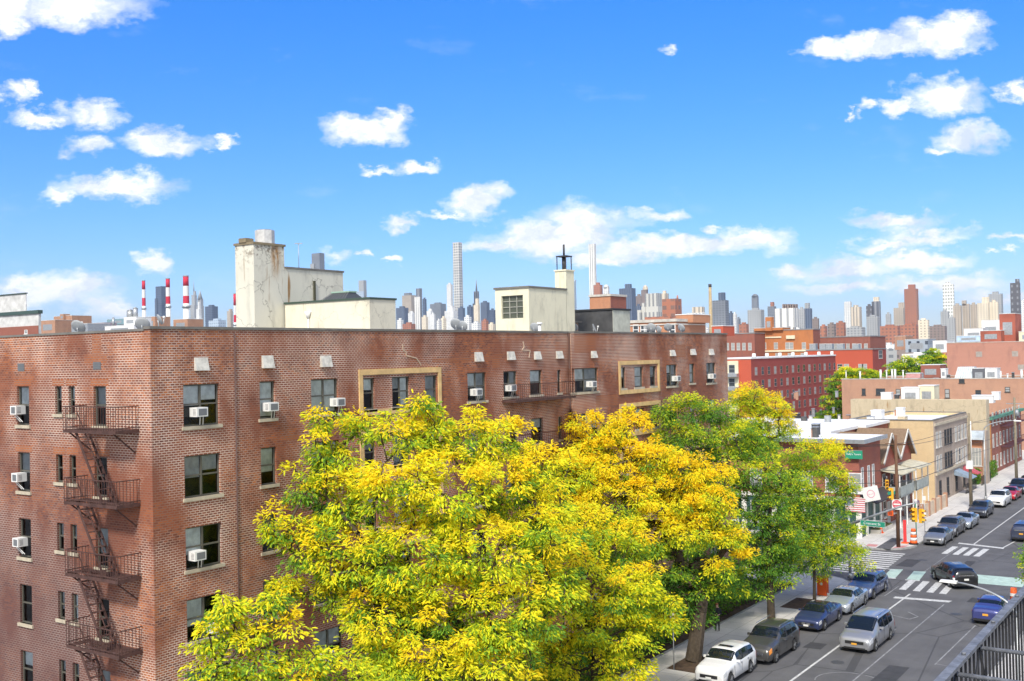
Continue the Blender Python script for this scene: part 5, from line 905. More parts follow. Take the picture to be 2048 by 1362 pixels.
def tree(name, label, bx, by, lobes, D=None, trunk_r=.24, fork=.45, cd=7.5, nl=30, ls=.29, lf=2.5, lean=(0, 0), group=None, z0=.15, green=0., cat='tree'):
    """lobes: (photo x, photo y, radius px, depth offset m, yellow share)"""
    D = D or ((Vector((bx, by, 8))-Vector((0, 0, H))) @ RM)[2]*-1
    Ls = []
    for (x, y, r_, dd, yl) in lobes:
        p = at(x, y, D+dd); Ls.append((np.array(p), r_/F*(D+dd), yl))
    base = np.array([bx, by, z0]); tot = sum(l[1]**2 for l in Ls); cen = sum(l[0]*l[1]**2 for l in Ls)/tot
    cc, rr_, oo, yy, lc = [], [], [], [], []
    for (c, r_, yl) in Ls:
        n = max(6, int(cd*r_*r_)); d = norm(rng.normal(0, 1, (n, 3))); q = rng.uniform(.35, 1.05, n)**.6; p = c+d*(q*r_)[:, None]*np.array([1, 1, .78])
        cc.append(p); yy.append(np.full(n, yl)); oo.append(d); rr_.append(q); lc.append(np.full(n, r_))
    C = np.concatenate(cc); O = np.concatenate(oo); Qr = np.concatenate(rr_); Y = np.concatenate(yy)
    keep = C[:, 2] > z0+1.6
    # keep the crown clear of the brick front
    keep &= ~((C[:, 0] < XF+.5) & (C[:, 1] < YE+.5) & (C[:, 1] > YL-.3))
    C, O, Qr, Y = C[keep], O[keep], Qr[keep], Y[keep]; nC = len(C)
    e = empty(name, label, cat, group, loc=tuple(base)); clumpR = rng.uniform(.32, .68, nC)*max(1, ls/.35); nl = int(nl*lf*1.25); ls = ls*.6; idx = np.repeat(np.arange(nC), nl); n = len(idx)
    ang = rng.uniform(0, 2*PI, n); rad = np.sqrt(rng.uniform(0, 1, n))*clumpR[idx]; R2 = np.stack([np.cos(ang), np.sin(ang), np.zeros(n)], 1)
    P = C[idx]+R2*rad[:, None]; P[:, 2] += -.35*rad**2/np.maximum(clumpR[idx], .1)+rng.normal(0, .13, n)
    Dr = norm(R2*.8+O[idx]*.35+rng.normal(0, .35, (n, 3))+np.array([0, 0, -.32]))
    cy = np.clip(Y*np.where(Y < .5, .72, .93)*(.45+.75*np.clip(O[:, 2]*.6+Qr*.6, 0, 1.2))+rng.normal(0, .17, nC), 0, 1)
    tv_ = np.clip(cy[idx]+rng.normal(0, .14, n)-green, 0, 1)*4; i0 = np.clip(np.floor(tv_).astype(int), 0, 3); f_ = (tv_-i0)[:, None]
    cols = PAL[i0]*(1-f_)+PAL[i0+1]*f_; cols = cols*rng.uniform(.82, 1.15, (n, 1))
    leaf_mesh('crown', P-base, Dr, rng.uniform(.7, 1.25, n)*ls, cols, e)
    # limbs: greedy growth from the trunk
    top = base+np.array([lean[0], lean[1], max(1.8, (cen[2]-base[2])*fork)])
    nodes_ = [base, base+(top-base)*.5+rng.normal(0, .08, 3)*[1, 1, 0], top]; par = [-1, 0, 1]
    sel = np.arange(nC) if nC < 700 else rng.choice(nC, 700, replace=False)
    tgt = np.concatenate([np.array([l[0] for l in Ls])-[0, 0, .3], C[sel]]); order = np.concatenate([np.argsort(np.linalg.norm(tgt[:len(Ls)]-top, axis=1)), len(Ls)+np.argsort(np.linalg.norm(tgt[len(Ls):]-top, axis=1))])
    arr = np.zeros((len(tgt)*2+3, 3)); arr[:3] = nodes_; k = 3; dist0 = np.zeros(len(arr)); dist0[2] = 0
    for j in order:
        q = tgt[j]; dd = np.linalg.norm(arr[2:k]-q, axis=1)+.25*dist0[2:k]; b_ = int(np.argmin(dd))+2; L_ = np.linalg.norm(q-arr[b_])
        if L_ > 1.2:
            mid = (arr[b_]+q)/2+rng.normal(0, .07*L_, 3)+np.array([0, 0, .08*L_]); arr[k] = mid; par.append(b_); dist0[k] = dist0[b_]+L_/2; k += 1; b_ = k-1
        arr[k] = q; par.append(b_); dist0[k] = dist0[b_]+L_*.5; k += 1
    cnt = np.ones(k)
    for j in range(k-1, 0, -1): cnt[par[j]] += cnt[j]
    rad = trunk_r*(cnt/cnt[2])**.44; rad[0] = trunk_r*1.35; rad[1] = trunk_r*1.05; rad = np.maximum(rad, .012); m = MB()
    for j in range(1, k):
        a, b_ = Vector(arr[par[j]]-base), Vector(arr[j]-base)
        if (b_-a).length > .01: m.tube([a, b_], [float(min(rad[par[j]], rad[j]*1.5)) if par[j] > 1 else float(rad[par[j]]), float(rad[j])], 9 if rad[j] > .08 else 4, cap=False)
    m.build('trunk', M_BARK, e, weld=False); return e
G = 'street trees along the brick building'
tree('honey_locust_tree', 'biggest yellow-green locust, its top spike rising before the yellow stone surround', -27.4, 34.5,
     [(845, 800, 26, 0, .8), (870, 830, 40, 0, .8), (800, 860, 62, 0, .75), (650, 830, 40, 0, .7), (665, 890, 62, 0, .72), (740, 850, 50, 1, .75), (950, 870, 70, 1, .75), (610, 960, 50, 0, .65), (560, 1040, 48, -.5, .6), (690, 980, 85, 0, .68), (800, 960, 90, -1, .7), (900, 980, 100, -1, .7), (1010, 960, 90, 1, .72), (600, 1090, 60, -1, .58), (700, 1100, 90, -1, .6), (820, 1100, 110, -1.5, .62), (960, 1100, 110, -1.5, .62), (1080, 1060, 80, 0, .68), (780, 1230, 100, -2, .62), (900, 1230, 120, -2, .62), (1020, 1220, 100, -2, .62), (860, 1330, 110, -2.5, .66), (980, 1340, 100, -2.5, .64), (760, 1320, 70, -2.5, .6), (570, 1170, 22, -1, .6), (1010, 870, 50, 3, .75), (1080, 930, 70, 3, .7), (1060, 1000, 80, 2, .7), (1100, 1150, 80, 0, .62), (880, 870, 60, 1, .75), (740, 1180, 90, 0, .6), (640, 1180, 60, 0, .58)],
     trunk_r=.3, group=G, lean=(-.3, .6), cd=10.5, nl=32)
tree('honey_locust_tree', 'low yellow-green honey locust at the bottom left, leaves over the lower corner windows', -28.5, 25,
     [(450, 1205, 36, 0, .62), (480, 1250, 58, 0, .6), (420, 1270, 50, 0, .66), (560, 1260, 50, 0, .6), (500, 1330, 80, 0, .55), (420, 1340, 46, 0, .58), (600, 1330, 70, 0, .55), (680, 1350, 60, 0, .6), (460, 1400, 80, 0, .5), (600, 1420, 90, 0, .5), (540, 1200, 16, 0, .6)], trunk_r=.16, group=G, z0=.15, cd=9)
tree('honey_locust_tree', 'yellow-green honey locust between the biggest tree and the golden one, hanging low over the pavement', -27.2, 46,
     [(1120, 1120, 90, 0, .62), (1200, 1170, 90, 0, .65), (1130, 1230, 100, 0, .62), (1220, 1260, 85, 0, .66), (1270, 1180, 60, 0, .66), (1300, 1150, 34, 0, .7), (1150, 1060, 80, 2, .68), (1230, 1080, 70, 2, .7), (1290, 1240, 50, 1, .6), (1330, 1200, 26, 0, .7), (1060, 1310, 90, 0, .6), (1160, 1330, 90, 0, .6), (1240, 1330, 60, 0, .6), (1340, 1240, 18, 0, .7), (1100, 1030, 60, 1, .7)], trunk_r=.2, group=G, cd=11)
tree('honey_locust_tree', 'golden-yellow locust in layered sprays with green lower boughs and thick leaning trunk', -27.2, 57.2,
     [(1110, 845, 46, 2, .95), (1050, 920, 60, 3, .75), (1130, 900, 70, 2, .85), (1180, 900, 70, 2, .95), (1300, 960, 70, 1, .95), (1370, 1010, 60, 0, .95), (1230, 1080, 80, 0, .75), (1440, 1040, 44, 0, .95), (1190, 850, 52, 1, 1.), (1260, 850, 44, 1, 1.), (1060, 870, 40, 2, .85), (1310, 905, 50, 0, 1.), (1230, 920, 70, 0, .95), (1370, 930, 48, 0, 1.), (1430, 955, 42, 0, 1.), (1340, 985, 64, 0, .9), (1420, 1000, 50, -1, .98), (1240, 1000, 80, -1, .8), (1150, 960, 80, 0, .8), (1160, 1040, 70, -1, .72), (1300, 1060, 66, -1, .78), (1390, 1060, 50, -1, .9), (1460, 1075, 34, -1, .98), (1440, 1130, 30, -1, .95), (1490, 1110, 18, -1, .95), (1330, 1130, 54, 0, .25), (1390, 1160, 56, 1, .05), (1440, 1165, 34, 0, .05), (1330, 1200, 55, 1, .02), (1280, 1240, 50, 1, .05), (1390, 1230, 36, 1, .0), (1480, 1160, 30, 1, .05)], trunk_r=.36, group=G, cd=12, nl=30, lean=(.5, 1.2), fork=.6)
tree('green_locust_tree', 'tall fresh green locust behind the golden one, with a straight slim trunk at the kerb', -26.9, 68.6,
     [(1370, 815, 36, 0, .42), (1440, 980, 60, 1, .3), (1420, 1100, 60, 1, .15), (1580, 960, 34, 0, .34), (1590, 1100, 34, 0, .2), (1520, 1100, 50, 1, .12), (1560, 1150, 28, 0, .1), (1360, 950, 60, 2, .35), (1330, 830, 34, 0, .42), (1430, 820, 42, 1, .42), (1400, 870, 52, 0, .40), (1470, 870, 50, 1, .42), (1340, 880, 34, 0, .4), (1450, 925, 50, 0, .36), (1510, 950, 46, 0, .36), (1520, 900, 36, 1, .4), (1540, 1010, 46, 0, .28), (1500, 1050, 40, 0, .15), (1560, 1070, 44, 0, .22), (1490, 1120, 40, 0, .02), (1550, 1130, 36, 0, .1), (1470, 1180, 34, 0, 0.), (1520, 1180, 24, 0, .05)], trunk_r=.2, group=G, cd=15, nl=28, fork=.75, ls=.27)
tree('honey_locust_tree', 'golden-topped locust behind the tall fresh green one, against the maroon building', -32.5, 88,
     [(1470, 790, 26, 0, .85), (1500, 790, 32, 0, .7), (1540, 810, 34, 0, .75), (1500, 840, 42, 0, .5), (1560, 835, 26, 0, .95), (1580, 855, 16, 0, .95), (1540, 870, 40, 0, .4), (1500, 890, 40, 0, .3), (1460, 840, 30, 0, .6)], trunk_r=.2, group=G, cd=20, nl=28, ls=.25, z0=.16)
tree('green_locust_tree', 'small green locust with olive-gold top and thin trunk by the orange street box', -26.25, 75.2,
     [(1600, 895, 28, 0, .55), (1570, 930, 40, 1, .45), (1640, 920, 40, 1, .6), (1560, 990, 46, 1, .35), (1620, 1010, 46, 1, .34), (1670, 1010, 36, 0, .4), (1650, 1075, 44, 1, .4), (1590, 1075, 46, 1, .32), (1700, 1050, 22, 0, .5), (1680, 960, 28, 0, .5), (1650, 895, 30, 0, .72), (1668, 890, 20, 0, .75), (1615, 935, 36, 0, .45), (1665, 945, 34, 0, .5), (1700, 975, 14, 0, .7), (1590, 985, 38, 0, .38), (1640, 1000, 36, 0, .36), (1690, 985, 18, 0, .4), (1570, 1040, 34, 0, .3), (1620, 1060, 44, 0, .36), (1670, 1060, 38, 0, .45), (1700, 1100, 32, 0, .5), (1650, 1110, 40, 0, .36), (1600, 1120, 36, 0, .3), (1725, 1130, 14, 0, .55), (1560, 1100, 28, 0, .25), (1640, 1150, 16, 0, .3)], trunk_r=.09, group=G, cd=15, nl=26, fork=.62, ls=.24)
GB = 'trees among the buildings beyond the crossing'
tree('dark_green_tree', 'bushy green tree between the maroon front and the wide brown brick building', -62, 185, [(1680, 770, 28, 0, .42), (1715, 765, 26, 0, .4), (1665, 835, 26, 0, .2), (1700, 790, 26, 0, .35), (1745, 752, 16, 0, .45), (1690, 745, 20, 0, .5), (1700, 745, 18, 0, .5), (1725, 745, 18, 0, .5), (1750, 748, 14, 0, .45), (1665, 800, 24, 0, .25), (1690, 810, 24, 0, .2), (1650, 840, 22, 0, .15), (1675, 840, 18, 0, .15)], D=205, trunk_r=.25, group=GB, cd=7, nl=26, ls=.5, z0=0)
tree('dark_green_tree', 'rounded green tree left of the salmon factory, lower and nearer of two', -75, 300, [(1790, 735, 18, 0, .4), (1815, 745, 24, 0, .35), (1835, 748, 22, 0, .3), (1780, 752, 18, 0, .3), (1810, 725, 18, 0, .45), (1835, 728, 20, 0, .48), (1800, 745, 22, 0, .3), (1850, 742, 16, 0, .4)], D=300, trunk_r=.3, group=GB, cd=4, nl=24, ls=.75, z0=0)
tree('dark_green_tree', 'rounded green tree crown touching the salmon factory wall', -74, 340, [(1866, 708, 16, 0, .42), (1880, 716, 14, 0, .5), (1850, 715, 14, 0, .4), (1870, 728, 16, 0, .25)], D=340, trunk_r=.3, group=GB, cd=4, nl=24, ls=.8, z0=0)
tree('kerbside_tree', 'green leaves of a kerbside tree entering at the right picture edge', -9.8, 82.5, [(2090, 1120, 46, 0, .3), (2085, 1170, 40, 0, .3), (2120, 1080, 40, 0, .3), (2062, 1100, 18, 0, .4), (2130, 1150, 50, 0, .25)], trunk_r=.12, cd=10, nl=26, ls=.26)
tree('shrub', 'small round shrub in front of the tan apartment house', -29.4, 138.5, [(1921, 965, 9, 0, .5), (1919, 960, 7, 0, .6)], trunk_r=.03, cd=30, nl=24, ls=.18, group='shrubs', cat='shrub') if False else None
def hedge(x0, x1, y0, y1, z0, h_, lab, dens=60, col=0.05, ls=.16, gm=None):
    e = empty('hedge', lab, 'hedge', gm, loc=((x0+x1)/2, (y0+y1)/2, z0)); b = np.array(e.location); A = (x1-x0)*(y1-y0)+2*h_*((x1-x0)+(y1-y0)); n = int(A*dens)
    P = np.stack([rng.uniform(x0, x1, n), rng.uniform(y0, y1, n), rng.uniform(z0+.05, z0+h_, n)], 1); f_ = rng.integers(0, 4, n)
    P[f_ == 0, 2] = z0+h_+rng.normal(0, .07, (f_ == 0).sum()); P[f_ == 1, 0] = x1+rng.normal(0, .07, (f_ == 1).sum()); P[f_ == 2, 1] = y0+rng.normal(0, .07, (f_ == 2).sum())
    D_ = norm(rng.normal(0, 1, (n, 3))+[.3, -.2, .3]); t_ = np.clip(col+rng.normal(0, .1, n), 0, 1)*4; i0 = np.clip(t_.astype(int), 0, 3); ff = (t_-i0)[:, None]
    leaf_mesh('foliage', P-b, D_, rng.uniform(.6, 1.3, n)*ls, (PAL[i0]*(1-ff)+PAL[i0+1]*ff)*rng.uniform(.6, 1.1, (n, 1)), e, .6)
    m = MB(); 
    for i in range(int((y1-y0)*2)): yy_ = y0+.2+i*.5; m.tube([((x0+x1)/2-b[0], yy_-b[1], 0), ((x0+x1)/2-b[0]+.05, yy_-b[1]+.03, h_*.85)], .02, 5)
    m.build('stem', M_BARK, e)
GH = 'garden hedges'
hedge(-33, -30.2, 49, 62, .06, 1.1, 'dark clipped hedge in the garden strip beside the thick leaning trunk', gm=GH); hedge(-33, -30.2, 63.2, 78, .06, 1.3, 'dark clipped hedge at the far end of the garden strip by the corner', gm=GH); hedge(-31.2, -29.7, 148, 160, .15, 1.9, 'tall dark green hedge in front of the green-corniced house', 80)
# ------------------------------------------------------------------ vehicles
M_TYRE = plain('tyre_rubber', (.02, .02, .02), .85); M_RIM = plain('alloy_rim', (.50, .51, .52), .3, .8); M_CGL = plain('car_glass', (.010, .014, .017), .05, 0, .6); M_BLK = plain('black_plastic', (.02, .02, .022), .5); M_HL = plain('headlamp', (.62, .64, .66), .12, .2); M_TL = plain('tail_lamp', (.45, .02, .02), .2); M_CHR = plain('chrome', (.62, .62, .63), .18, .9); M_PW = plain('white_plate', (.75, .75, .72), .5); M_PO = plain('amber_plate', (.75, .36, .04), .5); M_AMB = plain('amber_lens', (.8, .28, .05), .3)
def paint(name, c, rough=.28, metal=.25): return plain('paint_'+name, c, rough, metal, .5, .8)
# stations: x (fraction of length from rear), belt z, top z, half width body, half width top, all as fractions of (H, H, W/2, W/2)
PROF = {
 'sedan': ([(-.5, .50, .56, .80, .62), (-.485, .60, .68, .90, .70), (-.44, .64, .73, .96, .74), (-.34, .65, .76, .99, .74), (-.26, .655, .84, 1., .70), (-.15, .655, .97, 1., .68), (0, .65, 1., 1., .69), (.09, .645, .985, 1., .70), (.155, .64, .90, 1., .72), (.235, .63, .735, .99, .77), (.33, .60, .68, .98, .76), (.42, .55, .60, .95, .72), (.475, .47, .52, .88, .66), (.5, .40, .44, .78, .58)], (-.30, -.17, .09, .25), .56),
 'suv': ([(-.5, .50, .57, .84, .66), (-.488, .62, .80, .93, .70), (-.46, .64, .865, .97, .68), (-.39, .645, .945, .99, .70), (-.2, .63, .995, 1., .73), (0, .62, 1., 1., .74), (.06, .62, .985, 1., .74), (.13, .615, .90, 1., .75), (.22, .61, .70, .99, .80), (.33, .59, .66, .98, .79), (.43, .55, .61, .95, .74), (.48, .47, .52, .89, .68), (.5, .38, .42, .80, .6)], (-.47, -.40, .06, .23), .54),
 'van': ([(-.5, .48, .56, .86, .68), (-.49, .58, .82, .95, .73), (-.47, .58, .93, .98, .74), (-.40, .58, .98, .99, .75), (-.2, .575, 1., 1., .76), (.04, .57, 1., 1., .76), (.12, .565, .96, 1., .76), (.22, .56, .83, 1., .77), (.335, .55, .64, .98, .79), (.41, .52, .59, .96, .76), (.465, .47, .52, .92, .70), (.49, .40, .45, .86, .64), (.5, .34, .38, .80, .6)], (-.48, -.42, .06, .34), .50)}
def crom(xs, S):
    out = []; S = np.array(S); 
    for x in xs:
        i = int(np.clip(np.searchsorted(S[:, 0], x)-1, 0, len(S)-2)); t_ = (x-S[i, 0])/(S[i+1, 0]-S[i, 0]); t2 = t_*t_*(3-2*t_)*.5+t_*.5
        out.append(S[i]*(1-t2)+S[i+1]*t2)
    return np.array(out)
def make_car(kind, L, Wd, Ht, pm, plate='w', grille='dark', rear=False, roof=None, rails=False, sunroof=False, hl=None, label='', loc=(0, 0), heading=0, z=.0, name='parked_car', group=None, cat='car', brake=False):
    """front points to local +y; heading: rotation about z"""
    S, (gr0, gr1, gf1, gf0), bz = PROF[kind]
    e = empty(name, label, cat, group, loc=(loc[0], loc[1], z), rz=math.radians(heading)); wb = L*.3 if kind == 'van' else L*.295; wr = .335 if kind != 'sedan' else .32; ra = wr+.07
    xs = np.unique(np.concatenate([np.linspace(-.5, .5, 49), [s[0] for s in S]])); E_ = crom(xs, S); gnd = .2 if kind != 'suv' else .24
    rows = []
    for (x, bl, tp, hw, tw_) in E_:
        y = x*L; hb = hw*Wd/2; ht = tw_*Wd/2; belt = bl*Ht; top = tp*Ht; zb = gnd+(.1 if abs(x) > .49 else 0)
        for c in (-wb, wb):
            if abs(y-c) < ra: zb = max(zb, wr+math.sqrt(max(0, ra*ra-(y-c)**2)))
        zb = min(zb, belt-.12); has = top-belt > .16*Ht
        P = [(0, gnd+.02), (hb*.9, zb), (hb*.985, zb+.06), (hb, zb+(belt-zb)*.5), (hb*.985, belt-.05), (hb*.955, belt)]
        if has: P += [(hb*.955+(ht-hb*.955)*.35, belt+(top-belt)*.42), (ht+(hb-ht)*.12, top-.10), (ht*.93, top-.035), (ht*.6, top-.008), (0, top)]
        else: P += [(hb*.90, belt+(top-belt)*.5), (hb*.82, top-.02), (hb*.62, top-.004), (hb*.35, top+.004), (0, top+.012)]
        rows.append([(a, y, b) for a, b in P])
    R_ = np.array(rows); n = len(R_); k = R_.shape[1]
    m = MB()
    for s_ in (1, -1):
        for i in range(n-1):
            for j in range(1, k-1):
                q = [R_[i, j], R_[i+1, j], R_[i+1, j+1], R_[i, j+1]]; q = [(a[0]*s_, a[1], a[2]) for a in q]
                m.poly(q if s_ < 0 else q[::-1], 0, True)
    for i, d in ((0, 1), (n-1, -1)):
        ring = [tuple(p) for p in R_[i, 1:]]+[(-p[0], p[1], p[2]) for p in R_[i, 1:-1][::-1]]
        m.poly(ring if d < 0 else ring[::-1], 0)
    m.build('body', pm, e)
    m = MB(); m.box(-Wd/2*.80, Wd/2*.80, -L*.47, L*.47, gnd-.02, Ht*.42); m.build('underbody', M_BLK, e)
    def patch(nm, mt, x0, x1, j0, j1, off=.012, sides=(1, -1), inset=.0, parent=e):
        I = [i for i in range(n) if x0-1e-6 <= xs[i] <= x1+1e-6]
        mm = MB()
        for s_ in sides:
            for a, b in zip(I, I[1:]):
                for j in range(j0, j1):
                    q = []
                    for (i_, j_) in ((a, j), (b, j), (b, j+1), (a, j+1)):
                        p = R_[i_, j_].copy()
                        if inset and j_ == j0: p = p*(1-inset)+R_[i_, j_+1]*inset
                        if inset and j_ == j1: p = p*(1-inset)+R_[i_, j_-1]*inset
                        q.append(Vector((p[0]*s_, p[1], p[2])))
                    nrm = (q[1]-q[0]).cross(q[3]-q[0]); 
                    if nrm.length < 1e-9: continue
                    nrm.normalize()
                    if nrm.dot(Vector((q[0].x, 0, .6))) < 0: nrm = -nrm; q.reverse()
                    mm.poly([v+nrm*off for v in q], 0, True)
        return mm.build(nm, mt, parent)
    patch('windshield', M_CGL, gf1+.012, gf0-.012, 7, k-1, .014); patch('rear_window', M_CGL, gr0+.012, gr1-.008, 7, k-1, .014)
    # side glass: door panes split by pillars
    a0, a1 = gr1-.06 if kind == 'sedan' else gr1+.0, gf1+.055; segs = [(a0, a0+(a1-a0)*.30), (a0+(a1-a0)*.32, a0+(a1-a0)*.65), (a0+(a1-a0)*.67, a1)]
    for s_ in (1, -1): patch('window_trim', M_BLK, a0-.012, a1+.008, 5, 7, .007, (s_,), .07)
    for (u, v) in segs:
        patch('side_window', M_CGL, u, v, 5, 7, .012, (1,), .10); patch('side_window', M_CGL, u, v, 5, 7, .012, (-1,), .10)
    if roof: patch('roof_panel', roof, gr1, gf1, 7, k-1, .01)
    if sunroof: patch('sunroof', M_CGL, gf1-.13, gf1-.03, 9, k-1, .016)
    for s_ in (1, -1):
        patch('headlight', hl or M_HL, .40, .495, 3, 5, .015, (s_,), .3); patch('tail_light', M_TL, -.498, -.455, 3, 5, .015, (s_,), .15)
    yF = L*.5; yB = -L*.5; zc = Ht*.36
    m = MB(); m.box(-Wd*.27, Wd*.27, yF-.06, yF+.02, zc-.10, zc+.07); m.box(-Wd*.31, Wd*.31, yF-.08, yF+.012, gnd+.05, gnd+.15); g_ = m.build('grille', M_BLK if grille != 'chrome' else M_CHR, e)
    if grille == 'chrome': m = MB(); [m.box(-Wd*.25, Wd*.25, yF+.021, yF+.03, zc-.075+i*.05, zc-.055+i*.05) for i in range(3)]; m.build('grille_bars', M_BLK, g_)
    if grille == 'kidney':
        m = MB()
        for s_ in (1, -1): m.box(min(s_*.03, s_*.27), max(s_*.03, s_*.27), yF+.021, yF+.035, zc-.06, zc+.1)
        m.build('grille_surround', M_CHR, g_)
    pmx = M_PW if plate == 'w' else M_PO
    m = MB(); m.box(-.16, .16, yF+.036, yF+.05, zc-.14, zc-.03); m.build('number_plate', pmx, e); m = MB(); m.box(-.17, .17, yB-.03, yB-.005, Ht*.42, Ht*.42+.13); m.build('number_plate', pmx, e)
    m = MB(); m.box(-Wd*.4, Wd*.4, yB-.02, yB+.06, gnd+.06, gnd+.2); m.build('rear_bumper', M_BLK, e)
    if kind != 'sedan' : m = MB(); m.box(-Wd*.30, Wd*.30, yB-.02, yB+.03, Ht*.62, Ht*.66); m.build('trim_strip', M_CHR, e)
    for s_ in (1, -1):
        m = MB(); yy_ = (gf1+.05)*L; zz = Ht*.64; m.hexa([(s_*Wd*.46, yy_-.05, zz), (s_*Wd*.58, yy_-.04, zz), (s_*Wd*.58, yy_+.07, zz), (s_*Wd*.46, yy_+.08, zz), (s_*Wd*.46, yy_-.05, zz+.1), (s_*Wd*.58, yy_-.04, zz+.13), (s_*Wd*.57, yy_+.06, zz+.13), (s_*Wd*.46, yy_+.08, zz+.1)]); m.build('mirror', pm, e, bevel=.02)
        if rails: m = MB(); m.tube([(s_*Wd*.36, gr1*L, Ht*.985), (s_*Wd*.36, gr1*L+.1, Ht+.03), (s_*Wd*.36, gf1*L-.1, Ht+.03), (s_*Wd*.36, gf1*L, Ht*.985)], .018, 6); m.build('roof_rail', M_CHR, e)
        for c in (-wb, wb):
            x1_ = s_*Wd*.495; x0_ = s_*(Wd*.495-.22); wh = empty_part('wheel', e, (0, c, wr)); m = MB(); ring = []
            for (xx, rr2) in ((x0_, wr*.93), (x0_+(x1_-x0_)*.1, wr), (x1_-(x1_-x0_)*.1, wr), (x1_, wr*.94), (x1_+s_*.003, wr*.66)): ring.append([(xx, rr2*math.cos(2*PI*i/20), rr2*math.sin(2*PI*i/20)) for i in range(20)])
            for a, b in zip(ring, ring[1:]):
                for i in range(20): m.poly([a[i], a[(i+1) % 20], b[(i+1) % 20], b[i]], 0, True)
            m.build('tyre', M_TYRE, wh); m = MB(); xc = x1_-s_*.02
            m.poly([(xc-s_*.02, wr*.66*math.cos(2*PI*i/20), wr*.66*math.sin(2*PI*i/20)) for i in range(20)], 1)
            for i in range(5):
                a = 2*PI*i/5; ca, sa = math.cos(a), math.sin(a); m.bar((xc, .02*ca, .02*sa), (xc, wr*.64*ca, wr*.64*sa), .075, .04)
            for i in range(20):
                a, b = 2*PI*i/20, 2*PI*(i+1)/20; m.poly([(xc+s_*.012, wr*.66*math.cos(a), wr*.66*math.sin(a)), (xc+s_*.012, wr*.58*math.cos(a), wr*.58*math.sin(a)), (xc+s_*.012, wr*.58*math.cos(b), wr*.58*math.sin(b)), (xc+s_*.012, wr*.66*math.cos(b), wr*.66*math.sin(b))])
            m.build('rim', [M_RIM, M_BLK], wh)
    # door seams and handles
    for s_ in (1, -1):
        m = MB()
        for f_ in (-.02, .2, -.22): m.box(min(s_*(Wd*.492), s_*(Wd*.5+.002)), max(s_*(Wd*.492), s_*(Wd*.5+.002)), f_*L-.008, f_*L+.008, gnd+.22, Ht*.58)
        m.build('door_seam', M_BLK, e)
        m = MB()
        for f_ in (.0, -.2): m.box(min(s_*Wd*.49, s_*(Wd*.5+.02)), max(s_*Wd*.49, s_*(Wd*.5+.02)), f_*L+.03-.09, f_*L+.03+.07, Ht*.555, Ht*.575)
        m.build('door_handle', M_CHR if kind != 'sedan' else pm, e)
    return e
def empty_part(name, parent, loc):
    o = bpy.data.objects.new(name, None); COL.objects.link(o); o.parent = parent; o.location = loc; return o
PK = 'cars parked along the left kerb'; WHT = paint('white', (.78, .78, .77), .25, .05); NAVY = paint('navy', (.035, .05, .13)); DGR = paint('charcoal', (.075, .073, .07)); SIL = paint('silver', (.46, .50, .54), .25, .55); BLU = paint('steel_blue', (.075, .10, .19)); GRY = paint('grey', (.24, .25, .265), .3, .45); BLK = paint('black', (.022, .022, .024)); RED = paint('red', (.50, .02, .03)); PAN = plain('black_roof', (.02, .022, .03), .1)
make_car('suv', 4.6, 1.86, 1.68, WHT, loc=(-24.55, 55.75), heading=180, group=PK, sunroof=True, rails=False, label='white compact SUV with dark sunroof, nearest parked car at the bottom of the picture', z=.006)
make_car('suv', 5.0, 2.0, 1.80, DGR, loc=(-24.1, 61.15), heading=180, group=PK, rails=True, grille='chrome', hl=M_AMB, label='dark brown-grey SUV with chrome grille and amber lamps parked behind the white SUV', z=.006)
make_car('sedan', 4.75, 1.86, 1.44, NAVY, loc=(-24.0, 69.45), heading=180, group=PK, roof=PAN, grille='kidney', label='navy blue sedan with black roof and split chrome grille parked by the slim tree trunk', z=.006)
make_car('sedan', 4.9, 1.86, 1.44, SIL, loc=(-23.85, 74.75), heading=180, group=PK, label='silver sedan parked beside the orange bin, behind the navy sedan', z=.006)
make_car('suv', 4.8, 1.88, 1.60, BLU, loc=(-23.85, 79.7), heading=180, group=PK, label='blue crossover parked last before the near crosswalk under the leaves', z=.006)
make_car('van', 5.15, 2.02, 1.78, GRY if False else paint('warm_silver', (.36, .365, .38), .28, .5), loc=(-19.95, 66.4), heading=180, plate='o', name='minivan', cat='minivan', label='silver-grey minivan with amber plate driving towards the viewer', z=.006, rails=True)
FK = 'cars parked beyond the crossing'
make_car('sedan', 4.7, 1.84, 1.44, GRY, loc=(-24.45, 103.9), heading=180, group=FK, label='grey sedan with white plate parked first beyond the crossing beside the orange barrel', z=.006)
make_car('suv', 4.85, 1.9, 1.68, paint('dark_taupe', (.11, .105, .11)), loc=(-24.5, 108.9), heading=180, group=FK, label='dark grey-purple SUV parked second beyond the crossing', z=.006)
make_car('sedan', 4.7, 1.82, 1.45, SIL, loc=(-24.25, 114.2), heading=180, group=FK, label='light silver sedan parked behind the dark grey-purple SUV', z=.006)
make_car('suv', 4.7, 1.86, 1.6, paint('dark_slate', (.05, .055, .07)), loc=(-24.4, 122.2), heading=180, group=FK, plate='o', label='dark crossover with amber plate parked by the white-boxed utility pole', z=.006)
make_car('suv', 4.8, 1.9, 1.75, WHT, loc=(-24.2, 131), heading=180, group=FK, label='white SUV parked in front of the bright red car far up the street', z=.006)
make_car('sedan', 4.6, 1.82, 1.45, RED, loc=(-24.1, 137.2), heading=180, group=FK, label='bright red sedan parked behind the far white SUV', z=.006)
make_car('suv', 4.8, 1.9, 1.7, BLK, loc=(-24.2, 143.3), heading=180, group=FK, label='black SUV parked behind the bright red sedan', z=.006)
make_car('sedan', 4.7, 1.84, 1.45, SIL, loc=(-24.2, 150), heading=180, group=FK, label='pale grey sedan parked farthest up the street at the picture edge', z=.006)
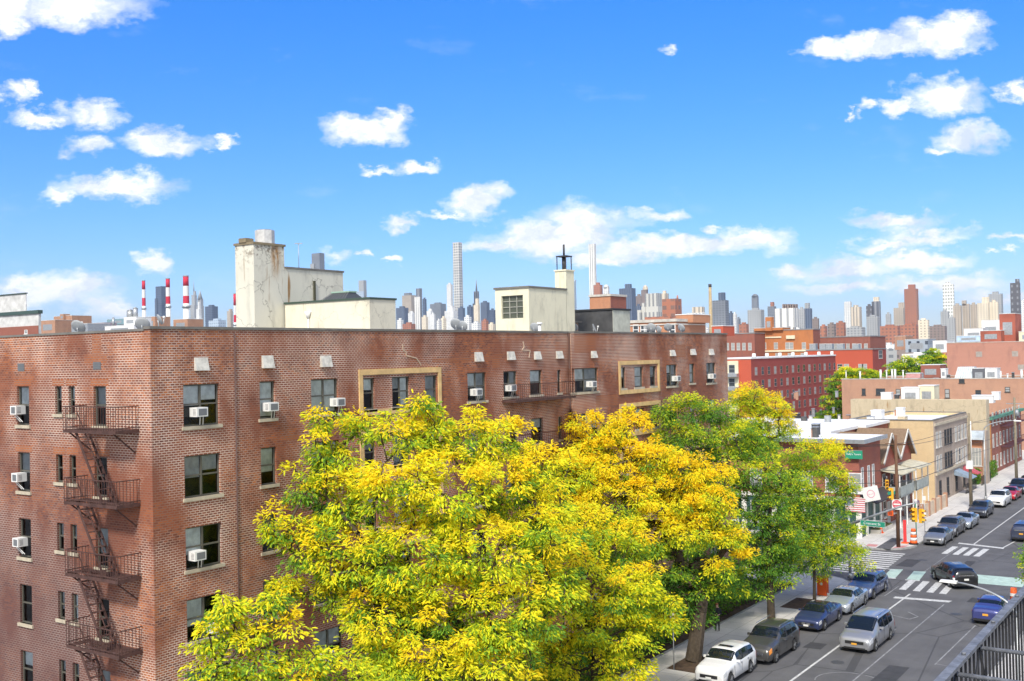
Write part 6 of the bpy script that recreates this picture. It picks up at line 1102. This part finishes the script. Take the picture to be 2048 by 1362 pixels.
make_car('suv', 4.75, 1.9, 1.62, BLK, loc=(-19.35, 86.4), heading=35, name='moving_car', label='black SUV turning in the middle of the crossing, seen from behind', plate='w', z=.018)
make_car('sedan', 4.7, 1.84, 1.45, paint('violet_blue', (.055, .065, .22)), loc=(-14.75, 76.7), heading=0, name='moving_car', plate='o', label='violet-blue sedan seen from behind on the right, partly hidden by the black railing', z=.006)
make_car('suv', 4.8, 1.9, 1.72, paint('dusk_blue', (.05, .06, .10)), loc=(-18.0, 109.4), heading=0, name='moving_car', plate='o', label='dark blue SUV with amber plate at the right picture edge beyond the far stop line', z=.006)
make_car('sedan', 4.6, 1.84, 1.46, paint('deep_red', (.42, .015, .03)), loc=(-33.2, 122.6), heading=90, label='dark red car standing in the front yard beside the blank tan wall', z=.155)
# ------------------------------------------------------------------ street furniture
M_YEL = plain('signal_yellow', (.80, .42, .02), .5); M_SGN = plain('street_sign_green', (.02, .26, .17), .5); M_WOOD = mat('pole_wood', (.27, .23, .16), .9, vs=3, fine=.4); M_WOOD2 = mat('brown_pole_wood', (.16, .085, .05), .9, vs=3)
M_ORG = plain('safety_orange', (.85, .13, .02), .6); M_LAMPOFF = plain('red_lens', (.35, .06, .02), .3)
ms = empty('signal_mast', 'galvanised traffic signal mast with long upward-slanting arm on the near corner', 'traffic signal mast', loc=(-26.43, 84.0, .15)); O_ = Vector((-26.43, 84.0, .15))
m = MB(); m.tube([(0, 0, 0), (0, 0, 4.95)], .11, 10, r1=.09); m.cyl(0, 0, 0, .35, .22, .14, 10); m.cyl(0, 0, 4.95, 5.05, .1, .03, 10); m.build('pole', M_GALV, ms)
tip = Vector((-21.3, 84.0, 6.28))-O_; m = MB(); m.tube([(0, 0, 4.15), tip*.5+Vector((0, 0, 2.15)), tip*.8+Vector((0, 0, .93)), tip], [.10, .085, .07, .06], 8); m.build('arm', M_GALV, ms)
m = MB(); m.tube([(0, 0, 4.0), (1.2, 0, 4.55), (3.2, 0, 4.62)], .025, 6); m.build('stay', M_GALV, ms)
ss = empty('street_name_sign', 'green street name sign reading Crescent St hung along the signal arm', 'street sign', loc=(-24.55, 83.85, 4.5)); m = MB(); m.box(-.95, .95, -.02, .02, -.22, .22); m.build('plate', M_SGN, ss); m = MB(); [m.box(*b_) for b_ in ((-.95, .95, -.028, -.021, .2, .22), (-.95, .95, -.028, -.021, -.22, -.2), (-.95, -.93, -.028, -.021, -.2, .2), (.93, .95, -.028, -.021, -.2, .2))]; m.build('border', M_PW, ss)
ss.rotation_euler = (0, math.radians(2), 0); text('Crescent St', .27, plain('sign_white', (.85, .85, .85), .5), ss, facing(-.05, -.03, 0, (0, -1)))
for x in (-.7, .7): m = MB(); m.bar((x, .02, .2), (x, .1, .62+x*.35), .03); m.build('hanger', M_GALV, ss)
def signal(loc, rz, lab, sc=1., lit=None):
    e = empty('traffic_light', lab, 'traffic light', 'yellow traffic lights', loc=loc, rz=math.radians(rz)); m = MB(); m.box(-.18*sc, .18*sc, -.1, .12, -.52*sc, .52*sc); m.build('housing', M_YEL, e, bevel=.02)
    for i, (nm, c) in enumerate((('red_lens_off', (.25, .03, .02)), ('amber_lens_off', (.30, .14, .02)), ('green_lens_off', (.03, .22, .14)))):
        z = .34*sc-i*.34*sc; m = MB(); m.hexa([(-.13*sc, -.11, z-.13*sc), (.13*sc, -.11, z-.13*sc), (.13*sc, -.103, z-.13*sc), (-.13*sc, -.103, z-.13*sc), (-.13*sc, -.11, z+.13*sc), (.13*sc, -.11, z+.13*sc), (.13*sc, -.103, z+.13*sc), (-.13*sc, -.103, z+.13*sc)]); m.build('lens', plain(nm, c, .2), e)
        m = MB(); 
        for k in range(8):
            a, b = PI*k/8, PI*(k+1)/8; r_ = .15*sc
            m.poly([(r_*math.cos(a), -.1, z+r_*math.sin(a)), (r_*math.cos(b), -.1, z+r_*math.sin(b)), (r_*math.cos(b), -.32, z+r_*math.sin(b)-.03), (r_*math.cos(a), -.32, z+r_*math.sin(a)-.03)])
        oo = m.build('visor', M_YEL, e); s_ = oo.modifiers.new('thickness', 'SOLIDIFY'); s_.thickness = .012
    m = MB(); m.tube([(0, 0, .5*sc), (0, 0, .5*sc+.35)], .025, 6); m.build('hanger', M_GALV, e)
signal((-21.45, 83.9, 5.38), -30, 'left one of the two yellow traffic lights at the tip of the signal arm'); signal((-21.0, 84.15, 5.3), 75, 'right one of the two yellow traffic lights at the tip of the signal arm')
signal((-27.2, 98.7, 4.9), -40, 'yellow traffic light on the brown pole above the do-not-enter sign'); signal((-27.6, 98.9, 5.7), 20, 'pale yellow traffic light highest on the brown pole', .8)
up = empty('utility_pole', 'tall brown wooden pole on the far corner with do-not-enter sign', 'utility pole', 'wooden utility poles', loc=(-26.75, 98.95, .15)); m = MB(); m.tube([(0, 0, 0), (0, 0, 10.0)], .17, 10, r1=.12); m.build('post', M_WOOD2, up); m = MB(); m.bar((-.9, 0, 9.2), (.9, 0, 9.2), .1); m.build('crossarm', M_WOOD2, up)
dn = empty('do_not_enter_sign', 'square red and white do-not-enter sign on the brown wooden pole', 'road sign', loc=(-26.72, 98.72, 4.0)); Rz = math.radians(12); dn.rotation_euler = (0, 0, Rz); m = MB(); m.box(-.42, .42, -.02, .02, -.48, .42); m.build('plate', M_PW, dn)
m = MB(); m.poly([(.38*math.cos(2*PI*i/28), -.026, .0+.38*math.sin(2*PI*i/28)) for i in range(28)]); dsk = m.build('red_disc', plain('sign_red', (.60, .03, .06), .5), dn); m = MB(); m.box(-.29, .29, -.035, -.028, -.07, .07); m.build('white_bar', M_PW, dsk)
text('DO NOT', .13, MC['sign_white'], dn, facing(0, -.031, .2, (0, -1))); text('ENTER', .13, MC['sign_white'], dn, facing(0, -.031, -.2, (0, -1)))
sp = empty('pedestrian_signal', 'small orange-red crossing signal box on the brown wooden pole', 'pedestrian signal', loc=(-27.25, 98.6, 3.2)); m = MB(); m.box(-.22, .22, -.12, .12, -.22, .22); m.build('housing', M_ORG, sp, bevel=.02); m = MB(); m.box(-.16, .16, -.126, -.121, -.16, .16); m.build('screen', M_LAMPOFF, sp); m = MB(); m.bar((.1, 0, 0), (.5, .2, 0), .05); m.build('bracket', M_GALV, sp)
sb = empty('street_name_sign', 'small dark green street name blade above the do-not-enter sign', 'street sign', loc=(-27.1, 98.6, 5.0), rz=math.radians(60)); m = MB(); m.box(-.5, .5, -.015, .015, -.13, .13); m.build('blade', M_SGN, sb); m = MB(); m.bar((.3, 0, 0), (.5, -.1, -.1), .04); m.build('bracket', M_GALV, sb)
gp = empty('green_post', 'slim green post with round lamp behind the orange barrel', 'post', loc=(-26.1, 102.6, .15)); m = MB(); m.tube([(0, 0, 0), (0, 0, 3.6)], .05, 8); m.build('shaft', plain('post_green', (.05, .22, .14), .5), gp); m = MB(); m.cyl(0, 0, 3.6, 3.85, .14, .1, 10); m.build('head', M_PW, gp)
np_ = empty('parking_sign', 'thin grey post with small white parking sign beyond the barrel', 'road sign', loc=(-26.0, 105.3, .15)); m = MB(); m.tube([(0, 0, 0), (0, 0, 3.9)], .03, 6); m.build('post', M_GALV, np_); m = MB(); m.box(-.16, .16, -.04, -.032, 3.45, 3.85); m.build('plate', M_PW, np_); m = MB(); m.box(-.16, .16, -.04, -.032, 1.9, 2.3); m.build('lower_plate', M_PW, np_)
br = empty('traffic_barrel', 'orange and white traffic barrel on the far corner', 'traffic barrel', loc=(-25.95, 101.0, .15)); zz = 0
m = MB(); m.cyl(0, 0, 0, .1, .42, .42, 16); m.build('base', M_TYRE, br)
for i in range(5): m = MB(); m.cyl(0, 0, .1+i*.26, .1+(i+1)*.26-.008, .34-.03*i, .34-.03*(i+1), 16); m.build('band', M_ORG if i % 2 == 0 else M_PW, br)
fcn = empty('construction_marker', 'upright narrow orange-red construction panel beside the barrel', 'construction panel', loc=(-26.75, 101.2, .15)); m = MB(); m.box(-.14, .14, -.03, .03, .08, 2.1); m.build('panel', plain('panel_red', (.72, .05, .05), .6), fcn); m = MB(); m.box(-.3, .3, -.3, .3, 0, .08); m.build('base', M_ORG, fcn)
cn = empty('traffic_cone', 'small orange cone beside the cream planter wall', 'traffic cone', loc=(-30.2, 105.8, .15)); m = MB(); m.cyl(0, 0, .05, .75, .2, .04, 12); m.build('cone', M_ORG, cn); m = MB(); m.box(-.24, .24, -.24, .24, 0, .05); m.build('base', M_ORG, cn)
ob = empty('orange_newspaper_box', 'bright orange street box with round white emblem beside the silver sedan', 'newspaper box', loc=(-26.3, 77.2, .15)); m = MB(); m.box(-.33, .33, -.3, .3, .02, 1.25); m.build('cabinet', plain('box_orange', (.85, .12, .015), .5), ob, bevel=.03); m = MB(); m.box(-.35, .35, -.34, .32, 1.25, 1.33); m.build('lid', plain('box_orange_dark', (.5, .08, .01), .5), ob)
m = MB(); m.poly([(.1*math.cos(2*PI*i/16), -.306, .85+.1*math.sin(2*PI*i/16)) for i in range(16)]); m.build('emblem', M_PW, ob)
def lamp(px, py, H_, arm, rz, lab, am=None):
    e = empty('street_lamp', lab, 'street lamp', 'curved-arm street lamps', loc=(px, py, .15), rz=math.radians(rz)); m = MB(); m.tube([(0, 0, 0), (0, 0, H_-1.1)], .10, 10, r1=.07); m.cyl(0, 0, 0, .5, .17, .12, 10); m.build('pole', M_GALV, e)
    pts = [(arm*(1-math.cos(a)), 0, H_-1.1+1.1*math.sin(a)) for a in [PI/2*i/10 for i in range(11)]]; m = MB(); m.tube(pts, .06, 8, r1=.04); m.build('arm', M_GALV, e)
    m = MB(); m.hexa([(arm-.05, -.09, H_-.06), (arm+.75, -.12, H_-.08), (arm+.75, .12, H_-.08), (arm-.05, .09, H_-.06), (arm-.05, -.06, H_+.07), (arm+.7, -.08, H_+.02), (arm+.7, .08, H_+.02), (arm-.05, .06, H_+.07)]); m.build('lamp_head', M_WHITE, e, bevel=.02); m = MB(); m.cyl(arm+.1, 0, H_+.07, H_+.17, .05, n=8); m.build('sensor', M_PW, e)
lamp(-8.7, 50.2, 7.3, 2.7, 164, 'curved-arm street lamp reaching in from behind the black railing over the near street'); lamp(-26.1, 133.5, 9.2, 3.2, 10, 'tall curved-arm street lamp on the far left pavement')
u2 = empty('utility_pole', 'pale wooden pole with white box and long white conduit beside the dark crossover', 'utility pole', 'wooden utility poles', loc=(-26.1, 125.8, .15)); m = MB(); m.tube([(0, 0, 0), (0, 0, 10.5)], .19, 10, r1=.13); m.build('post', M_WOOD, u2); m = MB(); m.box(-.35, .35, -.45, -.15, 4.4, 5.3); m.build('box', M_PW, u2); m = MB(); m.tube([(.2, -.2, 5.3), (.2, -.2, 9.6)], .06, 6); m.build('conduit', M_PW, u2)
u3 = empty('utility_pole', 'pale wooden pole near the right picture edge beside the farthest parked car', 'utility pole', 'wooden utility poles', loc=(-26.1, 153.0, .15)); m = MB(); m.tube([(0, 0, 0), (0, 0, 11)], .2, 10, r1=.14); m.build('post', M_WOOD, u3); m = MB(); m.bar((-1, 0, 10.2), (1, 0, 10.2), .1); m.cyl(.3, -.3, 8.6, 9.4, .22, n=10); m.build('transformer', M_GALV, u3)
def wire(a, b, sag, lab, r_=.02):
    a, b = Vector(a), Vector(b); pts = [a.lerp(b, i/12)-Vector((0, 0, sag*4*(i/12)*(1-i/12))) for i in range(13)]; m = MB(); m.tube([p-a for p in pts], r_, 4); o = m.build('overhead_wire', M_BLK); o.location = a; tag(o, lab, 'wire', 'overhead wires along the avenue')
for i, (zz, xo, lab) in enumerate([(9.3, -.8, 'highest overhead wire'), (9.3, .8, 'second overhead wire'), (7.0, 0, 'thicker middle overhead wire'), (5.9, 0, 'lowest overhead wire')]):
    wire((-26.75+xo, 98.95, zz), (-26.1+xo*.6, 125.8, zz+.3), .5, lab+' between the brown pole and the white-boxed pole', .03 if i > 1 else .02); wire((-26.1+xo*.6, 125.8, zz+.3), (-26.1+xo*.6, 153, zz+.6), .5, lab+' between the white-boxed pole and the far pole'); wire((-26.75+xo, 98.95, zz), (-70, 97.5, zz), .8, lab+' crossing before the tavern along the side street', .025)
pp = empty('parking_sign', 'thin grey sign post in the pavement beside the tree pit at the bottom', 'road sign', loc=(-27.35, 55.0, .15)); m = MB(); m.tube([(0, 0, 0), (0, 0, 3.2)], .035, 8); m.build('post', M_GALV, pp); m = MB(); m.box(-.15, .15, -.03, -.02, 2.7, 3.15); m.build('plate', M_PW, pp)
bn = empty('hanging_banner', 'green banner with white lettering on the tavern wall above the street', 'banner', loc=(-31.15, 101.6, 8.0)); m = MB(); m.box(-1.0, .62, -.03, .03, -.38, .38); m.build('cloth', plain('banner_green', (.02, .28, .16), .7), bn); m = MB(); m.bar((-1.0, .0, .42), (.62, .0, .42), .05); m.build('rail', M_GALV, bn)
text("Kelly's Tavern", .24, MC['sign_white'], bn, facing(-.19, -.04, .05, (0, -1)))
# yard walls, bins
yw = empty('yard_fence', 'tan brick yard fence with cream panels beside the dark red car', 'fence', loc=(-28.9, 121.5, .15))
for i in range(5):
    m = MB(); m.box(-.2, .2, -5.5+i*2.6-.2, -5.5+i*2.6+.2, 0, 1.55); m.build('pier', B_BROWN, yw)
    if i < 4: m = MB(); m.box(-.1, .1, -5.3+i*2.6, -5.5+(i+1)*2.6-.2, 0, 1.4); m.build('panel', mat('peach_panel', (.66, .52, .38), .8), yw)
pw = empty('planter_wall', 'low cream stone planter wall in front of the tavern side', 'planter wall', loc=(-30.2, 107.3, .15)); m = MB(); m.box(-.9, .1, -2.2, 2.4, 0, .35); m.build('kerb', M_COPEP, pw); m = MB(); m.box(-.8, 0, -2.1, 2.3, .35, .42); m.build('planting', mat('olive_planting', (.14, .14, .05), .95, vs=5), pw)
for i, (y, lab) in enumerate([(141, 'black iron yard fence before the tan apartment house'), (150, 'black iron yard fence farther up before the set-back house')]):
    f = empty('iron_fence', lab, 'fence', 'iron yard fences', loc=(-29.2, y, .15)); m = MB()
    for k in range(25): m.bar((0, -3+k*.25, 0), (0, -3+k*.25, 1.2), .03)
    m.build('bars', M_BLK, f); m = MB(); m.bar((0, -3.05, 1.15), (0, 3.05, 1.15), .05); m.build('top_rail', M_BLK, f)
# foreground railing ------------------------------------------------------------
M_RAIL = mat('flaking_grey_paint', (.23, .24, .26), .6, .2, vs=14, var=.5, bump=.4, fine=.6); M_BAR = plain('black_iron', (.03, .03, .032), .55, .3)
ZT = 16.1; rx_ = pl(1966, 1271, 2, ZT).x; ye = pl(2042, 1178, 2, ZT).y
rl = empty('balcony_railing', 'black iron balcony railing with flaking grey top rail in the bottom right corner', 'railing', loc=(rx_, 6, ZT))
m = MB(); m.box(-.027, .027, -4.5, ye-6+.3, -.012, .012)
for i in range(7): m.cyl(.0, -1.7+i*.9, .012, .028, .014, n=8)
m.build('top_rail', M_RAIL, rl)
nb = int((ye-1.5)/.118)
for i in range(min(nb, 95)):
    y = ye-6+.25-i*.118; m = MB(); m.box(-.0065, .0065, y-.0065, y+.0065, -1.05, -.013); m.build('baluster', M_BAR, rl)
m = MB(); m.box(-.02, .02, -4.5, ye-6+.3, -1.075, -1.052); m.build('bottom_rail', M_BAR, rl)
for k, xx in enumerate((1955, 1903)):
    y = pl(xx, 1298 if k == 0 else 1350, 2, ZT-.06).y-6; m = MB(); m.tube([(.01, y, -.05), (1.6, y, -.05)], .014, 8); m.build('tie_bar', M_RAIL, rl); m = MB(); m.tube([(.0, y, -.05), (.0, y-.25, -.45)], .009, 6); m.tube([(.0, y, -.05), (.0, y+.25, -.45)], .009, 6); m.build('brace', M_BAR, rl)
m = MB(); m.box(-.02, 1.55, ye-6+.24, ye-6+.3, -.012, .012); m.build('end_rail', M_RAIL, rl)
m = MB(); m.box(-.05, 1.6, -4.5, ye-6+.3, -1.16, -1.08); m.build('deck', M_BAR, rl)
oc = empty('orange_marker', 'orange plastic marker seen just past the far end of the black railing', 'marker', loc=tuple(pl(2028, 1203, 2, .15))); m = MB(); m.cyl(0, 0, 0, .95, .26, .2, 14); m.build('drum', M_ORG, oc); m = MB(); m.cyl(0, 0, .4, .6, .262, .255, 14, cap=False); m.build('stripe', M_PW, oc)
# ------------------------------------------------------------------ person on the pavement
def person(x, y, rz):
    e = empty('person', 'person in dark clothes standing on the pavement by the garden kerb, hands held together', 'person', loc=(x, y, .15), rz=math.radians(rz))
    V = [(0, 0, .98), (0, 0, 1.2), (0, -.01, 1.42), (0, 0, 1.53), (0, -.02, 1.62), (0, -.02, 1.72),            # pelvis chest neck head 0-5
         (.17, 0, 1.42), (.24, .02, 1.14), (.12, -.2, 1.08), (-.17, 0, 1.42), (-.24, .02, 1.14), (-.12, -.2, 1.08),   # arms 6-11
         (.09, 0, .93), (.1, -.02, .52), (.1, .02, .1), (.1, -.12, .05), (-.09, 0, .93), (-.1, .0, .52), (-.11, .06, .1), (-.11, -.08, .05)]
    R_ = [.15, .14, .16, .06, .095, .085, .075, .05, .035, .075, .05, .035, .1, .065, .045, .04, .1, .065, .045, .04]
    Ed = [(0, 1), (1, 2), (2, 3), (3, 4), (4, 5), (2, 6), (6, 7), (7, 8), (2, 9), (9, 10), (10, 11), (0, 12), (12, 13), (13, 14), (14, 15), (0, 16), (16, 17), (17, 18), (18, 19)]
    for h_, s_ in ((8, 1), (11, -1)):
        pr = V[h_]; pi = len(V); V.append((pr[0]-s_*.03, pr[1]-.05, pr[2])); R_.append(.028); Ed.append((h_, pi))
        for f_, l_ in ((-.03, .05), (-.015, .065), (0, .07), (.015, .062)):
            a = len(V); V.append((pr[0]-s_*.05+f_, pr[1]-.08, pr[2]+f_*.4)); R_.append(.009); Ed.append((pi, a)); V.append((pr[0]-s_*.06+f_, pr[1]-.08-l_*.7, pr[2]-.03)); R_.append(.008); Ed.append((a, a+1))
        a = len(V); V.append((pr[0]-s_*.06, pr[1]-.04, pr[2]+.04)); R_.append(.009); Ed.append((pi, a))
    me = bpy.data.meshes.new('body'); me.from_pydata(V, Ed, []); o = bpy.data.objects.new('body', me); COL.objects.link(o)
    sk_ = o.modifiers.new('skin', 'SKIN')
    for i, s_ in enumerate(me.skin_vertices[0].data): s_.radius = (R_[i], R_[i]*(.75 if i in (0, 1, 2) else 1)); s_.use_root = (i == 0)
    su_ = o.modifiers.new('smooth', 'SUBSURF'); su_.levels = 1; su_.render_levels = 1
    dg = bpy.context.evaluated_depsgraph_get(); dg.update(); ev = bpy.data.meshes.new_from_object(o.evaluated_get(dg)); bpy.data.objects.remove(o)
    ev.name = 'body'; ev.materials.clear()
    for mm in (mat('skin', (.50, .30, .22), .6, var=.05), plain('black_top', (.025, .025, .03), .85), plain('dark_trousers', (.045, .05, .04), .9), plain('dark_shoes', (.03, .025, .02), .7)): ev.materials.append(mm)
    for p in ev.polygons:
        z = p.center.z; y_ = p.center.y; p.material_index = 0 if (z > 1.5 or y_ < -.17 and z > .9) else 1 if z > .95 else 2 if z > .1 else 3; p.use_smooth = True
    o = bpy.data.objects.new('body', ev); COL.objects.link(o); o.parent = e
    m = MB(); 
    for i in range(5):
        for j in range(12):
            a0_, a1_ = PI/2*i/5-.2, PI/2*(i+1)/5-.2; b0, b1 = 2*PI*j/12, 2*PI*(j+1)/12; r_ = .108
            if math.sin(b0) < -.6 and i < 2: continue
            f = lambda a, b: (r_*math.cos(a)*math.cos(b), -.01+r_*math.cos(a)*math.sin(b), 1.68+r_*1.1*math.sin(a)); m.poly([f(a0_, b0), f(a0_, b1), f(a1_, b1), f(a1_, b0)], 0, True)
    m.build('hair', plain('ginger_hair', (.30, .11, .04), .8), e)
person(-28.7, 64.0, 20)
sbx = None

# ------------------------------------------------------------------ air
hz_ = MB(); hz_.box(-8500, 3500, -2500, 11500, -1, 520)
hm = bpy.data.materials.new('haze_air'); nt = nodes(hm); tt = NT(nt); pv = tt.n('ShaderNodeVolumePrincipled', {'Color': (.78, .88, 1., 1), 'Density': 4e-5, 'Anisotropy': .2}); ho = tt.n('ShaderNodeOutputMaterial'); nt.links.new(pv.outputs[0], ho.inputs[1])
tag(hz_.build('haze', hm), kind='stuff')
